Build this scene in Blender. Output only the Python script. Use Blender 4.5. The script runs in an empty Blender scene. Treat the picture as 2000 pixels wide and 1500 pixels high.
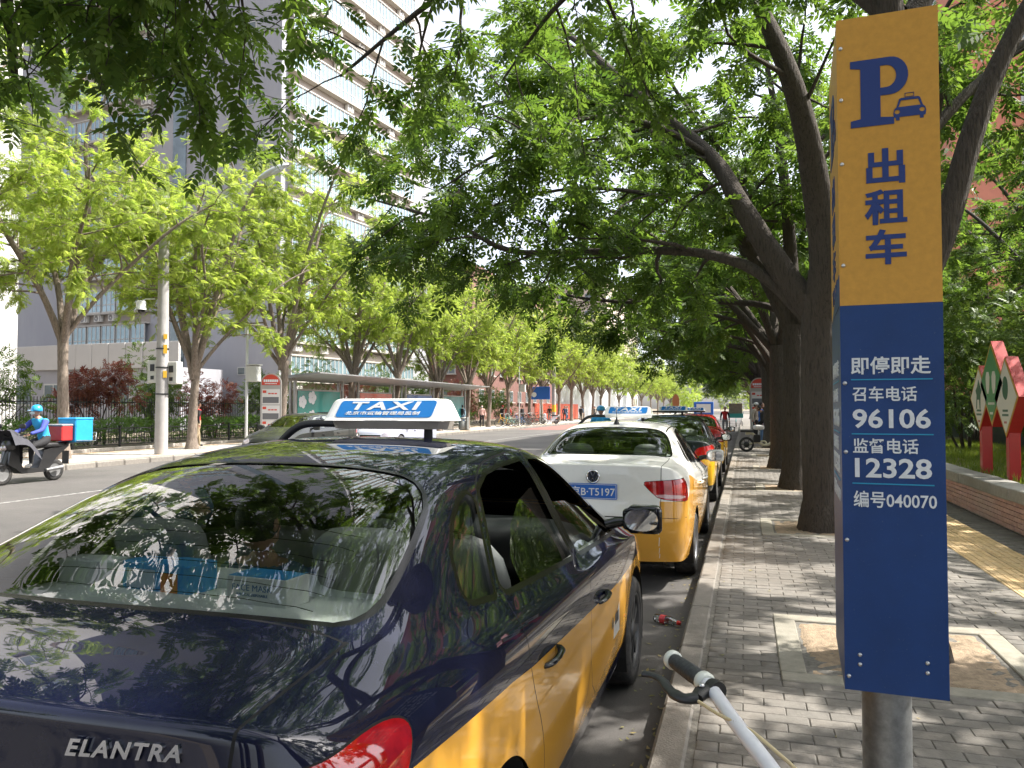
import bpy, bmesh, math, random
import numpy as np
from mathutils import Vector, Matrix, Euler
R = math.radians
SC = bpy.context.scene
COL = SC.collection
# ---------------------------------------------------------------- camera
CAM_H = 1.62
cam_d = bpy.data.cameras.new('camera'); cam = bpy.data.objects.new('camera', cam_d); COL.objects.link(cam)
cam.location = (0, 0, CAM_H); cam.rotation_euler = (R(91.8), 0, R(16.85))
cam_d.sensor_width = 36; cam_d.lens = 27.04; cam_d.clip_start = 0.05; cam_d.clip_end = 3000
SC.camera = cam
# ---------------------------------------------------------------- sky, sun, exposure
SUN_EL, SUN_AZ = R(52), R(22)          # azimuth measured from +X towards +Y
world = bpy.data.worlds.new('World'); SC.world = world; world.use_nodes = True
wn = world.node_tree; wn.nodes.clear()
sky = wn.nodes.new('ShaderNodeTexSky'); sky.sky_type = 'NISHITA'; sky.sun_disc = False
sky.sun_elevation = SUN_EL; sky.sun_rotation = R(90) - SUN_AZ
sky.altitude = 0; sky.air_density = .75; sky.dust_density = 3.2; sky.ozone_density = 1.0
bg = wn.nodes.new('ShaderNodeBackground'); bg.inputs['Strength'].default_value = 0.15
wo = wn.nodes.new('ShaderNodeOutputWorld')
hz = wn.nodes.new('ShaderNodeHueSaturation'); hz.inputs['Saturation'].default_value = .45; hz.inputs['Value'].default_value = 1.1   # hazy spring sky, evenly pale
wn.links.new(sky.outputs[0], hz.inputs['Color']); wn.links.new(hz.outputs[0], bg.inputs[0]); wn.links.new(bg.outputs[0], wo.inputs[0])
sun_d = bpy.data.lights.new('sun', 'SUN'); sun_d.energy = 3.7; sun_d.angle = R(0.53); sun_d.color = (1.0, 0.95, 0.87)
sun = bpy.data.objects.new('sun', sun_d); COL.objects.link(sun)
_sd = Vector((math.cos(SUN_EL)*math.cos(SUN_AZ), math.cos(SUN_EL)*math.sin(SUN_AZ), math.sin(SUN_EL)))
sun.rotation_euler = (-_sd).to_track_quat('-Z', 'Y').to_euler(); sun.location = (30, 10, 60)
SC.view_settings.view_transform = 'Standard'; SC.view_settings.look = 'None'
SC.view_settings.exposure = 1.58; SC.view_settings.gamma = 1.0; SC.view_settings.use_curve_mapping = False
SC.render.engine = 'CYCLES'
cy = SC.cycles
cy.use_denoising = True; cy.max_bounces = 8; cy.transparent_max_bounces = 16; cy.diffuse_bounces = 3
cy.glossy_bounces = 4; cy.transmission_bounces = 4; cy.caustics_reflective = False; cy.caustics_refractive = False
cy.sample_clamp_indirect = 6.0
try: cy.denoiser = 'OPENIMAGEDENOISE'
except Exception: pass

# ================================================================= helpers
def tag(o, label=None, cat=None, group=None, kind=None):
    if label: o['label'] = label
    if cat: o['category'] = cat
    if group: o['group'] = group
    if kind: o['kind'] = kind
    return o
def empty(name, loc=(0,0,0), rz=0.0, label=None, cat=None, group=None, parent=None):
    o = bpy.data.objects.new(name, None); COL.objects.link(o)
    o.empty_display_size = 0.1
    o.location = loc; o.rotation_euler = (0,0,rz)
    if parent is not None: o.parent = parent
    return tag(o, label, cat, group)
def link(name, me, parent=None, loc=None, rot=None):
    o = bpy.data.objects.new(name, me); COL.objects.link(o)
    if parent is not None: o.parent = parent
    if loc is not None: o.location = loc
    if rot is not None: o.rotation_euler = rot
    return o
def copy_tree(o, parent=None):
    c = o.copy(); COL.objects.link(c); c.parent = parent
    for ch in list(o.children): copy_tree(ch, c)
    return c
def fast_mesh(name, V, F, mats=(), mi=None, smooth=False, normals=None):
    """V (n,3) array; F (m,3) or (m,4) int array"""
    V = np.asarray(V, np.float32); F = np.asarray(F, np.int32); k = F.shape[1]
    me = bpy.data.meshes.new(name)
    me.vertices.add(len(V)); me.vertices.foreach_set('co', V.ravel())
    me.loops.add(F.size); me.loops.foreach_set('vertex_index', F.ravel())
    me.polygons.add(len(F)); me.polygons.foreach_set('loop_start', np.arange(0, F.size, k, dtype=np.int32))
    me.polygons.foreach_set('loop_total', np.full(len(F), k, np.int32))
    if mi is not None: me.polygons.foreach_set('material_index', np.asarray(mi, np.int32))
    if smooth: me.polygons.foreach_set('use_smooth', np.ones(len(F), bool))
    for m in mats: me.materials.append(m)
    me.update(calc_edges=True); me.validate()
    if normals is not None and len(me.vertices) == len(V):
        me.normals_split_custom_set_from_vertices([tuple(n) for n in normals])
    return me
def frame(d, up=(0,0,1)):
    d = Vector(d).normalized(); u = Vector(up)
    if abs(d.dot(u)) > 0.97: u = Vector((1,0,0))
    a = d.cross(u).normalized(); b = a.cross(d).normalized()
    return a, b, d
class MB:
    """collects simple shapes into one mesh"""
    def __init__(s): s.v = []; s.f = []; s.m = []; s.sm = []
    def add(s, vs, fs, m=0, smooth=False):
        k = len(s.v); s.v += [tuple(p) for p in vs]
        for f in fs: s.f.append([i+k for i in f]); s.m.append(m); s.sm.append(smooth)
        return s
    def box(s, c, size, m=0, rz=0.0, ch=0.0, M=None):
        hx, hy, hz = size[0]/2, size[1]/2, size[2]/2
        if ch <= 0:
            vs = [(x*hx, y*hy, z*hz) for z in (-1,1) for y in (-1,1) for x in (-1,1)]
            fs = [(0,2,3,1),(4,5,7,6),(0,1,5,4),(2,6,7,3),(0,4,6,2),(1,3,7,5)]
        else:   # chamfered: 24 verts
            vs = []; idx = {}
            for z in (-1,1):
                for y in (-1,1):
                    for x in (-1,1):
                        for ax in range(3):
                            p = [x*(hx-ch), y*(hy-ch), z*(hz-ch)]
                            p[ax] = (x*hx, y*hy, z*hz)[ax]
                            idx[(x,y,z,ax)] = len(vs); vs.append(tuple(p))
            fs = []
            for ax in range(3):
                o1, o2 = [(1,2),(2,0),(0,1)][ax]
                for sg in (-1,1):
                    q = []
                    for a, b in ((-1,-1),(1,-1),(1,1),(-1,1)):
                        k = [0,0,0]; k[ax] = sg; k[o1] = a; k[o2] = b; q.append(idx[(k[0],k[1],k[2],ax)])
                    fs.append(q if sg > 0 else q[::-1])
            for ax in range(3):     # edge chamfers along axis ax
                o1, o2 = [(1,2),(2,0),(0,1)][ax]
                for a in (-1,1):
                    for b in (-1,1):
                        k = [0,0,0]; k[o1] = a; k[o2] = b
                        k[ax] = -1; p0 = tuple(k); k[ax] = 1; p1 = tuple(k)
                        q = [idx[p0+(o1,)], idx[p1+(o1,)], idx[p1+(o2,)], idx[p0+(o2,)]]
                        fs.append(q if a*b > 0 else q[::-1])
            for x in (-1,1):
                for y in (-1,1):
                    for z in (-1,1):
                        t = [idx[(x,y,z,0)], idx[(x,y,z,1)], idx[(x,y,z,2)]]
                        fs.append(t if x*y*z > 0 else t[::-1])
        if M is None: M = Matrix.Translation(c) @ Matrix.Rotation(rz, 4, 'Z')
        return s.add([M @ Vector(p) for p in vs], fs, m)
    def tube(s, pts, rad, n=8, m=0, caps=True, smooth=True, flat=1.0):
        pts = [Vector(p) for p in pts]
        if not hasattr(rad, '__len__'): rad = [rad]*len(pts)
        vs = []; L = len(pts); prev = None
        for i, p in enumerate(pts):
            d = (pts[min(i+1,L-1)] - pts[max(i-1,0)])
            a, b, d = frame(d)
            if prev is not None:
                a = (prev - d*prev.dot(d)).normalized(); b = d.cross(a)*-1
            prev = a
            for k in range(n):
                t = 2*math.pi*k/n
                vs.append(p + (a*math.cos(t) + b*math.sin(t)*flat)*rad[i])
        fs = []
        for i in range(L-1):
            for k in range(n):
                fs.append((i*n+k, i*n+(k+1)%n, (i+1)*n+(k+1)%n, (i+1)*n+k))
        s.add(vs, fs, m, smooth)
        if caps:
            s.add(vs[:n], [list(range(n))[::-1]], m); s.add(vs[-n:], [list(range(n))], m)
        return s
    def cyl(s, p0, p1, r0, r1=None, n=16, m=0, smooth=True):
        return s.tube([p0, p1], [r0, r0 if r1 is None else r1], n, m, True, smooth)
    def lathe(s, prof, n=24, m=0, M=None, smooth=True, ax='Z'):
        """prof: list of (radius, height); axis Z unless M given"""
        M = M or Matrix.Identity(4); vs = []; fs = []
        for r, h in prof:
            for k in range(n):
                t = 2*math.pi*k/n; vs.append(M @ Vector((r*math.cos(t), r*math.sin(t), h)))
        for i in range(len(prof)-1):
            for k in range(n): fs.append((i*n+k, i*n+(k+1)%n, (i+1)*n+(k+1)%n, (i+1)*n+k))
        return s.add(vs, fs, m, smooth)
    def sphere(s, c, r, n=10, m=0, M=None):
        r = r if hasattr(r, '__len__') else (r,r,r); vs = []; fs = []
        for i in range(n//2+1):
            a = math.pi*i/(n//2)
            for k in range(n):
                t = 2*math.pi*k/n
                p = Vector((r[0]*math.sin(a)*math.cos(t), r[1]*math.sin(a)*math.sin(t), r[2]*math.cos(a)))
                if M is not None: p = M @ p
                vs.append(Vector(c)+p)
        for i in range(n//2):
            for k in range(n): fs.append((i*n+k, (i+1)*n+k, (i+1)*n+(k+1)%n, i*n+(k+1)%n))
        return s.add(vs, fs, m, True)
    def prism(s, poly, M, h, m=0, both=True):
        """2D polygon (convex or not) extruded 0..h along local z of M"""
        n = len(poly); vs = [M @ Vector((p[0],p[1],0)) for p in poly] + [M @ Vector((p[0],p[1],h)) for p in poly]
        fs = [list(range(n))[::-1], [i+n for i in range(n)]] + [(i,(i+1)%n,(i+1)%n+n,i+n) for i in range(n)]
        return s.add(vs, fs, m)
    def build(s, name, mats, parent=None, loc=None, rot=None, me_only=False):
        me = bpy.data.meshes.new(name); me.from_pydata(s.v, [], s.f)
        for m in (mats if isinstance(mats, (list,tuple)) else [mats]): me.materials.append(m)
        me.polygons.foreach_set('material_index', s.m); me.polygons.foreach_set('use_smooth', s.sm)
        me.update()
        return me if me_only else link(name, me, parent, loc, rot)

def rrect(w, h, r, k=4):
    out = []
    for cx, cy, a0 in ((w/2-r,h/2-r,0),(-w/2+r,h/2-r,90),(-w/2+r,-h/2+r,180),(w/2-r,-h/2+r,270)):
        out += [(cx+r*math.cos(R(a0+90*i/k)), cy+r*math.sin(R(a0+90*i/k))) for i in range(k+1)]
    return out
def inset(poly, r):
    P = [Vector(p) for p in poly]; n = len(P); A = sum(P[i].x*P[(i+1)%n].y-P[(i+1)%n].x*P[i].y for i in range(n)); s = 1 if A > 0 else -1; out = []
    for i in range(n):
        a, b, c = P[i-1], P[i], P[(i+1)%n]; d1 = (b-a).normalized(); d2 = (c-b).normalized(); n1 = Vector((-d1.y,d1.x))*s; n2 = Vector((-d2.y,d2.x))*s
        m = (n1+n2); m = m/max(m.dot(n1),.25) if m.length > 1e-6 else n1; out.append(tuple(b+m*r))
    return out
def chaikin(poly, it=2, closed=True):
    P = [tuple(p) for p in poly]
    for _ in range(it):
        Q = []
        n = len(P)
        for i in range(n if closed else n-1):
            a, b = P[i], P[(i+1)%n]
            Q.append(tuple(.75*x+.25*y for x,y in zip(a,b))); Q.append(tuple(.25*x+.75*y for x,y in zip(a,b)))
        if not closed: Q = [P[0]] + Q + [P[-1]]
        P = Q
    return P
def catmull(pts, k=6):
    P = [Vector(p) for p in pts]; P = [2*P[0]-P[1]] + P + [2*P[-1]-P[-2]]; out = []
    for i in range(1, len(P)-2):
        for j in range(k):
            t = j/k; a,b,c,d = P[i-1],P[i],P[i+1],P[i+2]
            out.append(.5*((2*b)+(c-a)*t+(2*a-5*b+4*c-d)*t*t+(3*b-a-3*c+d)*t**3))
    out.append(P[-2]); return out

# ---- lettering: text turned into mesh, lying in the XY plane of matrix M
def text_me(name, s, size, mat, bold=0.0, ext=0.0008, fit=None, shear=0.0, spacing=1.0, align='LEFT'):
    cu = bpy.data.curves.new(name, 'FONT'); cu.body = s; cu.size = size; cu.offset = bold*size; cu.extrude = ext
    cu.shear = shear; cu.space_character = spacing; cu.resolution_u = 3
    o = bpy.data.objects.new(name, cu); COL.objects.link(o)
    bpy.context.view_layer.update()
    me = bpy.data.meshes.new_from_object(o.evaluated_get(bpy.context.evaluated_depsgraph_get()))
    bpy.data.objects.remove(o); bpy.data.curves.remove(cu)
    n = len(me.vertices); co = np.zeros(n*3, np.float32); me.vertices.foreach_get('co', co); co = co.reshape(-1,3)
    lo, hi = co[:,:2].min(0), co[:,:2].max(0)
    co[:,:2] -= lo
    if fit:            # (width, height): the lettering is fitted to that box
        w, h = hi-lo
        if fit[0]: co[:,0] *= fit[0]/w
        if fit[1]: co[:,1] *= fit[1]/h
    me.vertices.foreach_set('co', co.ravel()); me.materials.clear(); me.materials.append(mat); me.update(); me.name = name
    return me

# ================================================================= materials
MATS = {}
def mat(name, col=(.5,.5,.5), rough=.6, metal=0.0, var=0.0, vscale=5.0, bump=0.0, bscale=60.0, coat=0.0, spec=.5, emit=None, trans=0.0, dirt=None, dscale=2.0, flake=False, stretch=None, dlo=.45, dhi=.62):
    """principled material with noise colour variation, optional dirt tint and fine relief"""
    if name in MATS: return MATS[name]
    m = bpy.data.materials.new(name); m.use_nodes = True; nt = m.node_tree; b = nt.nodes['Principled BSDF']
    L = nt.links.new; N = nt.nodes.new
    b.inputs['Roughness'].default_value = rough; b.inputs['Metallic'].default_value = metal
    b.inputs['Specular IOR Level'].default_value = spec
    b.inputs['Coat Weight'].default_value = coat; b.inputs['Coat Roughness'].default_value = .03
    tc = N('ShaderNodeTexCoord'); src = tc.outputs['Object']
    if stretch:
        mp = N('ShaderNodeMapping'); mp.inputs['Scale'].default_value = stretch; L(src, mp.inputs[0]); src = mp.outputs[0]
    c = (*col, 1)
    if var or dirt:
        nz = N('ShaderNodeTexNoise'); nz.inputs['Scale'].default_value = vscale; nz.inputs['Detail'].default_value = 6; nz.inputs['Roughness'].default_value = .65
        L(src, nz.inputs['Vector'])
        mx = N('ShaderNodeMix'); mx.data_type = 'RGBA'
        mx.inputs[6].default_value = tuple(max(0,x*(1-var)) for x in col)+(1,)
        mx.inputs[7].default_value = tuple(min(1,x*(1+var)) for x in col)+(1,)
        rp = N('ShaderNodeMapRange'); rp.inputs[1].default_value = .3; rp.inputs[2].default_value = .7
        L(nz.outputs[0], rp.inputs[0]); L(rp.outputs[0], mx.inputs[0]); out = mx.outputs[2]
        if dirt:
            n2 = N('ShaderNodeTexNoise'); n2.inputs['Scale'].default_value = dscale; n2.inputs['Detail'].default_value = 8; n2.inputs['Roughness'].default_value = .7
            L(src, n2.inputs['Vector'])
            r2 = N('ShaderNodeMapRange'); r2.inputs[1].default_value = dlo; r2.inputs[2].default_value = dhi; L(n2.outputs[0], r2.inputs[0])
            m2 = N('ShaderNodeMix'); m2.data_type = 'RGBA'; m2.inputs[7].default_value = (*dirt,1); L(r2.outputs[0], m2.inputs[0]); L(out, m2.inputs[6]); out = m2.outputs[2]
        L(out, b.inputs['Base Color'])
    else: b.inputs['Base Color'].default_value = c
    if bump:
        n3 = N('ShaderNodeTexNoise'); n3.inputs['Scale'].default_value = bscale; n3.inputs['Detail'].default_value = 5; L(src, n3.inputs['Vector'])
        bp = N('ShaderNodeBump'); bp.inputs['Strength'].default_value = bump; bp.inputs['Distance'].default_value = .01
        L(n3.outputs[0], bp.inputs['Height']); L(bp.outputs[0], b.inputs['Normal'])
    if emit: b.inputs['Emission Color'].default_value = (*emit[0],1); b.inputs['Emission Strength'].default_value = emit[1]
    MATS[name] = m; return m
def glass_mat(name, tint=(.8,.85,.82), gloss=1.0, ior=1.5, rough=0.0, mult=1.5):
    """thin pane: see-through with fresnel reflection"""
    if name in MATS: return MATS[name]
    m = bpy.data.materials.new(name); m.use_nodes = True; nt = m.node_tree; nt.nodes.clear(); N = nt.nodes.new; L = nt.links.new
    t = N('ShaderNodeBsdfTransparent'); t.inputs[0].default_value = (*tint,1)
    g = N('ShaderNodeBsdfGlossy'); g.inputs['Roughness'].default_value = rough; g.inputs[0].default_value = (gloss,gloss,gloss,1)
    fr = N('ShaderNodeFresnel'); fr.inputs[0].default_value = ior
    mr = N('ShaderNodeMath'); mr.operation = 'MULTIPLY'; mr.inputs[1].default_value = mult; mr.use_clamp = True; L(fr.outputs[0], mr.inputs[0])
    mx = N('ShaderNodeMixShader'); L(mr.outputs[0], mx.inputs[0]); L(t.outputs[0], mx.inputs[1]); L(g.outputs[0], mx.inputs[2])
    o = N('ShaderNodeOutputMaterial'); L(mx.outputs[0], o.inputs[0])
    MATS[name] = m; return m
def leaf_mat(name, c1, c2, trans=.45, hue=.488):
    """leaf: diffuse plus translucent, colour varies per leaf (attribute tint)"""
    if name in MATS: return MATS[name]
    m = bpy.data.materials.new(name); m.use_nodes = True; nt = m.node_tree; nt.nodes.clear(); N = nt.nodes.new; L = nt.links.new
    at = N('ShaderNodeAttribute'); at.attribute_name = 'tint'
    mx = N('ShaderNodeMix'); mx.data_type = 'RGBA'; mx.inputs[6].default_value = (*c1,1); mx.inputs[7].default_value = (*c2,1)
    L(at.outputs['Fac'], mx.inputs[0])
    d = N('ShaderNodeBsdfPrincipled'); d.inputs['Roughness'].default_value = .5; d.inputs['Specular IOR Level'].default_value = .35; L(mx.outputs[2], d.inputs['Base Color'])
    hs = N('ShaderNodeHueSaturation'); hs.inputs['Hue'].default_value = hue; hs.inputs['Saturation'].default_value = 1.1; hs.inputs['Value'].default_value = 1.7; L(mx.outputs[2], hs.inputs['Color'])
    t = N('ShaderNodeBsdfTranslucent'); L(hs.outputs[0], t.inputs[0])
    ms = N('ShaderNodeMixShader'); ms.inputs[0].default_value = trans; L(d.outputs[0], ms.inputs[1]); L(t.outputs[0], ms.inputs[2])
    o = N('ShaderNodeOutputMaterial'); L(ms.outputs[0], o.inputs[0])
    MATS[name] = m; return m
# ================================================================= ground, road, pavements
rng = np.random.default_rng(7); random.seed(7)
def cam_px(p):
    """where a world point falls in the 2000x1500 view (used only to pick which pieces are largest)"""
    c, s = math.cos(R(16.85)), math.sin(R(16.85))
    X = p[0]*c + p[1]*s; D = -p[0]*s + p[1]*c
    if D < .2: return None
    return 1000+1502*X/D, 797-1502*(p[2]-CAM_H)/D, D
def piece_mat(name, cols, rough=.85, var=.25, bump=.5, bscale=90, stain=None, nscale=14):
    """stone / brick pieces: tone differs from piece to piece"""
    m = bpy.data.materials.new(name); m.use_nodes = True; nt = m.node_tree; b = nt.nodes['Principled BSDF']; N = nt.nodes.new; L = nt.links.new
    oi = N('ShaderNodeObjectInfo'); ge = N('ShaderNodeNewGeometry')
    ad = N('ShaderNodeMath'); ad.operation = 'ADD'; L(oi.outputs['Random'], ad.inputs[0]); L(ge.outputs['Random Per Island'], ad.inputs[1])
    fr = N('ShaderNodeMath'); fr.operation = 'FRACT'; L(ad.outputs[0], fr.inputs[0])
    cr = N('ShaderNodeValToRGB'); cr.color_ramp.elements[0].color = (*cols[0],1); cr.color_ramp.elements[1].color = (*cols[-1],1)
    for i, c in enumerate(cols[1:-1]):
        e = cr.color_ramp.elements.new((i+1)/(len(cols)-1)); e.color = (*c,1)
    L(fr.outputs[0], cr.inputs[0])
    gp = N('ShaderNodeNewGeometry'); nz = N('ShaderNodeTexNoise'); nz.inputs['Scale'].default_value = nscale; nz.inputs['Detail'].default_value = 8; nz.inputs['Roughness'].default_value = .7
    L(gp.outputs['Position'], nz.inputs['Vector'])
    mr = N('ShaderNodeMapRange'); mr.inputs[1].default_value = .25; mr.inputs[2].default_value = .75; mr.inputs[3].default_value = 1-var; mr.inputs[4].default_value = 1+var; L(nz.outputs[0], mr.inputs[0])
    vm = N('ShaderNodeVectorMath'); vm.operation = 'SCALE'; L(cr.outputs[0], vm.inputs[0]); L(mr.outputs[0], vm.inputs['Scale'])
    out = vm.outputs[0]
    if stain:
        n2 = N('ShaderNodeTexNoise'); n2.inputs['Scale'].default_value = 1.1; n2.inputs['Detail'].default_value = 7; L(gp.outputs['Position'], n2.inputs['Vector'])
        r2 = N('ShaderNodeMapRange'); r2.inputs[1].default_value = .48; r2.inputs[2].default_value = .72; r2.inputs[4].default_value = .6; L(n2.outputs[0], r2.inputs[0])
        mx = N('ShaderNodeMix'); mx.data_type = 'RGBA'; mx.inputs[7].default_value = (*stain,1); L(r2.outputs[0], mx.inputs[0]); L(out, mx.inputs[6]); out = mx.outputs[2]
    L(out, b.inputs['Base Color']); b.inputs['Roughness'].default_value = rough; b.inputs['Specular IOR Level'].default_value = .3
    n3 = N('ShaderNodeTexNoise'); n3.inputs['Scale'].default_value = bscale; n3.inputs['Detail'].default_value = 6; L(gp.outputs['Position'], n3.inputs['Vector'])
    bp = N('ShaderNodeBump'); bp.inputs['Strength'].default_value = bump; bp.inputs['Distance'].default_value = .006; L(n3.outputs[0], bp.inputs['Height']); L(bp.outputs[0], b.inputs['Normal'])
    MATS[name] = m; return m
M_earth = mat('earth', (.17,.14,.1), .95, var=.35, vscale=.8, bump=.6, bscale=20)
M_asph = mat('asphalt', (.082,.077,.073), .85, var=.22, vscale=90, bump=.8, bscale=260, dirt=(.13,.12,.112), dscale=.35, dlo=.4, dhi=.7)
M_line = mat('road_paint', (.36,.35,.335), .7, var=.25, vscale=30, dirt=(.10,.097,.093), dscale=9, dlo=.42, dhi=.6)
M_redlane = mat('red_road_surface', (.23,.10,.085), .85, var=.25, vscale=12, dirt=(.12,.1,.095), dscale=3, dlo=.5, dhi=.75)
M_sand = mat('joint_sand', (.155,.145,.128), .95, var=.4, vscale=40, bump=.5, bscale=200)
M_soil = mat('pit_soil', (.31,.235,.16), .95, var=.32, vscale=18, bump=1.0, bscale=90, dirt=(.22,.165,.11), dscale=34, dlo=.5, dhi=.75)
M_pav = piece_mat('grey_paver', [(.145,.136,.123),(.168,.157,.141),(.186,.172,.154),(.172,.158,.14)], stain=(.115,.104,.09))
M_kerb = piece_mat('kerb_stone', [(.19,.175,.155),(.23,.21,.185),(.18,.168,.152)], bump=.8, stain=(.15,.135,.115))
M_slab = piece_mat('pit_border_slab', [(.27,.25,.205),(.30,.28,.23),(.26,.245,.205)], bump=.5, stain=(.2,.18,.145))
M_tact = piece_mat('yellow_tile', [(.55,.39,.2),(.6,.43,.225),(.5,.37,.205)], bump=.4, stain=(.4,.31,.2))
M_brick = piece_mat('pale_red_brick', [(.54,.33,.29),(.60,.39,.345),(.50,.31,.275),(.56,.37,.33)], bump=.6, stain=(.5,.4,.36))
M_cap = piece_mat('coping_stone', [(.3,.29,.265),(.35,.335,.31)], bump=.6, stain=(.22,.21,.185))
M_lpav = piece_mat('pale_slab', [(.36,.34,.32),(.4,.38,.36),(.33,.32,.3)], bump=.3)
M_tan = piece_mat('tan_slab', [(.5,.36,.24),(.55,.4,.27)], bump=.3)
M_hedge_edge = piece_mat('planter_edge_stone', [(.4,.37,.34),(.45,.42,.38)], bump=.4)

g = MB(); g.add([(-900,-300,-.03),(900,-300,-.03),(900,1600,-.03),(-900,1600,-.03)], [(0,1,2,3)])
tag(g.build('ground', M_earth), kind='structure')
KX, LKX = -.40, -17.0         # the two kerb lines
g = MB(); g.add([(LKX,-60,0),(KX,-60,0),(KX,420,0),(LKX,420,0)], [(0,1,2,3)])
tag(g.build('road', M_asph), kind='structure')
g = MB()
for y in np.arange(-20, 140, 6.0): g.add([(-12.2,y,.004),(-12.09,y,.004),(-12.09,y+6,.004),(-12.2,y+6,.004)], [(0,1,2,3)])
for y in np.arange(-20, 200, 8.0): g.add([(-4.6,y,.004),(-4.47,y,.004),(-4.47,y+4,.004),(-4.6,y+4,.004)], [(0,1,2,3)])
tag(g.build('road_marking', M_line), kind='structure')
g = MB(); g.add([(-16.6,56,.004),(-13.2,56,.004),(-13.2,84,.004),(-16.6,84,.004)], [(0,1,2,3)])
tag(g.build('red_road_patch', M_redlane), kind='structure')
# right pavement: base, kerb stones, pavers, tactile strip, pits
PZ = .15
g = MB(); g.box((1.33,170,.0675), (3.45-.01,460,.151)); right_walk = tag(g.build('right_pavement', M_sand), kind='structure')
def chunk(name, me_or_mb, m, parent): return me_or_mb.build(name, m, parent)
kerb_len = .99
kmb = MB(); kmb.box((0,0,0), (.15,kerb_len-.012,.2), ch=.016); kerb_me = kmb.build('kerb_stone', M_kerb, me_only=True)
for i, y in enumerate(np.arange(-3.5, 62, kerb_len)):
    o = link('kerb_stone', kerb_me, right_walk, (KX+.075+rng.normal(0,.002), y, .054+rng.normal(0,.0015)), (0, rng.normal(0,.006), rng.normal(0,.0025)))
g = MB(); g.box((KX+.075,181,.054), (.15,238,.2)); g.build('kerb', M_kerb, right_walk)['kind'] = 'stuff'
PITS = [.15+5.0*k for k in range(0, 12)]; PX = .875; PH = .70
def in_pit(x, y, hw=.1, hh=.05):
    return any(abs(y-py) < PH+hh-.006 and abs(x-PX) < PH+hw-.006 for py in PITS)
pv = MB(); pv.box((0,0,0), (.197,.097,.05), ch=.004); pav_me = pv.build('paver', M_pav, me_only=True)
cand = []; halves = []; edgers = []
for iy, y in enumerate(np.arange(-1.0, 34, .1)):
    off = .1 if iy % 2 else 0
    for x in list(np.arange(-.125+off, 1.96, .2)) + list(np.arange(2.755+off*.99, 3.0, .2)):
        if in_pit(x, y): continue
        px = cam_px((x,y,PZ)); cand.append((x, y, px))
    if off and any(abs(y-py) < PH for py in PITS): halves += [(.125, y, PZ-.025), (1.625, y, PZ-.025)]
    for x in ([-.175] if off else [2.025-.05]): halves.append((x, y, PZ-.025))
    if 0 < y: edgers.append((-.237, y, PZ-.025)) if iy % 5 == 0 else None
vis = sorted([c for c in cand if c[2] and 0 < c[2][0] < 2000 and c[2][1] < 1505 and not (1650 < c[2][0] < 1850 and c[2][1] < 1340)], key=lambda c: c[2][2])[:298]
vset = {(c[0],c[1]) for c in vis}
for c in vis:
    link('paver', pav_me, right_walk, (c[0]+rng.normal(0,.0012), c[1]+rng.normal(0,.0012), PZ-.025+rng.normal(0,.0012)), (rng.normal(0,.006), rng.normal(0,.004), rng.normal(0,.006)))
def many_boxes(items, size, jit=.0012):
    """numpy batch of small blocks with open bottoms: items (n,3) centres"""
    P = np.asarray(items, float); n = len(P); hx, hy, hz = size[0]/2, size[1]/2, size[2]/2; c = min(hx,hy)*.1
    base = np.array([(-hx,-hy,-hz),(hx,-hy,-hz),(hx,hy,-hz),(-hx,hy,-hz),(-hx,-hy,hz-c),(hx,-hy,hz-c),(hx,hy,hz-c),(-hx,hy,hz-c),(-hx+c,-hy+c,hz),(hx-c,-hy+c,hz),(hx-c,hy-c,hz),(-hx+c,hy-c,hz)])
    q = np.array([(8,9,10,11),(4,5,9,8),(5,6,10,9),(6,7,11,10),(7,4,8,11),(0,1,5,4),(1,2,6,5),(2,3,7,6),(3,0,4,7)])
    V = (P[:,None,:] + rng.normal(0,jit,(n,1,3)) + base[None]).reshape(-1,3)
    F = (q[None] + (np.arange(n)*12)[:,None,None]).reshape(-1,4)
    return V, F
rest = [(c[0],c[1],PZ-.025) for c in cand if (c[0],c[1]) not in vset and c[1] > 1]
V, F = many_boxes(rest, (.197,.097,.05))
tag(link('paver_field', fast_mesh('paver_field', V, F, [M_pav]), right_walk), kind='stuff')
V, F = many_boxes([h for h in halves if h[1] > 1], (.093,.093,.05)); tag(link('half_paver_field', fast_mesh('half_paver_field', V, F, [M_pav]), right_walk), kind='stuff')
g = MB(); g.box((.9,130,.075), (2.1,192,.15)); tag(g.build('far_pavement_slabs', M_pav, right_walk), kind='stuff')
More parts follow.
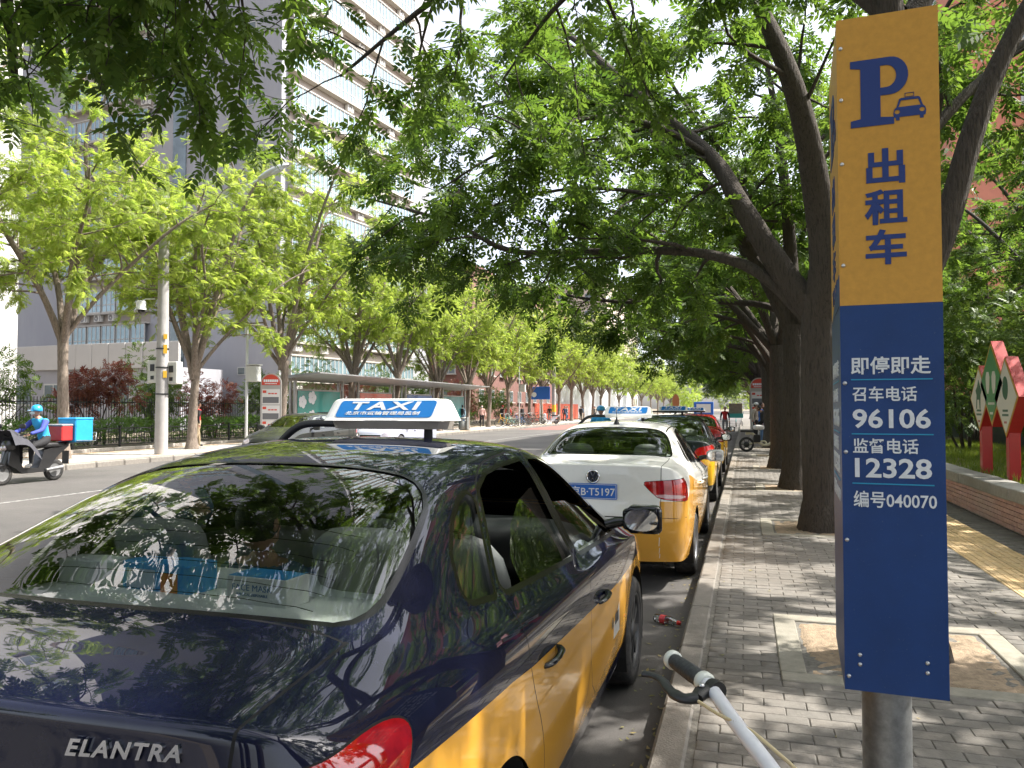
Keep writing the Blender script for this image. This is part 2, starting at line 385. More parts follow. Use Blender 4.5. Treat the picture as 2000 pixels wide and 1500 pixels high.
# tactile strip with bars, 0.3 m tiles
tm = MB(); tm.box((0,0,0), (.292,.292,.05), ch=.005)
for k in (-.105,-.035,.035,.105): tm.box((k,0,.0265), (.03,.27,.005), ch=.002)
tact_me = tm.build('tactile_tile', M_tact, me_only=True)
for y in np.arange(3.15, 33, .3):
    for x in (2.205, 2.505):
        link('tactile_tile', tact_me, right_walk, (x+rng.normal(0,.001), y, PZ-.025+rng.normal(0,.001)), (0,0,rng.normal(0,.003)))
g = MB(); g.box((2.355,130,.074), (.6,192,.15)); tag(g.build('far_tactile_strip', M_tact, right_walk), kind='stuff')
ordw = ['first','second','third','fourth','fifth','sixth','seventh','eighth','ninth','tenth','eleventh','twelfth']
for i, py in enumerate(PITS):
    if i > 8: break
    t = empty('tree_pit', (PX,py,.140), label='square sandy tree pit with stone border, ' + ('right behind the sign pylon' if i == 1 else 'beside the camera' if i == 0 else f'{ordw[i-1]} along the kerb from the sign pylon'), cat='tree pit', group='tree pits along the right pavement')
    for k in range(4):
        b = MB(); b.box((0,0,0), (1.116 if k%2 else 1.396, .14, .05), ch=.006)
        o = b.build('border_slab', M_slab, t)
        a = [(0,-.63),(.63,0),(0,.63),(-.63,0)][k]
        o.location = (a[0], a[1], -.010+rng.normal(0,.0015)); o.rotation_euler = (0,0,0 if k%2 == 0 else math.pi/2)
    n = 26; xs = np.linspace(-.565,.565,n); X, Y = np.meshgrid(xs, xs, indexing='ij')
    Z = .006+.005*np.sin(X*5+i)*np.cos(Y*4.3+i*2)+rng.normal(0,.0035,(n,n))+.02*np.exp(-(X**2+Y**2)/.08)
    Z[[0,-1],:] -= .02; Z[:,[0,-1]] -= .02
    ii = np.arange(n*n).reshape(n,n); F = np.stack([ii[:-1,:-1],ii[1:,:-1],ii[1:,1:],ii[:-1,1:]],-1).reshape(-1,4)
    link('soil', fast_mesh('soil', np.stack([X,Y,Z],-1).reshape(-1,3), F, [M_soil], smooth=True), t)
# ---- garden wall on the right: bricks in courses, coping stones
WX = 3.06; W0, W1 = -6.0, 46.0
wall = empty('garden_wall', (0,0,0), label='low garden wall of pale red bricks with grey coping stones', cat='wall')
g = MB(); g.box((WX+.13,(W0+W1)/2,.30), (.22,W1-W0,.36)); g.build('mortar_core', mat('mortar', (.4,.35,.31), .95, var=.2, vscale=30, bump=.5), wall)
bm_ = MB(); bm_.box((0,0,0), (.05,.232,.054), ch=.004); brick_me = bm_.build('brick', M_brick, me_only=True)
far = []; nb = 0
for iy in range(int((W1-W0)/.24)):
    for r in range(6):
        y = W0+.12+iy*.24+(.12 if r % 2 else 0); z = .182+r*.0605
        if r >= 5 and False: continue
        if 8.6 < y < 20.2 and nb < 300:
            link('brick', brick_me, wall, (WX+.02+rng.normal(0,.0015), y+rng.normal(0,.0015), z), (0,0,rng.normal(0,.004))); nb += 1
        else: far.append((WX+.02, y, z))
me = bpy.data.meshes.new('brick_run'); V, F = many_boxes(far, (.054,.232,.05)); 
# turn the open bottom of the batch towards the core
P0 = np.asarray(far)
Vb = V.reshape(-1,12,3)-P0[:,None,:]; Vb = np.stack([-Vb[:,:,2]*1.0, Vb[:,:,1], Vb[:,:,0]], -1)+P0[:,None,:]
tag(link('brick_run', fast_mesh('brick_run', Vb.reshape(-1,3), F[:,::-1], [M_brick]), wall), kind='stuff')
cm = MB(); cm.box((0,0,0), (.36,.745,.155), ch=.012); cap_me = cm.build('coping_stone', M_cap, me_only=True)
for y in np.arange(W0+.375, W1, .755):
    link('coping_stone', cap_me, wall, (WX+.14+rng.normal(0,.003), y, .585+rng.normal(0,.002)), (0,0,rng.normal(0,.004)))
# the raised bed behind it
n, m_ = 60, 120; xs = np.linspace(3.28,14,n); ys = np.linspace(-8,60,m_); X, Y = np.meshgrid(xs, ys, indexing='ij')
Z = .60+.05*np.sin(X*1.3)*np.sin(Y*.7)+rng.normal(0,.012,X.shape); ii = np.arange(n*m_).reshape(n,m_)
F = np.stack([ii[:-1,:-1],ii[1:,:-1],ii[1:,1:],ii[:-1,1:]],-1).reshape(-1,4)
tag(link('garden_bed', fast_mesh('garden_bed', np.stack([X,Y,Z],-1).reshape(-1,3), F, [mat('garden_soil', (.16,.13,.075), .95, var=.4, vscale=3, bump=.6, dirt=(.1,.15,.035), dscale=1.4)], smooth=True)), kind='structure')
def grass_blades(n, x0, x1, y0, y1, z, h, seed):
    q = np.random.default_rng(seed); x = q.uniform(x0,x1,n); y = q.uniform(y0,y1,n); a = q.uniform(0,6.28,n); hh = h*q.uniform(.4,1.2,n)
    w = q.uniform(.004,.008,n); lx, ly = q.normal(0,.35,n)*hh, q.normal(0,.35,n)*hh; ca, sa = np.cos(a)*w, np.sin(a)*w
    zz = np.full(n, z)
    V = np.stack([np.stack([x-ca,y-sa,zz],-1), np.stack([x+ca,y+sa,zz],-1), np.stack([x+ca*.6+lx*.4,y+sa*.6+ly*.4,zz+hh*.6],-1), np.stack([x+lx,y+ly,zz+hh],-1), np.stack([x-ca*.6+lx*.4,y-sa*.6+ly*.4,zz+hh*.6],-1)],1).reshape(-1,3)
    b = np.arange(n)[:,None]*5
    F = np.concatenate([b+np.array([[0,1,2]]), b+np.array([[0,2,4]]), b+np.array([[4,2,3]])])
    me = fast_mesh('grass', V, F, [leaf_mat('grass_leaf', (.10,.17,.025), (.22,.27,.05), .35)])
    t = me.attributes.new('tint','FLOAT','POINT'); t.data.foreach_set('value', np.repeat(q.random(n),5).astype(np.float32)); return me
tag(link('grass', grass_blades(26000, 3.36, 6.4, 8.0, 26, .58, .17, 3)), 'tufted green grass on the raised garden bed behind the wall', 'grass', kind='stuff')
# left pavement
lw = tag(MB().box((LKX-3.6,150,.06), (7.0,420,.136)).build('left_pavement', M_sand), kind='structure')
lk = MB(); lk.box((0,0,0), (.3,kerb_len-.014,.2), ch=.03); lk_me = lk.build('kerb_stone', M_kerb, me_only=True)
for y in np.arange(8.5, 100, kerb_len): link('kerb_stone', lk_me, lw, (LKX-.15, y, .056+rng.normal(0,.002)), (0,0,rng.normal(0,.002)))
tag(MB().box((LKX-.15,220,.054), (.3,240,.2)).build('kerb', M_kerb, lw), kind='stuff')
pts = []; tan = []
for iy, y in enumerate(np.arange(9, 80, .5)):
    for ix in range(7):
        x = LKX-.56-ix*.5
        (tan if ix in (0,6) else pts).append((x, y+(.25 if ix%2 else 0), .127))
for nm, L_, m_ in (('slab_field',pts,M_lpav),('tan_slab_field',tan,M_tan)):
    V, F = many_boxes(L_, (.494,.494,.05)); tag(link(nm, fast_mesh(nm, V, F, [m_]), lw), kind='stuff')
tag(MB().box((LKX-2,190,.075), (3.4,220,.15)).build('far_slabs', M_lpav, lw), kind='stuff')
ed = MB(); ed.box((0,0,0), (.16,.99,.16), ch=.012); ed_me = ed.build('edge_stone', M_hedge_edge, me_only=True)
for y in np.arange(12, 58, 1.0): link('edge_stone', ed_me, lw, (-20.95, y, .19+rng.normal(0,.003)))
tag(MB().box((-27.2,90,.1), (12.4,220,.24)).build('planting_bed', M_earth), kind='structure')
# litter of small green leaves in the gutter
n = 900; q = np.random.default_rng(5)
x = np.where(q.random(n) < .75, KX-np.abs(q.exponential(.16,n)), q.uniform(-.4,2.9,n)); y = q.uniform(1.2,26,n); z = np.where(x < KX, .006, .154)
ok = ~(np.array([in_pit(a,b,0,0) for a,b in zip(x,y)])); x,y,z = x[ok],y[ok],z[ok]; n = len(x)
a = q.uniform(0,6.28,n); l = q.uniform(.008,.024,n); w = l*.45
V = np.stack([np.stack([x+np.cos(a)*l,y+np.sin(a)*l,z+q.uniform(0,.012,n)],-1), np.stack([x-np.sin(a)*w,y+np.cos(a)*w,z+.002],-1), np.stack([x-np.cos(a)*l,y-np.sin(a)*l,z+q.uniform(0,.01,n)],-1), np.stack([x+np.sin(a)*w,y-np.cos(a)*w,z+.002],-1)],1).reshape(-1,3)
me = fast_mesh('fallen_leaves', V, np.arange(4*n).reshape(-1,4), [leaf_mat('fallen_leaf', (.16,.17,.05), (.30,.24,.1), .2)])
t = me.attributes.new('tint','FLOAT','POINT'); t.data.foreach_set('value', np.repeat(q.random(n),4).astype(np.float32))
tag(link('fallen_leaves', me), 'small fallen leaves and twigs scattered along the gutter', 'leaves', kind='stuff')
# ================================================================= taxi-rank sign pylon
M_pyl_y = mat('pylon_orange', (.62,.315,.05), .42, var=.09, vscale=40, dirt=(.50,.27,.06), dscale=70, dlo=.6, dhi=.75, spec=.45)
M_pyl_b = mat('pylon_blue', (.010,.046,.175), .4, var=.12, vscale=6, dirt=(.10,.13,.21), dscale=110, dlo=.6, dhi=.74, spec=.45)
M_ink_b = mat('blue_ink', (.014,.04,.19), .5, var=.12, vscale=80)
M_ink_w = mat('white_ink', (.72,.74,.76), .5, var=.08, vscale=70)
M_ink_c = mat('cyan_ink', (.02,.27,.47), .5)
M_galv = mat('galvanised_steel', (.28,.29,.29), .42, .75, var=.25, vscale=30)
M_screw = mat('screw_steel', (.6,.6,.6), .3, 1.0)
PYL = empty('sign_pylon', (.296, 2.676, .15), R(-3.5), label='tall orange and blue taxi rank sign pylon with Chinese lettering on a steel post', cat='sign')
# local frame: x along the narrow front (0..0.294), y into depth (0..0.6), z above pavement
PW, PD, PB, PT, PM = .294, .60, .578, 2.735, 1.80
b = MB(); b.box((PW/2,PD/2,(PM+PT)/2), (PW,PD,PT-PM)); b.build('upper_panel', M_pyl_y, PYL)
b = MB(); b.box((PW/2,PD/2,(PB+PM)/2-.0005), (PW,PD,PM-PB)); b.build('lower_panel', M_pyl_b, PYL)
b = MB(); b.cyl((PW/2,PD/2,-.03),(PW/2,PD/2,PB), .079, n=28)
b.cyl((PW/2,PD/2,0),(PW/2,PD/2,.015), .15, n=28); b.build('post', M_galv, PYL)
# folded corner trims
b = MB()
for x,y in ((0,0),(PW,0)): b.box((x,y,(PB+PT)/2), (.005,.005,PT-PB+.002))
sw = MB(); sw.lathe([(0,.0045),(.004,.004),(.0062,.002),(.0068,0)], 12, M=Matrix.Rotation(R(90),4,'X')); sw_me = sw.build('screw', M_screw, me_only=True)
for z in (2.64,2.47,2.26,1.93,1.55,1.33,1.05,.62):
    link('screw', sw_me, PYL, (.012,0,z))
for x,z in ((.045,.69),(.045,.66),(.235,.685),(.235,.655)): link('screw', sw_me, PYL, (x,0,z))
def P_outline(k=14):
    o = [(0,0),(.72,0),(.72,.10),(.50,.12),(.50,.44)]
    bowl = [(.66+.30*math.sin(a), .72-.28*math.cos(a)) for a in np.linspace(0,math.pi,k)]
    outer = [(.5,.44)]+bowl+[(0,1.0),(0,.895),(.17,.87),(.17,.12),(0,.10)]
    return o[:-1]+outer
def fill_poly(outlines, name, mt, M, parent, ext=.0012):
    cu = bpy.data.curves.new(name,'CURVE'); cu.dimensions = '2D'; cu.fill_mode = 'BOTH'; cu.extrude = ext
    for ol in outlines:
        sp = cu.splines.new('POLY'); sp.points.add(len(ol)-1); sp.use_cyclic_u = True
        for p, q in zip(sp.points, ol): p.co = (q[0],q[1],0,1)
    o = bpy.data.objects.new(name, cu); COL.objects.link(o); bpy.context.view_layer.update()
    me = bpy.data.meshes.new_from_object(o.evaluated_get(bpy.context.evaluated_depsgraph_get())); bpy.data.objects.remove(o)
    me.materials.clear(); me.materials.append(mt); o = link(name, me, parent); o.matrix_local = M; return o
def face_text(face, s, u, z, w, h, mt, bold=.018, spacing=1.0, name='lettering'):
    me = text_me(name, s, .1, mt, bold, .0011, (w,h), spacing=spacing)
    o = link(name, me, PYL); put(o, face, u, z); return o
def put(o, face, u, z):
    if face == 'front': o.matrix_local = Matrix.Translation((u,-.0012,z)) @ Matrix.Rotation(R(90),4,'X')
    else: o.matrix_local = Matrix.Translation((-.0012,PD-u,z)) @ Matrix.Rotation(R(-90),4,'Z') @ Matrix.Rotation(R(90),4,'X')
def face_M(face, u, z, sx, sy):
    M = Matrix.Translation((u,-.0012,z)) @ Matrix.Rotation(R(90),4,'X') if face == 'front' else Matrix.Translation((-.0012,PD-u,z)) @ Matrix.Rotation(R(-90),4,'Z') @ Matrix.Rotation(R(90),4,'X')
    return M @ Matrix.Diagonal((sx,sy,1,1))
def circ(cx, cy, r, k=16): return [(cx+r*math.cos(2*math.pi*i/k), cy+r*math.sin(2*math.pi*i/k)) for i in range(k)]
for face, k, u0 in (('front',1.0,0.0),('side',1.75,.04)):
    U = lambda u: u0+u*k
    hole = [(.5,.555),(.5,.885)]+[(.60+.165*math.sin(a), .72+.165*math.cos(a)) for a in np.linspace(0,math.pi,12)]
    fill_poly([P_outline(), hole], 'letter', M_ink_b, face_M(face,U(.040),2.374,.175*k,.217), PYL)
    car = [(.0,.28),(.02,.12),(.08,.10),(.08,0),(.19,0),(.19,.12),(.81,.12),(.81,0),(.92,0),(.92,.10),(.98,.12),(1,.28),(.97,.42),(.90,.50),(.82,.80),(.76,.84),(.24,.84),(.18,.80),(.10,.50),(.03,.42)]
    fill_poly([car, [(.16,.50),(.84,.50),(.76,.75),(.24,.75)], circ(.12,.32,.085), circ(.88,.32,.085)], 'taxi_symbol', M_ink_b, face_M(face,U(.164),2.383,.093*k,.083), PYL)
    fill_poly([[(.36,.86),(.64,.86),(.64,1.02),(.36,1.02)],[(.375,.875),(.625,.875),(.625,1.005),(.375,1.005)]], 'taxi_symbol', M_ink_b, face_M(face,U(.164),2.383,.093*k,.083), PYL)
    face_text(face,'出',U(.083),2.183,.112*k,.115,M_ink_b,.028); face_text(face,'租',U(.077),2.054,.122*k,.113,M_ink_b,.028); face_text(face,'车',U(.078),1.926,.118*k,.113,M_ink_b,.028)
    face_text(face,'即停即走',U(.030),1.577,.228*k,.057,M_ink_w,.02)
    face_text(face,'召车电话',U(.033),1.492,.185*k,.047,M_ink_w,.014)
    face_text(face,'96106',U(.033),1.406,.222*k,.062,M_ink_w,.022)
    face_text(face,'监督电话',U(.033),1.327,.187*k,.047,M_ink_w,.014)
    face_text(face,'12328',U(.038),1.25,.218*k,.062,M_ink_w,.022)
    face_text(face,'编号040070',U(.033),1.156,.235*k,.052,M_ink_w,.012)
    for z in (1.559,1.386,1.229):
        fill_poly([[(0,0),(1,0),(1,1),(0,1)]], 'rule_line', M_ink_c, face_M(face,U(.03),z,.232*k,.004), PYL)
# swoosh edge between the colours on the wide side, and the word TAXI
sw_ = [(0,0)]+[(x, .10*math.sin(x*math.pi*.5)**2) for x in np.linspace(0,1,20)]+[(1,0)]
fill_poly([sw_], 'swoosh', M_pyl_b, face_M('side',0,PM,PD,-1.0) @ Matrix.Diagonal((1,-1,1,1)), PYL, .0008)
face_text('side','TAXI',.12,1.85,.36,.055,M_ink_b,.02)
# ================================================================= cars
class TM:
    """triangle mesh that can be cut exactly along the zero line of any function"""
    def __init__(s, V, N, T): s.V, s.N, s.T = V, N, T; s.part = np.zeros(len(T), int); s.mat = np.zeros(len(T), int)
    def cut(s, fn, m=None):
        f = fn(s.V, s.N)
        if m is not None: f = np.where(m(s.V, s.N), f, 1.0)
        f = np.where(np.abs(f) < 2e-5, 2e-5, f)
        sg = f > 0; ts = sg[s.T]; mixed = ts.any(1) & ~ts.all(1)
        M = s.T[mixed]; sm = ts[mixed]
        if len(M):
            lone = sm.sum(1) == 1; l = np.argmax(sm == lone[:,None], 1); r = np.arange(len(M))
            a, b, c = M[r,l], M[r,(l+1)%3], M[r,(l+2)%3]
            E = np.concatenate([np.stack([a,b],1), np.stack([a,c],1)]); Es = np.sort(E,1)
            U, inv = np.unique(Es, axis=0, return_inverse=True); inv = inv.ravel()
            t = f[U[:,0]]/(f[U[:,0]]-f[U[:,1]])
            nv = s.V[U[:,0]]*(1-t)[:,None] + s.V[U[:,1]]*t[:,None]; nn = s.N[U[:,0]]*(1-t)[:,None] + s.N[U[:,1]]*t[:,None]
            k = len(s.V); s.V = np.concatenate([s.V,nv]); s.N = np.concatenate([s.N,nn]); f = np.concatenate([f, np.zeros(len(nv))])
            ab = inv[:len(M)]+k; ac = inv[len(M):]+k
            nt = np.concatenate([np.stack([a,ab,ac],1), np.stack([ab,b,c],1), np.stack([ab,c,ac],1)])
            p, q = s.part[mixed], s.mat[mixed]
            s.T = np.concatenate([s.T[~mixed], nt]); s.part = np.concatenate([s.part[~mixed], p,p,p]); s.mat = np.concatenate([s.mat[~mixed], q,q,q])
        return f[s.T].mean(1) < 0          # triangles inside
def sdf(P, poly):
    """signed distance to a polygon, negative inside"""
    A = np.asarray(poly, float); B = np.roll(A, -1, 0); d = np.full(len(P), 1e9); ins = np.zeros(len(P), bool)
    for a, b in zip(A, B):
        e = b-a; w = P-a; t = np.clip((w@e)/max(e@e,1e-12), 0, 1); d = np.minimum(d, np.hypot(*(w-t[:,None]*e).T))
        c = ((a[1] > P[:,1]) != (b[1] > P[:,1])); 
        with np.errstate(divide='ignore', invalid='ignore'): xi = (b[0]-a[0])*(P[:,1]-a[1])/(b[1]-a[1])+a[0]
        ins ^= c & (P[:,0] < xi)
    return np.where(ins, -d, d)
BODY, TRIM, GAP, LOWER, LAMP, SILL, LAMP2 = range(7)
ELANTRA = dict(
 L=4.54, W=.8875, wr=.97, wf=3.62, rw=.312, roof=1.49,
 st=[[(0,.10,1.085),(.30,.105,1.085),(.52,.125,1.08),(.66,.155,1.07),(.77,.20,1.045),(.845,.28,.985)],
  [(0,.29,1.115),(.30,.295,1.115),(.52,.31,1.11),(.67,.33,1.104),(.787,.40,1.06),(.865,.48,.985)],
  [(0,.49,1.13),(.30,.495,1.132),(.53,.515,1.132),(.705,.575,1.13),(.805,.70,1.065),(.878,.78,.98)],
  [(0,.88,1.32),(.30,.88,1.315),(.52,.895,1.302),(.67,.93,1.272),(.80,1.10,1.055),(.882,1.15,.97)],
  [(0,1.28,1.455),(.30,1.28,1.45),(.50,1.285,1.432),(.632,1.30,1.385),(.80,1.5,1.045),(.884,1.5,.96)],
  [(0,1.75,1.505),(.3,1.75,1.50),(.50,1.75,1.48),(.63,1.75,1.425),(.80,1.85,1.035),(.885,1.85,.95)],
  [(0,2.15,1.50),(.3,2.15,1.495),(.50,2.18,1.475),(.63,2.18,1.42),(.80,2.2,1.025),(.885,2.2,.94)],
  [(0,2.70,1.455),(.3,2.68,1.45),(.50,2.65,1.43),(.632,2.61,1.375),(.80,2.65,1.015),(.884,2.65,.93)],
  [(0,3.13,1.26),(.32,3.10,1.255),(.54,3.05,1.24),(.68,2.99,1.20),(.795,2.98,1.005),(.88,3.0,.92)],
  [(0,3.53,1.05),(.35,3.49,1.05),(.59,3.42,1.04),(.72,3.34,1.02),(.79,3.36,.98),(.875,3.35,.90)],
  [(0,3.9,.98),(.35,3.88,.975),(.58,3.84,.955),(.70,3.8,.935),(.78,3.78,.90),(.86,3.8,.84)],
  [(0,4.36,.82),(.33,4.33,.815),(.52,4.26,.80),(.62,4.2,.785),(.71,4.13,.76),(.80,4.02,.72)]],
 # rows below the shoulder: (z rear, z side, z front, width factor, rear y, front y)
 rows=[(.93,.885,.68,1.008,.075,4.42),(.78,.76,.58,1.012,.03,4.50),(.62,.60,.46,1.012,.0,4.54),(.42,.40,.34,1.0,.01,4.53),(.25,.24,.22,.95,.06,4.46)],
 lip=.55,
 back=[(-.69,.575),(-.53,.525),(0,.505),(.53,.525),(.69,.575),(.65,.92),(.575,1.24),(.3,1.27),(0,1.275),(-.3,1.27),(-.575,1.24),(-.65,.92)],
 front=[(-.71,3.34),(-.35,3.46),(0,3.50),(.35,3.46),(.71,3.34),(.65,2.95),(.57,2.66),(.3,2.73),(0,2.75),(-.3,2.73),(-.57,2.66),(-.65,2.95)],
 side=[('quarter_window',[(1.0,1.095),(1.20,1.072),(1.44,1.345),(1.32,1.325),(1.20,1.275),(1.08,1.20)]),
       ('rear_window',[(1.255,1.065),(2.14,1.015),(2.12,1.40),(1.82,1.395),(1.64,1.38),(1.50,1.34)]),
       ('front_window',[(2.25,1.01),(3.22,.968),(2.95,1.19),(2.70,1.34),(2.52,1.385),(2.23,1.40)])],
 rdoor=[(1.225,1.04),(1.27,.80),(1.42,.58),(1.46,.33),(2.18,.33),(2.19,1.0),(2.16,1.44),(1.88,1.435),(1.62,1.415),(1.42,1.32)],
 fdoor=[(2.19,1.0),(2.18,.33),(3.24,.33),(3.26,.60),(3.32,.95),(3.0,1.23),(2.72,1.385),(2.45,1.43),(2.16,1.44)],
 lamp=[(1.34,.955),(1.31,1.0),(1.18,1.015),(1.0,1.0),(.85,.985),(.70,.955),(.62,.87),(.80,.775),(1.02,.77),(1.24,.83)],
 lampi=[(1.22,.955),(1.05,.965),(.9,.925),(.82,.865),(.95,.81),(1.14,.84)],
 paint=[(-.2,.95),(.0,.93),(.417,.905),(1.08,.862),(1.29,.84),(2.39,.772),(2.94,.742),(3.84,.728),(4.7,.68)], paint_rear=.60, sill=.345,
 handles=[(1.50,.80),(2.44,.775)], mirror=(3.06,1.0), lidw=.665, lid0=.51)
def mod(S, **k): d = dict(S); d.update(k); return d
_s = ELANTRA['st']
def _row(*p): return list(p)
SANTANA = mod(ELANTRA, L=4.475, W=.853, wr=.98, wf=3.583, rw=.305, roof=1.469,
 st=[[(0,.07,1.115),(.30,.075,1.115),(.50,.09,1.112),(.63,.115,1.102),(.72,.145,1.075),(.79,.21,1.0)],
  [(0,.32,1.135),(.30,.325,1.135),(.50,.34,1.132),(.64,.36,1.12),(.745,.40,1.08),(.825,.46,1.0)],
  [(0,.60,1.145),(.30,.605,1.147),(.50,.62,1.147),(.66,.67,1.14),(.765,.75,1.07),(.84,.80,.99)],
  [(0,.93,1.32),(.30,.93,1.317),(.49,.94,1.305),(.63,.97,1.275),(.77,1.10,1.06),(.845,1.15,.98)],
  [(0,1.26,1.445),(.30,1.26,1.44),(.47,1.265,1.425),(.60,1.285,1.38),(.77,1.5,1.05),(.848,1.5,.965)]] +
  [[(x*(.94 if z > 1.15 else .965),y*.985,z*.985) for x,y,z in r] for r in _s[5:]],
 rows=[(.965,.90,.68,1.008,.05,4.36),(.80,.775,.58,1.012,.045,4.44),(.64,.61,.46,1.014,.0,4.475),(.44,.41,.34,1.006,.005,4.46),(.27,.25,.22,.96,.05,4.40)],
 lip=.7,
 back=[(-.64,.66),(-.5,.625),(0,.61),(.5,.625),(.64,.66),(.605,.95),(.525,1.22),(.3,1.245),(0,1.25),(-.3,1.245),(-.525,1.22),(-.605,.95)],
 front=[(x*.935,y*.985) for x,y in ELANTRA['front']],
 side=[('quarter_window',[(1.12,1.105),(1.26,1.09),(1.40,1.285),(1.34,1.275)]),('rear_window',[(1.32,1.08),(2.10,1.03),(2.08,1.375),(1.80,1.37),(1.60,1.35),(1.49,1.31)]),('front_window',[(2.20,1.02),(3.05,.985),(2.80,1.19),(2.58,1.32),(2.42,1.36),(2.18,1.375)])],
 rdoor=[(1.26,1.07),(1.29,.80),(1.43,.58),(1.46,.33),(2.13,.33),(2.14,1.0),(2.12,1.405),(1.85,1.40),(1.55,1.375),(1.40,1.30)],
 fdoor=[(2.14,1.0),(2.13,.33),(3.17,.33),(3.19,.60),(3.20,.94),(2.86,1.21),(2.60,1.355),(2.37,1.40),(2.12,1.405)],
 lampw=[(.62,.865),(1.02,.845),(1.02,.822),(.64,.828)], lit=1, lamp=[(1.06,1.0),(.90,.99),(.62,.975),(.50,.965),(.585,.88),(.66,.82),(.9,.80),(1.14,.80)],
 lampi=[(1.03,.955),(.92,.95),(.80,.94),(.80,.875),(.92,.865),(1.06,.87)],
 paint=[(.0,.80),(.15,.80),(.34,.83),(.48,.99),(.56,1.0),(.9,.93),(1.5,.86),(2.5,.80),(3.9,.72),(4.7,.64)], paint_rear=.64, prx=.585, sill=.30,
 handles=[(1.53,.84),(2.43,.815)], mirror=(2.96,1.0), lidw=.60, lid0=.62, rail=.535)
def car_shell(S, level):
    st = [r[::-1] for r in S['st']]                 # v0 (shoulder) .. v5 (centre)
    grid = []
    for r in st: grid.append([Vector((p[0],p[1],p[2])) for p in r] + [Vector((-p[0],p[1],p[2])) for p in r[-2::-1]])
    ns, nc = len(grid), 11; bm = bmesh.new()
    vg = [[bm.verts.new(p) for p in row] for row in grid]
    for i in range(ns-1):
        for j in range(nc-1): bm.faces.new((vg[i][j], vg[i][j+1], vg[i+1][j+1], vg[i+1][j]))
    ring = [(0,j,'r') for j in range(nc)] + [(i,nc-1,'s') for i in range(1,ns-1)] + [(ns-1,j,'f') for j in range(nc-1,-1,-1)] + [(i,0,'s') for i in range(ns-2,0,-1)]
    prev = [vg[i][j] for i,j,_ in ring]; W0 = S['W']; yr = grid[0][5].y; yf = grid[-1][5].y
    for zr, zs, zf, wfac, ry, fy in S['rows']:
        cur = []
        for (i,j,c) in ring:
            p = grid[i][j]
            if c == 'r': q = Vector((p.x*wfac*1.02, ry+(p.y-yr)*1.0, zr + (zs-zr)*(.35 if j in (0,nc-1) else 0)))
            elif c == 'f': q = Vector((p.x*wfac*1.05, fy-(yf-p.y)*.95, zf + (zs-zf)*(.3 if j in (0,nc-1) else 0)))
            else: q = Vector((p.x*wfac, p.y, zs))
            cur.append(bm.verts.new(q))
        n = len(ring)
        for k in range(n): bm.faces.new((prev[k], cur[k], cur[(k+1)%n], prev[(k+1)%n]))
        prev = cur
    cl = bm.edges.layers.float.new('crease_edge')
    for j in range(nc-1):
        e = bm.edges.get((vg[0][j], vg[0][j+1]))
        if e: e[cl] = S['lip'] * (.6 if j in (0,nc-2) else 1)
    bmesh.ops.recalc_face_normals(bm, faces=bm.faces)
    me = bpy.data.meshes.new('shell'); bm.to_mesh(me); bm.free()
    o = bpy.data.objects.new('shell', me); COL.objects.link(o)
    md = o.modifiers.new('s','SUBSURF'); md.levels = level; md.render_levels = level; md.use_limit_surface = True
    bpy.context.view_layer.update(); dg = bpy.context.evaluated_depsgraph_get()
    e = bpy.data.meshes.new_from_object(o.evaluated_get(dg)); bpy.data.objects.remove(o)
    nv = len(e.vertices); V = np.zeros(nv*3); e.vertices.foreach_get('co', V); V = V.reshape(-1,3)
    N = np.zeros(nv*3); e.vertices.foreach_get('normal', N); N = N.reshape(-1,3)
    F = np.zeros(len(e.polygons)*4, np.int32); e.polygons.foreach_get('vertices', F); F = F.reshape(-1,4)
    if (N[:,2]*(V[:,2] > 1.3)).sum() < 0: N = -N; F = F[:,::-1]
    bpy.data.meshes.remove(e)
    return TM(V, N, np.concatenate([F[:,[0,1,2]], F[:,[0,2,3]]]))
M_rubber = mat('tyre_rubber', (.018,.018,.018), .8, bump=.3, bscale=120, dirt=(.06,.055,.05), dscale=14, var=.2)
M_black = mat('black_plastic', (.016,.016,.017), .45, bump=.15, bscale=300)
M_gblack = mat('gloss_black', (.008,.008,.009), .12, coat=.4)
M_seal = mat('window_seal', (.006,.006,.007), .2, spec=.5)
M_gap = mat('panel_gap', (.003,.003,.003), .9)
M_chrome = mat('chrome', (.75,.75,.76), .12, 1.0)
M_alloy = mat('wheel_silver', (.35,.35,.36), .35, .9, var=.15, vscale=20)
M_hub = mat('dark_wheel_cover', (.06,.06,.062), .4, .3)
M_cglass = glass_mat('car_glass', (.74,.80,.77))
M_cglass_d = glass_mat('back_glass', (.78,.83,.80), mult=2.1)
M_seat = mat('seat_fabric', (.27,.27,.27), .9, bump=.3, bscale=400)
M_seatl = mat('seat_cover_light', (.62,.63,.62), .85, bump=.2, bscale=200)
M_headl = mat('headliner', (.42,.42,.40), .9)
M_lamp = mat('tail_lamp_red', (.36,.006,.006), .06, coat=1.0, var=.3, vscale=18)
M_lampd = mat('tail_lamp_inner', (.55,.02,.012), .1, coat=1.0, var=.2, vscale=40)
M_lampc = mat('lamp_clear_strip', (.55,.36,.36), .12, coat=1.0, var=.2, vscale=60)
M_lamps = mat('lamp_silver', (.5,.45,.45), .2, .8)
M_mirror = mat('mirror_glass', (.8,.82,.84), .02, 1.0)
M_under = mat('underbody', (.012,.012,.012), .9)
M_signw = mat('sign_white_plastic', (.82,.82,.80), .22, coat=.5, var=.03, vscale=12)
M_signbase = mat('sign_base_beige', (.42,.38,.33), .35, coat=.3, var=.1, vscale=8)
M_signb = mat('sign_blue_film', (.015,.19,.55), .35, coat=.3)
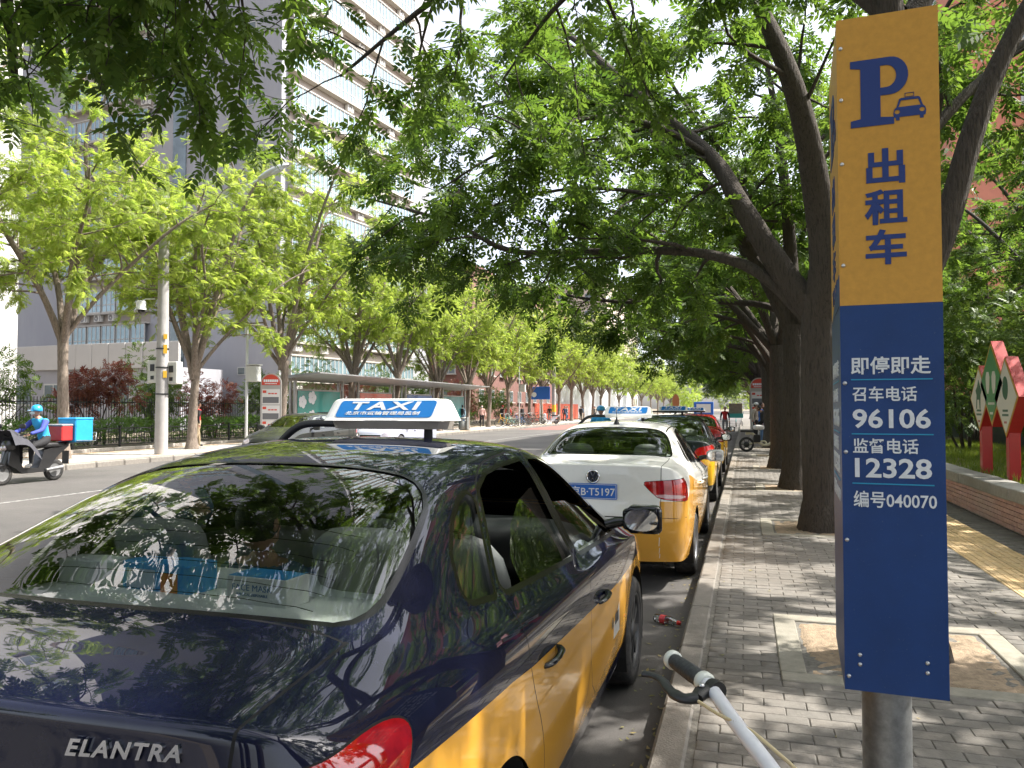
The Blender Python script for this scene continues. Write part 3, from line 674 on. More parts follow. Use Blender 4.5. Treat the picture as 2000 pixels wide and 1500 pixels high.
def paint(name, col, metal=.25, var=0.03):
    m = mat(name, col, .5, 0.0, var=var, vscale=3, coat=1.0, spec=.06, dirt=tuple(min(1,c*.85+.012) for c in col), dscale=26, dlo=.52, dhi=.95)
    m.node_tree.nodes['Principled BSDF'].inputs['Coat Roughness'].default_value = .012; return m
M_navy = paint('navy_paint', (.0035,.005,.02), .35)
M_gold = paint('gold_paint', (.60,.30,.035), .2)
M_gold2 = paint('amber_paint', (.66,.33,.05), .15)
M_yel = paint('yellow_paint', (.72,.40,.02), .1)
M_cream = paint('cream_white_paint', (.74,.73,.68), .0)
M_dgreen = paint('black_green_paint', (.012,.018,.017), .3)
M_redp = paint('red_paint', (.45,.025,.02), .15)
M_grey = paint('grey_paint', (.03,.032,.03), .5)
M_silv = paint('silver_blue_paint', (.42,.44,.52), .5)
PROJ = {'side': lambda V: V[:,[1,2]], 'top': lambda V: V[:,[0,1]], 'rear': lambda V: np.stack([np.abs(V[:,0])+V[:,1], V[:,2]],1)}
def round_fn(poly, r, off=0.0):
    P = np.array(inset(poly, r)); return lambda V, N: sdf(V[:,[1,2]], P)-r-off
def poly_fn(proj, poly, it=2, off=0.0):
    P = np.array(chaikin(poly, it)); return lambda V, N: sdf(PROJ[proj](V), P)-off
def wheel_parts(parent, x, y, r, sgn, style, w=.2):
    t = empty('wheel', (x,y,r), parent=parent); M = Matrix.Rotation(R(90)*sgn, 4, 'Y')
    b = MB(); k = r
    b.lathe([(k*.66,-w*.45),(k*.70,-w/2),(k*.90,-w/2),(k*.97,-w*.42),(k,-w*.3),(k,w*.3),(k*.97,w*.42),(k*.90,w/2),(k*.70,w/2),(k*.66,w*.40)], 40, M=M); b.build('tyre', M_rubber, t)
    b = MB(); b.lathe([(k*.665,-w*.45),(k*.64,w*.1),(k*.655,w*.44),(k*.69,w*.475),(k*.67,w*.49),(k*.62,w*.42),(k*.60,w*.1),(0,w*.06)], 40, M=M)
    n = 5 if style == 'alloy' else 9
    for i in range(n):
        a = 2*math.pi*i/n; Ms = M @ Matrix.Rotation(a, 4, 'Z')
        b.prism([(k*.08,-.035),(k*.34,-.026),(k*.645,-.042),(k*.645,.042),(k*.34,.026),(k*.08,.035)] if n == 5 else [(k*.1,-.012),(k*.645,-.028),(k*.645,.028),(k*.1,.012)], Ms @ Matrix.Translation((0,0,w*.24)), w*.17)
    b.lathe([(k*.2,w*.2),(k*.2,w*.42),(k*.12,w*.46),(0,w*.465)], 20, M=M)
    b.build('rim', M_alloy if style == 'alloy' else M_hub, t)
    return t
def make_car(S, root, mats, level, taxi=True, style='cover', open_win=None, interior=True, badge=None, detail=True, sign_kw=None):
    """mats: body, lower.  Splits the shell into doors, lid, windows, lamps and body, each its own part"""
    tm = car_shell(S, level); W = S['W']
    side_m = lambda V,N: (np.abs(V[:,0]) > .5) & (np.abs(N[:,0]) > .3)
    for wy in (S['wr'], S['wf']):          # wheel arches
        rr = S['rw']+.045
        ins = tm.cut(lambda V,N: np.hypot(V[:,1]-wy, V[:,2]-S['rw']-.01)-rr, lambda V,N: np.abs(V[:,0]) > .55)
        tm.T, tm.part, tm.mat = tm.T[~ins], tm.part[~ins], tm.mat[~ins]
    names = ['body']; glass = {}
    def part_id(n):
        if n not in names: names.append(n)
        return names.index(n)
    # two-tone paint
    pp = np.array(S['paint'])
    ins = tm.cut(lambda V,N: V[:,2]-np.interp(V[:,1], pp[:,0], pp[:,1]), lambda V,N: (V[:,2] < 1.02) & ((np.abs(V[:,0]) > S.get('prx',.6)) | (V[:,1] > 2)))
    tm.mat[ins] = LOWER
    ins = tm.cut(lambda V,N: V[:,2]-S['paint_rear'], lambda V,N: (V[:,1] < .3) & (np.abs(V[:,0]) <= S.get('prx',.66))); tm.mat[ins] = LOWER
    ins = tm.cut(lambda V,N: V[:,2]-S['sill']); tm.mat[ins] = SILL
    cen = lambda: tm.V[tm.T].mean(1)
    # doors
    for nm, key in (('rear_door','rdoor'),('front_door','fdoor')):
        ins = tm.cut(poly_fn('side', S[key], 2, 0.0025), side_m); 
        for sg, sd in ((1,'right'),(-1,'left')):
            tm.part[ins & (cen()[:,0]*sg > 0) & (tm.part == 0)] = part_id(f'{sd}_{nm}')
        ins2 = tm.cut(poly_fn('side', S[key], 2, -0.0025), side_m)
        c = cen(); d = sdf(c[:,[1,2]], np.array(chaikin(S[key],2))); tm.mat[(np.abs(d) < .0028) & (np.abs(c[:,0]) > .5)] = GAP
    # boot lid
    lw = S['lidw']; lf = lambda off: (lambda V,N: np.maximum(np.abs(V[:,0])-lw-.05*(V[:,1]-.1)-off, np.maximum(V[:,1]-S['lid0']-off, .66-off-V[:,2])))
    lm = lambda V,N: (V[:,1] < .9) & (V[:,2] > .5)
    ins = tm.cut(lf(.003), lm); tm.part[ins & (tm.part == 0)] = part_id('boot_lid'); i2 = tm.cut(lf(-.003), lm)
    c = cen(); d = lf(0)(c, None); tm.mat[(np.abs(d) < .0032) & (c[:,1] < .9)] = GAP
    # side windows: frame, seal, glass
    for nm, poly in S['side']:
        ins = tm.cut(round_fn(poly, .02, .016), side_m); tm.mat[ins & (np.abs(cen()[:,0]) > .4)] = TRIM
    ins = tm.cut(lambda V,N: np.maximum(np.abs(V[:,1]-(S['side'][1][1][1][0]+S['side'][2][1][0][0])/2)-.06, np.abs(V[:,2]-1.2)-.17), side_m); tm.mat[ins] = np.where(tm.mat[ins] == GAP, GAP, TRIM)
    for nm, poly in S['side']:
        ins = tm.cut(round_fn(poly, .02, 0), side_m); tm.part[ins] = np.where(cen()[ins][:,0] > 0, part_id('right_'+nm), part_id('left_'+nm))
    up = lambda V,N: (V[:,2] > 1.0) & (N[:,2] > .2)
    for nm, key in (('back_window','back'),('windscreen','front')):
        ins = tm.cut(poly_fn('top', S[key], 2, .014), up); tm.mat[ins] = TRIM
        ins = tm.cut(poly_fn('top', S[key], 2, -.002), up); tm.part[ins] = part_id(nm)
    # roof drip mouldings
    rx = lambda y: np.interp(y, [1.2,1.35,2.1,2.55], [S.get('rail',.562)]*4)
    ins = tm.cut(lambda V,N: np.maximum(np.abs(np.abs(V[:,0])-rx(V[:,1]))-.006, np.abs(V[:,1]-1.9)-.66), lambda V,N: V[:,2] > 1.3)
    tm.mat[ins & (tm.part == 0)] = TRIM
    # lamps
    lmk = lambda V,N: (V[:,1] < .75) & (V[:,2] < 1.09)
    ins = tm.cut(poly_fn('rear', S['lamp'], S.get('lit',2), .004), lmk); tm.mat[ins & (cen()[:,1] < .75)] = GAP; 
    ins = tm.cut(poly_fn('rear', S['lamp'], S.get('lit',2)), lmk)
    pr, pl = part_id('right_tail_lamp'), part_id('left_tail_lamp'); tm.part[ins] = np.where(cen()[ins][:,0] > 0, pr, pl); tm.mat[ins] = LAMP
    ins = tm.cut(poly_fn('rear', S['lampi'], 2), lmk); tm.mat[ins & ((tm.part == pr)|(tm.part == pl))] = LAMP2
    if 'lampw' in S:
        ins = tm.cut(poly_fn('rear', S['lampw'], 1), lmk); tm.mat[ins & ((tm.part == pr)|(tm.part == pl))] = 7
    bz = S.get('bump',.655); bfn = lambda o_: (lambda V,N: np.abs(V[:,2]-bz-.10*np.clip(V[:,1]-.3,0,1))-o_); bmk = lambda V,N: (V[:,1] < S['wr']-S['rw']+.02) & (V[:,2] < .8)
    ins = tm.cut(bfn(.0025), bmk); tm.mat[ins & (tm.part == 0)] = GAP
    # headlamps (front corners)
    fpj = lambda V: np.stack([np.abs(V[:,0])+(S['L']-V[:,1]), V[:,2]],1); HP = np.array(chaikin([(.55,.60),(.62,.70),(.95,.76),(1.15,.77),(1.12,.68),(.9,.60)],2))
    ins = tm.cut(lambda V,N: sdf(fpj(V),HP), lambda V,N: V[:,1] > 3.7); hr, hl = part_id('right_headlamp'), part_id('left_headlamp'); tm.part[ins] = np.where(cen()[ins][:,0] > 0, hr, hl)
    gp = [(-.42,.60),(.42,.60),(.36,.70),(-.36,.70)]
    ins = tm.cut(lambda V,N: np.maximum(np.abs(V[:,0])-.42, np.abs(V[:,2]-.60)-.055), lambda V,N: V[:,1] > 4.1); tm.mat[ins] = TRIM
    # emit the parts
    slots = [mats[0], M_seal, M_gap, mats[1], M_lamp, mats[2] if len(mats) > 2 else mats[0], M_lampd, M_lampc]
    objs = {}; Vr = tm.V[(tm.V[:,1] < .5)]
    def rear_y(x, z): m = (np.abs(Vr[:,0]-x) < .035) & (np.abs(Vr[:,2]-z) < .03); return float(Vr[m][:,1].min()) if m.any() else 0.0
    objs['rear_y'] = rear_y
    order = sorted(range(len(names)), key=lambda i: 0 if 'door' in names[i] else 1)
    for i in order:
        nm = names[i]; sel = tm.part == i
        if not sel.any(): continue
        T = tm.T[sel]; u, inv = np.unique(T, return_inverse=True); V = tm.V[u].copy(); Nn = tm.N[u]; T = inv.reshape(-1,3); mi = tm.mat[sel]
        isw = 'window' in nm or nm == 'windscreen'
        par = root
        if 'rear_window' in nm or 'front_window' in nm:
            par = objs.get(nm.split('_')[0]+'_'+nm.split('_')[1]+'_door', root)
        if isw:
            if open_win and nm in open_win:
                sub_ = TM(V, Nn, T); kt = sub_.cut(lambda v_,n_: sdf(v_[:,[1,2]], np.array(open_win[nm]))); T = sub_.T[kt]
                if len(T) == 0: continue
                u, inv = np.unique(T, return_inverse=True); V = sub_.V[u].copy(); Nn = sub_.N[u]; T = inv.reshape(-1,3)
            V -= Nn*(.004 if nm in ('back_window','windscreen') else .012)
            gm = M_cglass_d if nm == 'back_window' else M_cglass
            o = link(nm if nm in ('back_window','windscreen') else 'window', fast_mesh(nm, V, T, [gm], smooth=True, normals=Nn), par)
        elif 'headlamp' in nm:
            o = link('headlamp', fast_mesh(nm, V, T, [M_lamps], smooth=True, normals=Nn), par)
        else:
            used = sorted(set(mi.tolist())); mp = {k:n for n,k in enumerate(used)}
            name = 'door' if 'door' in nm else 'tail_lamp' if 'tail' in nm else nm
            o = link(name, fast_mesh(nm, V, T, [slots[k] for k in used], [mp[k] for k in mi], smooth=True, normals=Nn), par)
        objs[nm] = o
        if nm == 'back_window' and detail and level > 3:
            Vg = V
            for hy in np.linspace(S['back'][2][1]+.08, S['back'][8][1]-.10, 11):
                xs = np.linspace(-.56+.10*(hy-.6),.56-.10*(hy-.6),25); pts = []
                for x_ in xs:
                    d_ = (Vg[:,0]-x_)**2+(Vg[:,1]-hy)**2; k_ = np.argsort(d_)[:5]; w_ = 1/(d_[k_]+1e-6); zz = (Vg[k_,2]*w_).sum()/w_.sum(); yy = (Vg[k_,1]*w_).sum()/w_.sum(); pts.append((x_,yy,zz-.002))
                hb = MB(); hb.tube(pts, .0009, 4); hb.build('heater_wire', M_gap, o)
    # wheels, wells, underbody
    for wy in (S['wr'], S['wf']):
        for sg in (1,-1):
            wheel_parts(root, sg*(W-.105), wy, S['rw'], sg, style)
    b = MB(); rr = S['rw']+.05
    for wy in (S['wr'], S['wf']):
        for sg in (1,-1):
            n = 16; vs = []
            for i in range(n+1):
                a = R(-25)+R(230)*i/n
                for x in (W-.012, .52): vs.append((sg*x, wy+rr*math.cos(a), S['rw']+.01+rr*math.sin(a)))
            b.add(vs, [(2*i,2*i+1,2*i+3,2*i+2) for i in range(n)]); b.add([(sg*.52,wy+rr*math.cos(a),S['rw']+rr*math.sin(a)) for a in np.linspace(R(-25),R(205),n)], [list(range(n))])
    b.box((0,S['L']/2,.235), (1.2,S['L']-.5,.05)); b.box((0,.35,.33),(1.2,.3,.16)); b.box((0,S['L']-.4,.40),(1.2,.4,.3)); b.box((0,(S['wr']+S['wf'])/2,.25),(W*2-.12,S['wf']-S['wr']-.75,.06))
    b.build('underbody', M_under, root)
    # door handles
    for k, (hy, hz) in enumerate(S['handles']):
        for sg, sd in ((1,'right'),(-1,'left')):
            d = objs.get(f"{sd}_{('rear_door','front_door')[k]}")
            if d is None: continue
            x = W*.995+.004; h = MB()
            h.tube(catmull([(sg*(x-.012),hy-.085,hz-.004),(sg*(x+.018),hy-.065,hz+.002),(sg*(x+.030),hy,hz+.008),(sg*(x+.022),hy+.06,hz+.012),(sg*(x-.010),hy+.085,hz+.014)],4), [.006,.012,.014,.015,.015,.016,.016,.016,.016,.016,.017,.018,.018,.018,.016,.014,.008], 8, flat=.6)
            h.build('handle', M_gblack if mats[0] in (M_navy, M_dgreen) else mats[0], d)
            h = MB(); h.sphere((sg*(x-.010),hy,hz+.004), (.012,.075,.036), 14); h.build('handle_recess', mats[1] if mats[0] in (M_navy, M_dgreen) else mats[0], d)
    # mirrors
    my, mz = S['mirror']
    for sg in (1,-1):
        t = empty('side_mirror', (sg*(W-.06),my,mz), parent=root)
        b = MB(); bm_ = bmesh.new(); bmesh.ops.create_cube(bm_, size=1)
        bmesh.ops.bevel(bm_, geom=bm_.edges[:], offset=.22, segments=4, affect='EDGES', profile=.6)
        for v in bm_.verts:
            v.co = Vector((v.co.x*.205*(1-.25*max(0,v.co.y)), v.co.y*.095+abs(v.co.x)*.03, v.co.z*.145*(1-.2*(v.co.x*sg < -.3))))
            v.co += Vector((sg*.165, .02, .04))
        b.add([v.co for v in bm_.verts], [[v.index for v in f.verts] for f in (bm_.verts.index_update() or bm_.faces)], 0, True); bm_.free()
        b.tube([(sg*-.03,.02,.0),(sg*.02,.03,.015),(sg*.08,.03,.025)], [.03,.028,.022], 8, 1)
        b.build('housing', [mats[3] if len(mats) > 3 else mats[0], M_gblack], t)
        Mg = Matrix.Translation((sg*.165,-.031,.042)) @ Matrix.Rotation(R(90),4,'X')
        b = MB(); b.prism([(q[0]*.085,q[1]*.056) for q in chaikin([(-1,-1),(1,-1),(1,1),(-1,1)],3)], Mg, .004); b.build('mirror_glass', M_mirror, t)
    if interior: car_interior(S, root)
    if taxi: roof_sign(S, root, **(sign_kw or {}))
    return objs
def soft_box(c, size, r=.3, seg=3, M=None):
    bm_ = bmesh.new(); bmesh.ops.create_cube(bm_, size=1); bmesh.ops.bevel(bm_, geom=bm_.edges[:], offset=r, segments=seg, affect='EDGES', profile=.5)
    M = M or Matrix.Identity(4); bm_.verts.index_update()
    vs = [Vector(c)+M @ Vector((v.co.x*size[0], v.co.y*size[1], v.co.z*size[2])) for v in bm_.verts]; fs = [[v.index for v in f.verts] for f in bm_.faces]; bm_.free(); return vs, fs
def car_interior(S, root):
    back = Matrix.Rotation(R(-18),4,'X').inverted()
    tilt = Matrix.Rotation(R(20),4,'X')
    for sg in (1,-1):
        t = empty('front_seat', (sg*.36,2.05,.3), parent=root)
        b = MB(); b.add(*soft_box((0,.25,.16),(.5,.52,.18)),0,True); b.add(*soft_box((0,-.06,.50),(.50,.14,.66),M=tilt),0,True); b.build('cushion', M_seat, t)
        b = MB(); b.add(*soft_box((0,-.20,.93),(.27,.11,.20),M=tilt),0,True); b.cyl((-.07,-.17,.78),(-.07,-.19,.88),.008,n=6); b.cyl((.07,-.17,.78),(.07,-.19,.88),.008,n=6); b.build('headrest', M_black, t)
    t = empty('rear_seat', (0,1.42,.3), parent=root)
    b = MB(); b.add(*soft_box((0,.22,.15),(1.36,.5,.2)),0,True); b.add(*soft_box((0,-.10,.48),(1.32,.16,.62),M=tilt),0,True); b.build('bench', M_seat, t)
    for x in (-.38,.38): b = MB(); b.add(*soft_box((x,-.235,.84),(.33,.12,.22),M=tilt),0,True); b.build('headrest', M_seat, t)
    b = MB(); b.add(*soft_box((0,-.205,.70),(1.26,.13,.16),M=tilt),0,True); b.build('seat_cover', M_seatl, t)
    yb = S['lid0']; b = MB(); b.add([(-.66,yb+.06,1.075),(.66,yb+.06,1.075),(.70,yb+.70,1.035),(-.70,yb+.70,1.035)], [(0,1,2,3)]); b.add([(-.66,yb+.06,1.074),(.66,yb+.06,1.074),(.66,yb+.06,1.0),(-.66,yb+.06,1.0)],[(0,1,2,3)]); b.build('parcel_shelf', M_seatl, root)
    b = MB(); b.add(*soft_box((0,3.12,.86),(1.42,.5,.30)),0,True); b.build('dashboard', M_black, root)
    t = empty('steering_wheel', (-.36,2.72,.88), parent=root); Ms = Matrix.Rotation(R(65),4,'X'); b = MB()
    b.tube([Ms @ Vector((.18*math.cos(a),.18*math.sin(a),0)) for a in np.linspace(0,2*math.pi,25)], .015, 6); b.build('wheel_rim', M_black, t)
    b = MB(); b.add(*soft_box((0,0,-.02),(.14,.12,.05),M=Ms),0,True); b.box((0,.02,-.03),(.32,.02,.03)); b.build('hub', M_black, t)
    for sg in (1,-1): b = MB(); b.add([(sg*.745,1.1,1.0),(sg*.745,3.2,.93),(sg*.745,3.2,.32),(sg*.745,1.1,.32)], [(0,1,2,3)]); b.build('door_card', M_seat, root)
    b = MB(); xs = np.linspace(-.50,.50,7); ys = [1.34,1.55,1.8,2.05,2.3,2.5]; zs = [1.385,1.41,1.425,1.425,1.41,1.385]
    b.add([(x,y,z-.05*(x/.5)**2-.012) for y,z in zip(ys,zs) for x in xs], [(i*7+j,i*7+j+1,(i+1)*7+j+1,(i+1)*7+j) for i in range(5) for j in range(6)], 0, True); b.build('headliner', M_headl, root)
    b = MB(); b.add(*soft_box((0,2.72,1.30),(.24,.04,.07)),0,True); b.cyl((0,2.74,1.33),(0,2.70,1.385),.008,n=6); b.build('inside_mirror', M_black, root)
def roof_sign(S, root, y=2.08, x0=.04, w=.56, bar=True, base=M_signbase):
    zr = S['roof']; t = empty('roof_sign', (x0,y,zr-.005), parent=root)
    h0, h1 = .06, .175
    prof = [(-.115,.082),(-.105,.095),(-.062,.168),(-.05,.176),(.05,.176),(.062,.168),(.105,.095),(.115,.082)]   # section (y,z)
    cols = [(-w/2,.80),(-w/2+.008,.91),(-w/2+.022,.97),(-w/2+.04,1),(w/2-.04,1),(w/2-.022,.97),(w/2-.008,.91),(w/2,.80)]
    b = MB(); n = len(prof); vs = []
    for x, k in cols:
        ins = (1-k)
        for (py,pz) in prof: vs.append((x*(1-.07*max(0,(pz-.082)/.094)), py*(k*.6+.4), .082+(pz-.082)*k))
    fs = [(i*n+j, (i+1)*n+j, (i+1)*n+j+1, i*n+j+1) for i in range(len(cols)-1) for j in range(n-1)] + [list(range(n)), [(len(cols)-1)*n+j for j in range(n)][::-1]]
    b.add(vs, fs, 0, False); b.build('light_box', M_signw, t)
    b = MB(); b.prism(chaikin([(-w/2+.02,-.085),(w/2-.02,-.085),(w/2-.02,.085),(-w/2+.02,.085)],2), Matrix.Translation((0,0,.050)), .01)
    pr2 = chaikin([(-w/2,-.115),(w/2,-.115),(w/2,.115),(-w/2,.115)],2); pr3 = [(p[0]*.95,p[1]*.80) for p in pr2]; k = len(pr2)
    b.add([(p[0],p[1],.084) for p in pr2]+[(p[0],p[1],.046) for p in pr3], [(i,i+k,(i+1)%k+k,(i+1)%k) for i in range(k)]+[list(range(k))]); b.build('base', base, t)
    # blue film with lettering on both sloping faces
    for sg in (-1,1):
        sl = math.atan2(.073,.043); L_ = math.hypot(.073,.043)
        M = Matrix.Rotation(0 if sg < 0 else math.pi, 4, 'Z') @ Matrix.Translation((0,-.1052,.0948)) @ Matrix.Rotation(sl,4,'X') @ Matrix.Translation((0,0,.0012))
        fw = w*.80; film = [(p[0]+(p[1]+.04)*.18, p[1]+L_*.5) for p in rrect(fw,L_*.98,.016)]
        o = fill_poly([film], 'sign_film', M_signb, M, t, .0005)
        for s_, uu, vv, ww, hh, bd in (('TAXI',-fw*.35,.037,fw*.72,.041,.03),('北京市运输管理局监制',-fw*.40,.012,fw*.78,.018,.012)):
            me = text_me('sign_lettering', s_, .1, M_signw, bd, .0006, (ww,hh), shear=.18, spacing=1.25 if s_ == 'TAXI' else 1.05)
            o = link('sign_lettering', me, t); o.matrix_local = M @ Matrix.Translation((uu,vv,.0012))
    b = MB(); rail = .545
    b.lathe([(.05,-.05),(.05,-.03),(.02,-.015),(.018,.055)], 14, M=Matrix.Translation((w*.30,0,.0))); b.build('foot', M_black, t); b = MB()
    if bar:
        b.tube(catmull([(-rail-.06-x0,.0,-.14),(-rail+.0-x0,.0,-.05),(-rail+.08-x0,.0,.03),(-rail+.17-x0,0,.065),(-w/2+.06,0,.066)],5), .017, 10)
    b.build('mounting_bar', M_black, t)
# ---- nearest taxi
T1 = empty('taxi', (-1.51,.98,0), label='dark navy and gold taxi parked nearest, lower left', cat='taxi', group='taxis waiting along the kerb')
ow = {'right_rear_window': [(1.20,1.0),(2.25,1.0),(2.25,1.30),(2.05,1.30),(1.85,1.275),(1.65,1.215),(1.50,1.13),(1.46,1.0)],
      'right_front_window': [(2.1,.9),(3.2,.9),(3.1,1.02),(2.8,1.13),(2.5,1.20),(2.1,1.235)]}
o1 = make_car(ELANTRA, T1, [M_navy, M_gold, M_navy, M_gblack], 4, open_win=ow)
me = text_me('badge', 'ELANTRA', .1, M_chrome, .03, .003, (.215,.028), shear=.22, spacing=1.2)
bd = link('badge', me, o1['boot_lid']); bd.matrix_local = Matrix.Translation((.375,o1['rear_y'](.375,1.02)-.004,1.018)) @ Matrix.Rotation(R(9),4,'Z') @ Matrix.Rotation(R(90-10),4,'X')
# heating wires and dark dot band of the back window
b = MB()
def on_glass(x, y): return np.interp(y, [.57,.92,1.28], [1.128,1.30,1.425])-.09*(abs(x)/.6)**2*np.interp(y,[.57,1.28],[.1,.5])
# ---- goods lying on the parcel shelf of the nearest taxi
def carton(name, loc, size, rz, face, top, label):
    b = MB(); b.box((0,0,size[2]/2), size, 0, ch=.002); b.box((0,0,size[2]+.0005), (size[0]*.96,size[1]*.96,.001), 1)
    o = b.build(name, [face, top]); o.location = loc; o.rotation_euler = (0,0,rz); return tag(o, label, 'box', 'boxes on the rear shelf of the nearest taxi')
M_card_w = mat('white_carton', (.72,.72,.72), .5, var=.05); M_card_p = mat('pale_blue_carton', (.45,.52,.66), .5); M_card_b = mat('sky_blue_carton', (.04,.33,.72), .4, coat=.3); M_card_o = mat('orange_print', (.62,.22,.06), .5)
sh = 1.07+.0
c1 = carton('tissue_box', (-1.51-.54,.98+1.07,1.042), (.20,.11,.085), R(4), M_card_w, M_card_w, 'white tissue carton on the rear shelf of the nearest taxi')
c2 = carton('tissue_box', (-1.51-.26,.98+1.08,1.042), (.28,.12,.09), R(-6), M_card_b, M_card_b, 'bright blue tissue carton on the rear shelf of the nearest taxi')
b = MB(); b.box((-.06,-.0606,.04),(.12,.001,.06)); b.build('printed_panel', M_card_p, c2); b = MB(); b.box((.06,-.0606,.035),(.07,.001,.06)); b.build('orange_panel', M_card_o, c2)
c3 = carton('mask_box', (-1.51+.16,.98+1.0,1.046), (.21,.11,.085), R(-4), M_card_w, M_card_b, 'white face mask carton with blue lid on the rear shelf')
for s_, u, v, w, h in (('FACE MASK',-.085,.045,.14,.018),('SURGICAL DISPOSABLE',-.07,.03,.11,.008)):
    o = link('lettering', text_me('lettering', s_, .1, mat('carton_ink', (.03,.12,.35), .5), .0, .0004, (w,h)), c3); o.matrix_local = Matrix.Translation((u,-.0556,v)) @ Matrix.Rotation(R(90),4,'X')
# stickers on the nearest taxi's front door
stk = MB(); stk.box((0,0,0),(.003,.17,.15)); so = stk.build('door_sticker', mat('sticker_silver', (.5,.5,.49), .3, .3), o1['right_front_door']); so.location = (.889,2.86,.575)
for s_, y_, w_ in (('— —',2.90,.10),('— — —',2.80,.05)):
    o = link('door_lettering', text_me('door_lettering', s_, .1, M_black, .01, .0004, (w_,.05)), o1['right_front_door']); o.matrix_local = Matrix.Translation((.8915,y_-.09,.56)) @ Matrix.Rotation(R(90),4,'Z') @ Matrix.Rotation(R(90),4,'X')
# ---- second taxi, cream over amber
T2 = empty('taxi', (-1.315,6.80,0), label='cream and amber taxi with blue number plate, second in the rank', cat='taxi', group='taxis waiting along the kerb')
o2 = make_car(SANTANA, T2, [M_cream, M_gold2, M_gold2, M_cream], 4, style='alloy', sign_kw=dict(w=.54, y=2.0, base=M_signw))
def rear_item(o, x, z, y=None):
    y = o2['rear_y'](x,z)-.003
    o.matrix_local = Matrix.Translation((x,y,z)) @ Matrix.Rotation(R(90),4,'X')
pl = MB(); pl.prism(rrect(.44,.14,.012), Matrix.Identity(4), .004); plo = pl.build('number_plate', mat('plate_blue', (.02,.13,.5), .35), o2['boot_lid']); rear_item(plo, 0, .875, .038)
pt = text_me('plate_lettering', '京B·T5197', .1, M_signw, .008, .0008, (.40,.088)); pto = link('plate_lettering', pt, plo); pto.matrix_local = Matrix.Translation((-.20,-.044,.0042))
fr_ = fill_poly([[(-.212,-.063),(.212,-.063),(.212,.063),(-.212,.063)],[(-.208,-.059),(.208,-.059),(.208,.059),(-.208,.059)]], 'plate_rim', M_signw, Matrix.Translation((0,0,.0045)), plo, .0003)
# round maker's emblem
em = MB(); em.lathe([(0,.002),(.048,.002),(.05,.006),(.056,.008),(.062,.005),(.063,0)], 32); eo = em.build('emblem', M_chrome, o2['boot_lid']); rear_item(eo, 0, 1.005, .047)
ring = MB(); ring.lathe([(0,.0035),(.0485,.0035)], 32); r_o = ring.build('emblem_field', mat('emblem_dark', (.01,.012,.02), .3), eo)
def stroke(p, q, w):
    d = Vector((q[0]-p[0],q[1]-p[1])).normalized()*w/2; n_ = Vector((-d.y,d.x)); return [(p[0]+n_.x,p[1]+n_.y),(p[0]-n_.x,p[1]-n_.y),(q[0]-n_.x,q[1]-n_.y),(q[0]+n_.x,q[1]+n_.y)]
em2 = MB()
for p, q in (((-.022,.044),(0,.004)),((.022,.044),(0,.004)),((-.043,.020),(-.020,-.044)),((-.020,-.044),(0,-.006)),((0,-.006),(.020,-.044)),((.020,-.044),(.043,.020))):
    em2.prism(stroke(p,q,.0085), Matrix.Translation((0,0,.0036)), .003)
em2.build('emblem_letters', M_chrome, eo)
o = link('badge', text_me('badge', 'SANTANA', .1, M_chrome, .022, .002, (.15,.02), spacing=1.1), o2['boot_lid']); rear_item(o, .40, .735, .052)
o = link('badge', text_me('badge', '1.6', .1, M_chrome, .02, .002, (.035,.014)), o2['boot_lid']); rear_item(o, .51, .708, .052)
b = MB(); b.lathe([(.035,0),(.028,.02),(.012,.05),(.006,.08)], 14, M=Matrix.Translation((.0,1.40,1.445))); b.cyl((0,1.40,1.52),(0,1.36,1.70),.0035,.002,6); b.build('antenna', M_black, T2)
# ---- third and fourth taxis
T3 = empty('taxi', (-1.36,12.98,0), label='black-green and yellow taxi, third in the rank', cat='taxi', group='taxis waiting along the kerb')
make_car(ELANTRA, T3, [M_dgreen, M_yel, M_dgreen, M_gblack], 3, style='alloy', sign_kw=dict(base=M_black))
T4 = empty('taxi', (-1.33,19.25,0), label='red and yellow taxi, farthest in the rank', cat='taxi', group='taxis waiting along the kerb')
make_car(SANTANA, T4, [M_redp, M_yel, M_yel, M_gblack], 3, sign_kw=dict(w=.54, y=2.0, base=M_black))
# ---- two cars coming the other way
C1 = empty('car', (-13.2,23.3,0), math.pi, label='dark grey oncoming sedan on the far side of the road, in front', cat='car', group='oncoming cars')
make_car(SANTANA, C1, [M_grey, M_grey], 3, taxi=False, style='alloy')
C2 = empty('car', (-13.0,29.6,0), math.pi, label='silver blue oncoming sedan driving just behind the dark grey one', cat='car', group='oncoming cars')
make_car(ELANTRA, C2, [M_silv, M_silv], 3, taxi=False, style='alloy')
# ================================================================= trees and shrubs
M_bark = mat('grey_brown_bark', (.088,.072,.058), .95, var=.4, vscale=9, bump=1.0, bscale=16, stretch=(5,5,.7), dirt=(.04,.033,.027), dscale=9, dlo=.45, dhi=.6)
M_bark.node_tree.nodes['Bump'].inputs['Distance'].default_value = .035
M_barkl = mat('pale_brown_bark', (.23,.185,.15), .95, var=.3, vscale=9, bump=1.0, bscale=18, stretch=(4,4,.8), dirt=(.13,.105,.085), dscale=7)
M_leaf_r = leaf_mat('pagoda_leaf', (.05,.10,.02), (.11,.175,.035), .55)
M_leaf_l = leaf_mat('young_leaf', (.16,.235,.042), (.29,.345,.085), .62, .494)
M_leaf_g = leaf_mat('shrub_leaf', (.05,.10,.02), (.12,.18,.04), .35)
M_leaf_p = leaf_mat('plum_leaf', (.12,.035,.03), (.22,.10,.06), .35)
M_leaf_h = leaf_mat('hedge_leaf', (.045,.10,.018), (.10,.19,.03), .3)
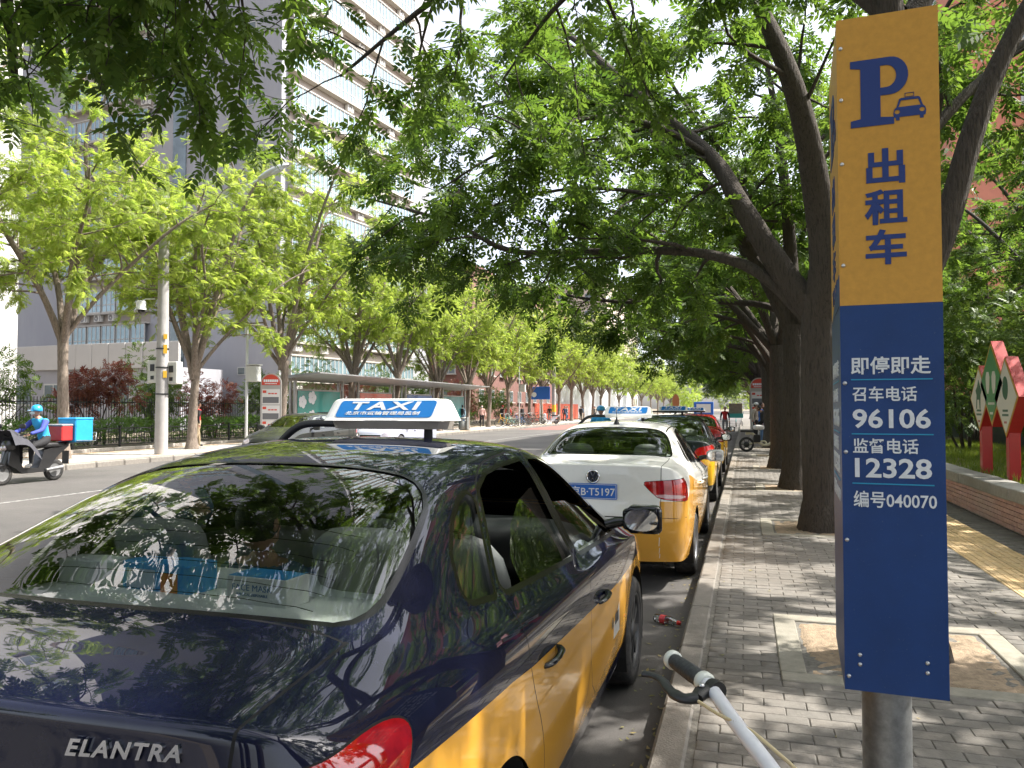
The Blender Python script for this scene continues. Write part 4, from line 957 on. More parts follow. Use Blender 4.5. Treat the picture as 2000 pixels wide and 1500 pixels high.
def leaf_template(pairs=5, ll=.34, lw=.15, fine=False):
    V, F = [], []
    def leaflet(px, pz, ang, s, roll):
        ca, sa = math.cos(ang), math.sin(ang); k = len(V)
        prof = [(0,0,0),(.45,.5,.0),(1,0,-.12),(.45,-.5,.0)] if not fine else [(0,0,0),(.22,.42,.06),(.55,.44,.05),(1,0,-.16),(.55,-.44,.05),(.22,-.42,.06)]
        for a, b, c in prof:
            x, y = a*ll*s, b*lw*s; V.append((px+x*ca-y*sa, x*sa+y*ca, pz-a*ll*s*roll+c*lw*s))
        F.append(list(range(k, k+len(prof))))
    for i in range(pairs):
        t = .18+.72*i/(pairs-1); s = .8+.35*math.sin(math.pi*(i+.7)/(pairs+.4))
        for sg in (1,-1): leaflet(t, -.32*t*t, sg*R(62-12*t), s, .35)
    leaflet(.95, -.30, 0, 1.0, .5)
    return np.array(V), np.array(F)
LT = leaf_template(4, .40, .19); LT5 = leaf_template(5, .33, .16); LTF = leaf_template(5, .30, .16, True)
def leaf_mesh(name, P, D, scale, mt, q, tmpl, up_noise=.45):
    """place one compound leaf per row of P, pointing along D"""
    n = len(P); D = D/np.linalg.norm(D,axis=1,keepdims=True)
    up = np.array([0,0,1.0])+q.normal(0,up_noise,(n,3)); Y = np.cross(up,D); Y /= np.linalg.norm(Y,axis=1,keepdims=True)+1e-9; Z = np.cross(D,Y)
    B = np.stack([D,Y,Z],1)*scale[:,None,None]
    V = np.einsum('kj,njc->nkc', tmpl[0], B)+P[:,None,:]; k = len(tmpl[0])
    F = (tmpl[1][None]+(np.arange(n)*k)[:,None,None]).reshape(-1,tmpl[1].shape[1])
    me = fast_mesh(name, V.reshape(-1,3), F, [mt])
    a = me.attributes.new('tint','FLOAT','POINT'); a.data.foreach_set('value', np.repeat(np.clip(q.normal(.5,.28,n),0,1),k).astype(np.float32)); return me
class Skel:
    def __init__(s, seed): s.q = np.random.default_rng(seed); s.lines = []; s.tips = []
    def line(s, pts, r0, r1, n): s.lines.append((np.array(pts,float), np.linspace(r0,r1,len(pts)), n))
    def wander(s, p, d, L, k, curl=.12, trop=0.0):
        p = np.array(p,float); d = np.array(d,float); d /= np.linalg.norm(d); out = [p.copy()]
        for i in range(k):
            d = d+s.q.normal(0,curl,3)+np.array([0,0,trop]); d /= np.linalg.norm(d); p = p+d*L/k; out.append(p.copy())
        return out
    def limb(s, pts, r0, r1, dens=1.0, start=.3, blen=1.7, leafn=7, twigs=6, droop=-.05, sides=9):
        pts = [np.array(p) for p in catmull([tuple(p) for p in pts],5)]; s.line(pts, r0, r1, sides)
        seg = np.linalg.norm(np.diff(pts,axis=0),axis=1); tot = seg.sum(); cum = np.concatenate([[0],np.cumsum(seg)])
        nb = max(3,int(tot*(1-start)*2.0*dens))
        for i in range(nb+1):
            t = start+(1-start)*min(1,(i+s.q.uniform(-.3,.3))/nb); t = min(max(t,start),.995); j = min(np.searchsorted(cum,t*tot)-1,len(pts)-2); j = max(j,0)
            f = (t*tot-cum[j])/max(seg[j],1e-6); p = pts[j]*(1-f)+pts[j+1]*f; d = pts[j+1]-pts[j]; d /= np.linalg.norm(d)
            a = s.q.normal(0,1,3); a -= d*a.dot(d); a /= np.linalg.norm(a); a[2] = a[2]*.6+.05
            dd = d*s.q.uniform(.3,.9)+a; L = blen*s.q.uniform(.55,1.2)*(1.15-.45*t); rb = min((r0*(1-t)+r1*t)*.6, .012+.014*L)
            b = s.wander(p, dd, L, 5, .16, droop); s.line(b, rb, .006, 5)
            for k in range(twigs):
                tt = s.q.uniform(.25,1.0) if k else 1.0; jj = min(int(tt*5),4); pp = b[jj]*(1-(tt*5-jj))+b[jj+1]*(tt*5-jj); d2 = b[jj+1]-b[jj]; d2 /= np.linalg.norm(d2)+1e-9
                a2 = s.q.normal(0,1,3); d3 = d2*.7+a2*.55; tl = s.q.uniform(.3,.75)
                tw = s.wander(pp, d3, tl, 3, .2, -.06); s.line(tw, .006, .0025, 3)
                for m in range(leafn):
                    u = s.q.uniform(.1,1.0)*3; ju = min(int(u),2); lp = tw[ju]*(1-(u-ju))+tw[ju+1]*(u-ju)
                    ld = (tw[ju+1]-tw[ju]); ld /= np.linalg.norm(ld)+1e-9; ld = ld*.5+s.q.normal(0,.7,3); ld[2] = ld[2]*.6-.12
                    s.tips.append((lp,ld))
    def bark_mesh(s, name, mt, minr=0.0):
        Vs, Fs = [], []; k0 = 0
        for P, rad, n in s.lines:
            big = rad[0] > .1
            if big:
                m_ = max(len(P), int(np.linalg.norm(np.diff(P,axis=0),axis=1).sum()/.05)); u0 = np.linspace(0,1,len(P)); u1 = np.linspace(0,1,m_)
                P = np.stack([np.interp(u1,u0,P[:,c]) for c in range(3)],1); rad = np.interp(u1,u0,rad); n = 40 if rad[0] > .2 else 26
                ker = np.ones(5)/5; P[2:-2] = np.stack([np.convolve(P[:,c],ker,'valid') for c in range(3)],1)
            k = len(P); T = np.gradient(P,axis=0); T /= np.linalg.norm(T,axis=1,keepdims=True)+1e-9
            ref = np.array([1.0,.2,.1]) if abs(T[0][2]) > .7 else np.array([0,0,1.0])
            A = np.cross(T,ref); A /= np.linalg.norm(A,axis=1,keepdims=True)+1e-9; B = np.cross(T,A)
            th = np.arange(n)*2*np.pi/n
            ring = P[:,None,:]+rad[:,None,None]*(A[:,None,:]*np.cos(th)[None,:,None]+B[:,None,:]*np.sin(th)[None,:,None])
            if big:
                zz = np.arange(k)[:,None]*.05; ph = s.q.uniform(0,6.28,4); nr = 9 if n == 40 else 6
                wob = .5*np.sin(zz*2.1+ph[0])+.35*np.sin(zz*5.3+ph[1])+.25*np.sin(zz*11+ph[3]+th[None]*2); rd = np.abs(np.sin(nr*th[None,:]*.5*2+wob*2.2))**.6+.45*np.abs(np.sin(nr*1.6*th[None,:]+wob*3+ph[2]))
                lump = .06*np.sin(2*th[None,:]+zz*.8+ph[1])+.04*np.sin(3*th[None,:]-zz*1.7)
                ring = ring+((rd-.8)*.055+lump+s.q.normal(0,.012,(k,n)))[:,:,None]*(ring-P[:,None,:])
            elif rad[0] > .05: ring = ring+(s.q.normal(0,.025,ring.shape[:2])[:,:,None])*(ring-P[:,None,:])
            Vs.append(ring.reshape(-1,3)); i = np.arange(k-1)[:,None]*n; j = np.arange(n)[None,:]
            Fs.append((np.stack([i+j,i+(j+1)%n,i+n+(j+1)%n,i+n+j],-1)+k0).reshape(-1,4)); k0 += k*n
        return fast_mesh(name, np.concatenate(Vs), np.concatenate(Fs), [mt], smooth=True)
    def leaves(s, name, mt, size, tmpl, keep=1.0):
        T = s.tips if keep >= 1 else [t for t in s.tips if s.q.random() < keep]
        P = np.array([t[0] for t in T]); D = np.array([t[1] for t in T]); return leaf_mesh(name, P, D, size*s.q.uniform(.7,1.25,len(P)), mt, s.q, tmpl)
def flare(h, r, q, lean=(0,0), z0=0.0, k=9):
    """trunk line with root flare and slight bends; returns pts, radii"""
    pts, rr = [], []
    for i in range(k):
        t = i/(k-1); pts.append((lean[0]*t+.03*math.sin(3*t+q), lean[1]*t+.03*math.cos(2.3*t+q), z0+h*t)); rr.append(r*(1+.45*math.exp(-t*h/.16)-.18*t+.12*max(0,t-.8)/.2))
    return np.array(pts), np.array(rr)
def street_tree(seed, h, r, limbs, lmat, bmat, size, dens=1.0, blen=1.7, leafn=7, twigs=6, lean=(0,0), tmpl=None, droop=-.05, keep=1.0):
    s = Skel(seed); p, rr = flare(h, r, seed, lean); p[0][2] = -.05; s.lines.append((p,rr,18))
    for L in limbs:
        pts, r0, r1 = L[:3]; s.limb(pts, r0, r1, dens, *(L[3:] or (.3,)), blen=blen, leafn=leafn, twigs=twigs, droop=droop)
    return s.bark_mesh('trunk', bmat), s.leaves('crown', lmat, size, tmpl if tmpl is not None else LT, keep), len(s.tips)
def plant_tree(loc, tm_, cm_, label, group, rz=0.0, sc=1.0):
    t = empty('street_tree', loc, rz, label=label, cat='tree', group=group); t.scale = (sc,sc,sc)
    link('trunk', tm_, t); link('crown', cm_, t); return t
def auto_limbs(q, h, n, rise, spread, r, bias=(0,0), az0=0.0):
    out = []
    for i in range(n):
        a = az0+2*math.pi*i/n+q.uniform(-.35,.35); L = spread*q.uniform(.75,1.15); zz = rise*q.uniform(.8,1.15)
        dx, dy = math.cos(a)*L+bias[0], math.sin(a)*L+bias[1]
        z0 = h-q.uniform(.02,.25)
        out.append(([(0,0,z0-.15),(dx*.18,dy*.18,z0+zz*.22),(dx*.42+q.normal(0,.12),dy*.42+q.normal(0,.12),z0+zz*.52),(dx*.72+q.normal(0,.15),dy*.72+q.normal(0,.15),z0+zz*.82),(dx,dy,z0+zz)], r*q.uniform(.5,.72), .022))
    return out
RT = 'street trees along the right pavement'; LTG = 'street trees along the left pavement'
q = np.random.default_rng(11); tx = .9
def rel(y, pts): return [(p[0]-tx, p[1]-y, p[2]-.15) for p in pts]
# tree beside the camera: its limbs hang over the nearest taxi, upper left
L0 = [(rel(.1,[(.9,.1,3.0),(-.1,.6,4.0),(-1.2,1.7,4.75),(-2.2,2.8,4.95),(-3.2,3.9,4.8),(-4.0,4.7,4.5)]), .12,.02,.42),
      (rel(.1,[(.9,.1,3.0),(-.3,.2,4.2),(-1.8,1.0,4.9),(-3.1,2.2,4.75),(-4.2,3.4,4.3),(-5.0,4.2,3.9)]), .12,.02,.40),
      (rel(.1,[(-1.2,1.7,4.75),(-1.9,2.7,4.75),(-2.6,3.5,4.45),(-3.2,4.1,4.1)]), .05,.012,.2),
      (rel(.1,[(-2.0,1.1,4.9),(-2.8,2.1,4.7),(-3.6,2.8,4.3),(-4.2,3.3,3.95)]), .05,.012,.2),
      (rel(.1,[(.9,.1,3.0),(.9,.9,4.6),(.5,2.2,6.0),(-.3,3.6,7.0),(-1.2,5.0,7.6)]), .13,.03,.35),
      (rel(.1,[(.9,.1,3.0),(1.9,.4,4.6),(3.4,1.2,6.0),(4.6,2.0,6.8)]), .13,.03,.3),
      (rel(.1,[(.9,.1,3.0),(.6,-1.2,4.8),(-.3,-2.6,6.2),(-1.6,-3.4,7.0)]), .13,.03,.3)]
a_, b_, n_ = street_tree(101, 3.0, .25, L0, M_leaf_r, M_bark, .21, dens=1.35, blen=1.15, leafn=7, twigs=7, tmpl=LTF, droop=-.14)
plant_tree((tx,.1,.15), a_, b_, 'street tree beside the camera whose leafy branches hang over the upper left', RT)
# second tree, its trunk right behind the pylon
L1 = [(rel(5.1,[(.95,5.1,2.2),(1.15,5.1,2.7),(1.32,5.1,3.3),(1.55,5.15,3.85),(2.0,5.2,4.6),(2.9,5.5,6.0)]), .085,.03,.55),
      (rel(5.1,[(.9,5.1,2.2),(.9,5.1,3.2),(.85,5.05,4.2),(.6,5.0,5.6),(.1,5.0,7.0),(-.6,5.0,8.4)]), .10,.03,.5),
      (rel(5.1,[(.9,5.1,4.0),(.0,5.8,5.4),(-1.2,6.6,6.6),(-2.6,7.4,7.2),(-4.0,8.0,7.4)]), .08,.02,.35),
      (rel(5.1,[(.86,5.05,4.3),(0,5.6,5.2),(-1.4,6.2,5.7),(-2.8,6.8,5.6),(-4.2,7.4,5.25)]), .075,.015,.3),
      (rel(5.1,[(-.3,5.7,5.0),(-1.2,6.8,5.6),(-2.0,8.0,5.9),(-2.9,9.2,5.8)]), .05,.012,.2),
      (rel(5.1,[(.9,5.1,4.3),(-.2,4.6,5.8),(-1.8,4.4,7.0),(-3.6,4.6,7.6)]), .08,.02,.35),
      (rel(5.1,[(.9,5.1,3.8),(1.6,6.0,5.2),(2.6,7.0,6.4),(3.6,8.2,7.0)]), .08,.02,.35)]
a_, b_, n_ = street_tree(102, 2.3, .15, L1, M_leaf_r, M_bark, .22, dens=1.35, blen=1.7, leafn=8, twigs=7, droop=-.08)
plant_tree((tx,5.1,.15), a_, b_, 'street tree whose trunk is hidden right behind the sign pylon', RT)
# third tree with the long limbs that frame the picture
y3 = 10.1
L2 = [(rel(y3,[(.9,10.1,2.7),(.52,10.2,3.26),(-.03,10.4,4.26),(-.43,10.8,5.09),(-1.5,11.55,6.34),(-2.55,12.08,7.57),(-3.43,12.5,8.4)]), .17,.03,.3),
      (rel(y3,[(.9,10.1,2.75),(.98,9.95,3.4),(.88,9.88,4.05),(.71,9.6,4.9),(.475,9.3,5.6),(.19,9.04,6.2),(-.5,8.5,7.6)]), .22,.06,.45),
      (rel(y3,[(.85,10.1,2.6),(.216,10.3,3.33),(-.36,10.5,3.64),(-1.05,10.75,3.8),(-2.14,10.85,3.87),(-3.28,10.8,3.94),(-4.07,10.8,4.35),(-4.8,10.77,4.63),(-5.6,10.8,4.9)]), .085,.015,.22),
      (rel(y3,[(-.43,10.8,5.09),(-1.2,10.5,5.5),(-2.2,10.3,5.6),(-3.3,10.2,5.2),(-4.2,10.1,4.7)]), .05,.012,.2),
      (rel(y3,[(-.9,11.1,5.6),(-1.8,11.6,6.2),(-3.0,11.8,6.6),(-4.4,12.0,6.6),(-5.6,12.2,6.2)]), .06,.012,.2),
      (rel(y3,[(.9,10.1,3.0),(1.6,10.5,4.2),(2.7,11.0,5.6),(4.0,11.6,6.8)]), .12,.03,.35),
      (rel(y3,[(.9,10.1,3.1),(.9,10.8,4.6),(.8,11.8,6.2),(.6,12.8,7.6)]), .12,.03,.35)]
a_, b_, n_ = street_tree(103, 2.85, .225, L2, M_leaf_r, M_bark, .25, dens=1.25, blen=1.65, leafn=8, twigs=7)
plant_tree((tx,y3,.15), a_, b_, 'big street tree just left of the sign pylon with long limbs over the road', RT)
y4 = 15.1
L3 = [(rel(y4,[(.9,15.1,2.9),(.55,15.3,3.5),(-.51,15.5,3.7),(-2.03,15.6,3.76),(-3.3,15.7,3.93),(-4.6,15.8,4.3)]), .08,.015,.25),
      (rel(y4,[(.9,15.1,2.9),(.2,15.0,4.4),(-.8,14.8,6.0),(-2.2,14.6,7.3),(-3.8,14.4,8.2)]), .14,.03,.32),
      (rel(y4,[(-.3,14.9,5.2),(-1.6,14.4,5.6),(-3.0,13.9,5.7),(-4.4,13.5,5.4),(-5.4,13.3,5.0)]), .05,.012,.2),
      (rel(y4,[(.9,15.1,3.0),(.8,15.0,5.0),(.6,14.9,7.0),(.3,14.8,8.8)]), .14,.03,.35)]
L3 += [(l[0],l[1]*.8,l[2]) for l in auto_limbs(q, 3.0, 3, 4.6, 3.6, .17, (.8,0), -.9)]
a_, b_, n_ = street_tree(104, 3.0, .24, L3, M_leaf_r, M_bark, .26, dens=1.4, blen=1.8, leafn=9, twigs=8)
plant_tree((tx,y4,.15), a_, b_, 'second street tree beyond the sign pylon, half hidden by the one before it', RT)
gen = []
for k in range(3):
    qq = np.random.default_rng(40+k)
    L = auto_limbs(qq, 3.1, 6, 4.6, 4.0, .19, (-.9,0), .4*k)
    L += [([(0,0,2.9),(-.6,.1,3.6),(-2.0,.2,4.0),(-3.4,.3,4.1),(-4.6,.2,4.4)], .07,.015,.25)]
    gen.append(street_tree(140+k, 3.1, .235, L, M_leaf_r, M_bark, .29, dens=1.25, blen=1.8, leafn=8, twigs=7))
ordr = ['third','fourth','fifth','sixth','seventh','eighth','ninth','tenth','eleventh','twelfth','thirteenth','fourteenth','fifteenth','sixteenth','seventeenth','eighteenth']
for k in range(14):
    y = 20.1+5*k if k < 9 else 65+11*(k-9); gm = gen[k%3]
    plant_tree((tx+q.normal(0,.08),y,.15), gm[0], gm[1], f'{ordr[k]} street tree beyond the sign pylon on the right pavement', RT, q.uniform(-.3,.3), q.uniform(.95,1.12))
for k in range(3): plant_tree((tx,-4.9-5*k,.15), gen[k][0], gen[k][1], f'{ordr[k]} unseen street tree added behind the camera on the right pavement', 'unseen street trees added behind the camera', 1.0+k, 1.0)  # unseen copies, added for what the car mirrors reflect and for shade
# left row: younger, brighter leaves
genl = []
for k in range(4):
    qq = np.random.default_rng(60+k); hh = [3.3,2.7,3.0,2.9][k]
    L = auto_limbs(qq, hh, 4+(k%2), 6.8, 3.0, .17, (.3,0), .7+.5*k)+auto_limbs(qq, hh+.1, 5, 4.2, 3.6, .12, (0,0), 1.5*k)
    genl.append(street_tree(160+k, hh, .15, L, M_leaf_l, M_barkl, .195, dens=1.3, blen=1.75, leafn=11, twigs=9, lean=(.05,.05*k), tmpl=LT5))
lt_y = [12.2,17.65,23.2,28.5,35.0,40.4,46.2,51.9,57.1,62.4,68,74]+[80+6.5*i for i in range(6)]+[122+14*i for i in range(7)]
lab = ['at the left edge, mostly out of view','behind the delivery rider','just right of the concrete pole','behind the round-topped bus stop sign','in front of the red poster','in front of the blue poster','at the far end of the bus shelter']
for k, y in enumerate(lt_y):
    gm = genl[[3,0,1,2][k%4]]; sc = q.uniform(1.08,1.2) if y < 34 else q.uniform(1.0,1.12) if y < 70 else q.uniform(1.0,1.2)
    lb = 'bright green street tree '+(lab[k] if k < 7 else f'on the left pavement, {["eighth","ninth","tenth","eleventh","twelfth","thirteenth","fourteenth","fifteenth","sixteenth","seventeenth","eighteenth","nineteenth","twentieth","twenty-first","twenty-second","twenty-third","twenty-fourth","twenty-fifth"][k-7]} from the left edge')
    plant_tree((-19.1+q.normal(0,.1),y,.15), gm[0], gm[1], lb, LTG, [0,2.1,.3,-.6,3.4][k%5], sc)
for k in range(5): plant_tree((-19.1,6.6-5.6*k,.15), genl[k%4][0], genl[k%4][1], f'{["first","second","third","fourth","fifth"][k]} left pavement tree out of view beyond the left edge', LTG, 1.3*k, 1.05)  # unseen as well, added to show in reflections and give shade
# ---- shrubs
def shrub(name, loc, r, h, n, mt, label, cat, group, seed, stems=5, size=.2, base=.3):
    qq = np.random.default_rng(seed); t = empty(name, loc, label=label, cat=cat, group=group); s = Skel(seed)
    nb = 9; C = np.stack([qq.uniform(-r*.65,r*.65,nb), qq.uniform(-r*.65,r*.65,nb), qq.uniform(base*h,h*.86,nb)],1); cr = qq.uniform(.28,.5,nb)*min(r,h*.6)
    i = qq.integers(0,nb,n); d = qq.normal(0,1,(n,3)); d /= np.linalg.norm(d,axis=1,keepdims=True); P = C[i]+d*(cr[i]*qq.uniform(.35,1.05,n)**.6)[:,None]; P[:,2] = np.maximum(P[:,2],.12)
    dd = d+qq.normal(0,.5,(n,3)); dd[:,2] -= .1
    link('foliage', leaf_mesh('foliage', P, dd, size*qq.uniform(.7,1.3,n), mt, qq, LT, .6), t)
    for k in range(stems):
        c = C[k%nb]; s.line(s.wander((c[0]*.15,c[1]*.15,-.05), (c[0]*.8,c[1]*.8,c[2]), np.linalg.norm(c), 5, .07), .035, .01, 5)
    link('stem', s.bark_mesh('stem', M_bark), t); return t
sl = 'shrubs behind the left railing'
specs = [(-24.2,13.6,1.5,3.0,M_leaf_p,'dark red plum shrub at the left edge behind the delivery rider'),(-24.5,19.3,1.8,4.0,M_leaf_g,'tall green shrub behind the railing, just right of the delivery rider'),(-24.0,23.5,1.4,3.4,M_leaf_p,'dark red plum shrub left of the concrete pole'),
 (-24.6,27.6,1.6,4.2,M_leaf_g,'green shrub right of the concrete pole'),(-24.4,31.2,1.5,3.1,M_leaf_p,'dark red plum shrub beside the slim grey post'),(-24.3,35,1.6,3.6,M_leaf_g,'green shrub left of the bus shelter'),(-24.6,40,1.7,4.4,M_leaf_g,'green shrub above the green poster'),
 (-24.5,45,1.6,3.6,M_leaf_p,'reddish shrub behind the bus shelter roof'),(-24.6,50,1.8,4.2,M_leaf_g,'green shrub behind the middle of the bus shelter'),(-24.2,56,1.8,3.9,M_leaf_g,'green shrub behind the litter bin'),(-24.0,63,2.0,4.2,M_leaf_p,'reddish shrub behind the parked bicycles'),(-24.2,69,2.0,4.0,M_leaf_g,'green shrub behind the far end of the bicycles'),(-24.4,76,2.0,3.6,M_leaf_g,'green shrub before the red barriers')]
for k,(x,y,r,h,mt,lb) in enumerate(specs): shrub('shrub', (x,y,.2), r, h, 900, mt, lb, 'shrub', sl, 300+k, size=.24)
sr = 'shrubs in the raised garden bed'
specs = [(5.2,14.2,1.1,2.6,'green shrub behind the diamond signs, nearest'),(5.6,17.2,1.4,3.6,'green shrub behind the left diamond sign'),(5.0,20.5,1.4,3.4,'green shrub right of the pylon edge'),(6.0,24.5,1.8,4.4,'tall green shrub in front of the red building'),(8.0,16.5,1.8,4.8,'tall green shrub at the right edge of the garden'),(8.5,21.5,1.9,5.0,'tall green shrub behind the dark panel fence'),(5.2,29,1.8,4.2,'green shrub far back in the garden bed'),(5.4,34,1.8,4.2,'farthest green shrub in the garden bed')]
for k,(x,y,r,h,lb) in enumerate(specs): shrub('shrub', (x,y,.58), r, h, 1500, M_leaf_g, lb, 'shrub', sr, 330+k, size=.18)
# lighter garden trees at the right edge; the nearest two unseen, added for shade
for k,(x,y,hh,lb) in enumerate([(5.6,1.8,2.6,'unseen garden tree added for shade just outside the right edge, beside the camera'),(6.0,7.2,2.6,'unseen garden tree added just right of the view so that its crown shades the pavement'),(6.8,12.6,2.6,'garden tree at the right edge behind the diamond signs'),(7.2,19.5,2.8,'garden tree left of the red building'),(7.5,28.0,3.0,'far garden tree behind the row of street trees')]):
    gm = gen[k%3]; plant_tree((x,y,.58), gm[0], gm[1], lb, 'trees in the garden bed', 2.2+k, .95 if k < 2 else .82)
print('LEAVES', [(m.name, len(m.polygons)) for m in bpy.data.meshes if m.name.startswith('crown')])
# hedge behind the low railing on the left
qq = np.random.default_rng(9); n = 15000
P = np.stack([qq.uniform(-22.5,-21.25,n), qq.uniform(11,60,n), .25+.95*qq.random(n)**.55],1); P[:,2] += .07*np.sin(P[:,1]*1.7); D = np.stack([qq.normal(.5,.7,n),qq.normal(0,.7,n),qq.normal(.5,.5,n)],1)
tag(link('hedge', leaf_mesh('hedge', P, D, .13*qq.uniform(.7,1.3,n), M_leaf_h, qq, LT, .7)), 'clipped green hedge behind the low railing on the far pavement', 'hedge', kind='stuff')
# wooded end of the street
def far_wood(name, xs, ys, hs, n, seed, label):
    qq = np.random.default_rng(seed); nb = 60
    C = np.stack([qq.uniform(*xs,nb), qq.uniform(*ys,nb), qq.uniform(*hs,nb)],1); cr = qq.uniform(2.5,4.5,nb)
    i = qq.integers(0,nb,n); d = qq.normal(0,1,(n,3)); d /= np.linalg.norm(d,axis=1,keepdims=True); P = C[i]+d*(cr[i]*qq.uniform(.4,1.0,n)**.5)[:,None]
    tag(link(name, leaf_mesh(name, P, d+qq.normal(0,.5,(n,3)), .95*qq.uniform(.6,1.3,n), M_leaf_l, qq, LT, .7)), label, 'trees', kind='stuff')
far_wood('far_trees', (-26,30), (215,330), (4,15), 9000, 71, 'mass of distant green trees closing the end of the street')
# ================================================================= buildings
M_wallg = mat('grey_render', (.31,.31,.34), .85, var=.06, vscale=.4, dirt=(.34,.34,.36), dscale=.25, bump=.1, bscale=8, stretch=(1,1,.4))
M_ledge = mat('pale_ledge', (.40,.375,.34), .8, var=.08, vscale=2)
M_recess = mat('brown_recess_wall', (.33,.29,.26), .9, var=.1, vscale=2)
M_wframe = mat('white_window_frame', (.47,.465,.445), .5)
M_wglass = mat('window_glass', (.20,.28,.32), .08, .25, var=.35, vscale=.7, spec=.8)
M_wglass2 = mat('dark_window_glass', (.12,.15,.16), .1, .2, var=.4, vscale=.6, spec=.8)
M_ac = mat('ac_unit_white', (.62,.60,.56), .6, var=.1); M_acd = mat('ac_grille', (.22,.21,.2), .7)
M_redb = mat('red_brick_far', (.17,.085,.07), .9, var=.15, vscale=3, bump=.3, bscale=20)
M_salmon = mat('salmon_render', (.56,.21,.14), .88, var=.08, vscale=1.2, bump=.3, bscale=30)
M_whiteb = mat('white_render', (.46,.45,.44), .85, var=.05, vscale=.5)
def win_frame(w, h, n, tr, t=.06, d=.08):
    b = MB(); zb = h*tr
    for i in range(n+1): b.box((-w/2+w*i/n,0,0),(t,d,h))
    for z in (-h/2+t/2, -h/2+zb, h/2-t/2): b.box((0,.004,z),(w+t,d-.01,t))
    return b.build('window', M_wframe, me_only=True)
UW, UH, UN, UT = 1.5, 1.78, 3, .34
uf = win_frame(UW, UH, UN, UT)
pw = UW/UN-.06; ph1 = UH*(1-UT)-.09; ph0 = UH*UT-.09
b = MB(); b.box((0,0,0),(pw,.012,ph1)); pane_hi = b.build('pane', M_wglass, me_only=True)
b = MB(); b.box((0,0,0),(pw,.012,ph0)); pane_lo = b.build('pane', M_wglass, me_only=True)
b = MB()
for i in range(UN):
    x = -UW/2+UW*(i+.5)/UN; b.box((x,0,UH/2-.045-ph1/2),(pw,.012,ph1)); b.box((x,0,-UH/2+.045+ph0/2),(pw,.012,ph0))
panes_all = b.build('panes', M_wglass, me_only=True)
b = MB(); b.box((0,0,0),(.82,.32,.56),0,ch=.02); b.lathe([(.0,.0),(.21,.0),(.215,.012),(.235,.012),(.235,0)],20,1,M=Matrix.Translation((-.1,-.161,0))@Matrix.Rotation(R(90),4,'X')); b.lathe([(0,.014),(.06,.014)],12,0,M=Matrix.Translation((-.1,-.161,0))@Matrix.Rotation(R(90),4,'X')); b.box((.32,-.161,0),(.12,.006,.44),1)
ac_me = b.build('air_conditioner', [M_ac,M_acd], me_only=True)
TW = empty('apartment_tower', (-32.5,48.7,0), R(-7.65), label='tall grey apartment tower with bands of white-framed windows and air conditioners', cat='building')
H = 81.0
b = MB(); b.box((-16.5,10.6,H/2),(33,21.2,H)); b.build('wall', M_wallg, TW)
pitch = 2.9; z0 = 3.6; wins = []; npane = 0
for k in range(0, 26):
    zc = z0+k*pitch+1.0                     # window centre
    if k < 15:
        b = MB(); b.box((.28,9.2,zc-UH/2-.09),(.62,17.0,.16)); b.box((.26,9.2,zc+UH/2+.07),(.58,17.0,.12)); b.box((.2,.72,zc),(.46,.06,UH)); b.box((.2,17.66,zc),(.46,.06,UH)); b.build('ledge', M_ledge, TW)
        b = MB(); b.box((.012,9.2,zc-UH/2-.62),(.02,17.0,.88)); b.build('recess', M_recess, TW)
        for i in range(11):
            y = 1.5+i*1.54
            w = link('window', uf, TW, (.46,y,zc), (0,0,R(90)))
            if npane < 294 and i < 7 and k < 7 or (npane < 294 and k < 3):
                for j in range(UN):
                    x = -UW/2+UW*(j+.5)/UN
                    link('pane', pane_hi, w, (x,0,UH/2-.045-ph1/2)); link('pane', pane_lo, w, (x,0,-UH/2+.045+ph0/2)); npane += 2
            else: tag(link('panes', panes_all, w), kind='stuff')
            if (i*7+k*5) % 11 in (0,2,5,8): link('air_conditioner', ac_me, TW, (.24,y+.25,zc-UH/2-.46), (0,0,R(90)))
b = MB()
for k in range(15,26):
    zc = z0+k*pitch+1.0; b.box((.28,9.2,zc-UH/2-.09),(.62,17.0,.16)); b.box((.26,9.2,zc+UH/2+.07),(.58,17.0,.12)); b.box((.42,9.2,zc),(.08,16.8,UH),1)
    for i in range(34): b.box((.45,.75+i*.51,zc),(.06,.06,UH))
tag(b.build('upper_storeys', [M_ledge,M_wglass], TW), kind='stuff')
# end wall facing the camera: window bay on the left, small windows near the corner
for k in range(0, 12):
    zc = z0+k*pitch+1.0
    b = MB(); b.box((-18.4,-.25,zc-UH/2-.09),(10.4,.5,.16)); b.box((-18.4,-.25,zc+UH/2+.07),(10.4,.5,.12)); b.build('ledge', M_ledge, TW)
    b = MB(); b.box((-18.4,-.012,zc-UH/2-.62),(10.4,.02,.88)); b.build('recess', M_recess, TW)
    for i in range(6):
        x = -22.7+i*1.72; w = link('window', uf, TW, (x,-.42,zc)); tag(link('panes', panes_all, w), kind='stuff')
        if (i*5+k*3) % 7 in (0,2,4): link('air_conditioner', ac_me, TW, (x+.3,-.22,zc-UH/2-.46))
    w = MB(); w.box((0,0,0),(1.5,.06,.6),0); w.box((-.36,-.012,0),(.62,.06,.46),1); w.box((.36,-.012,0),(.62,.06,.46),1); w.build('small_window', [M_wframe,M_wglass2], TW, (-3.2,-.02,zc-.2))
b = MB(); b.box((-10.2,-.03,H/2),(1.4,.1,H)); b.build('shaft', M_wglass2, TW)
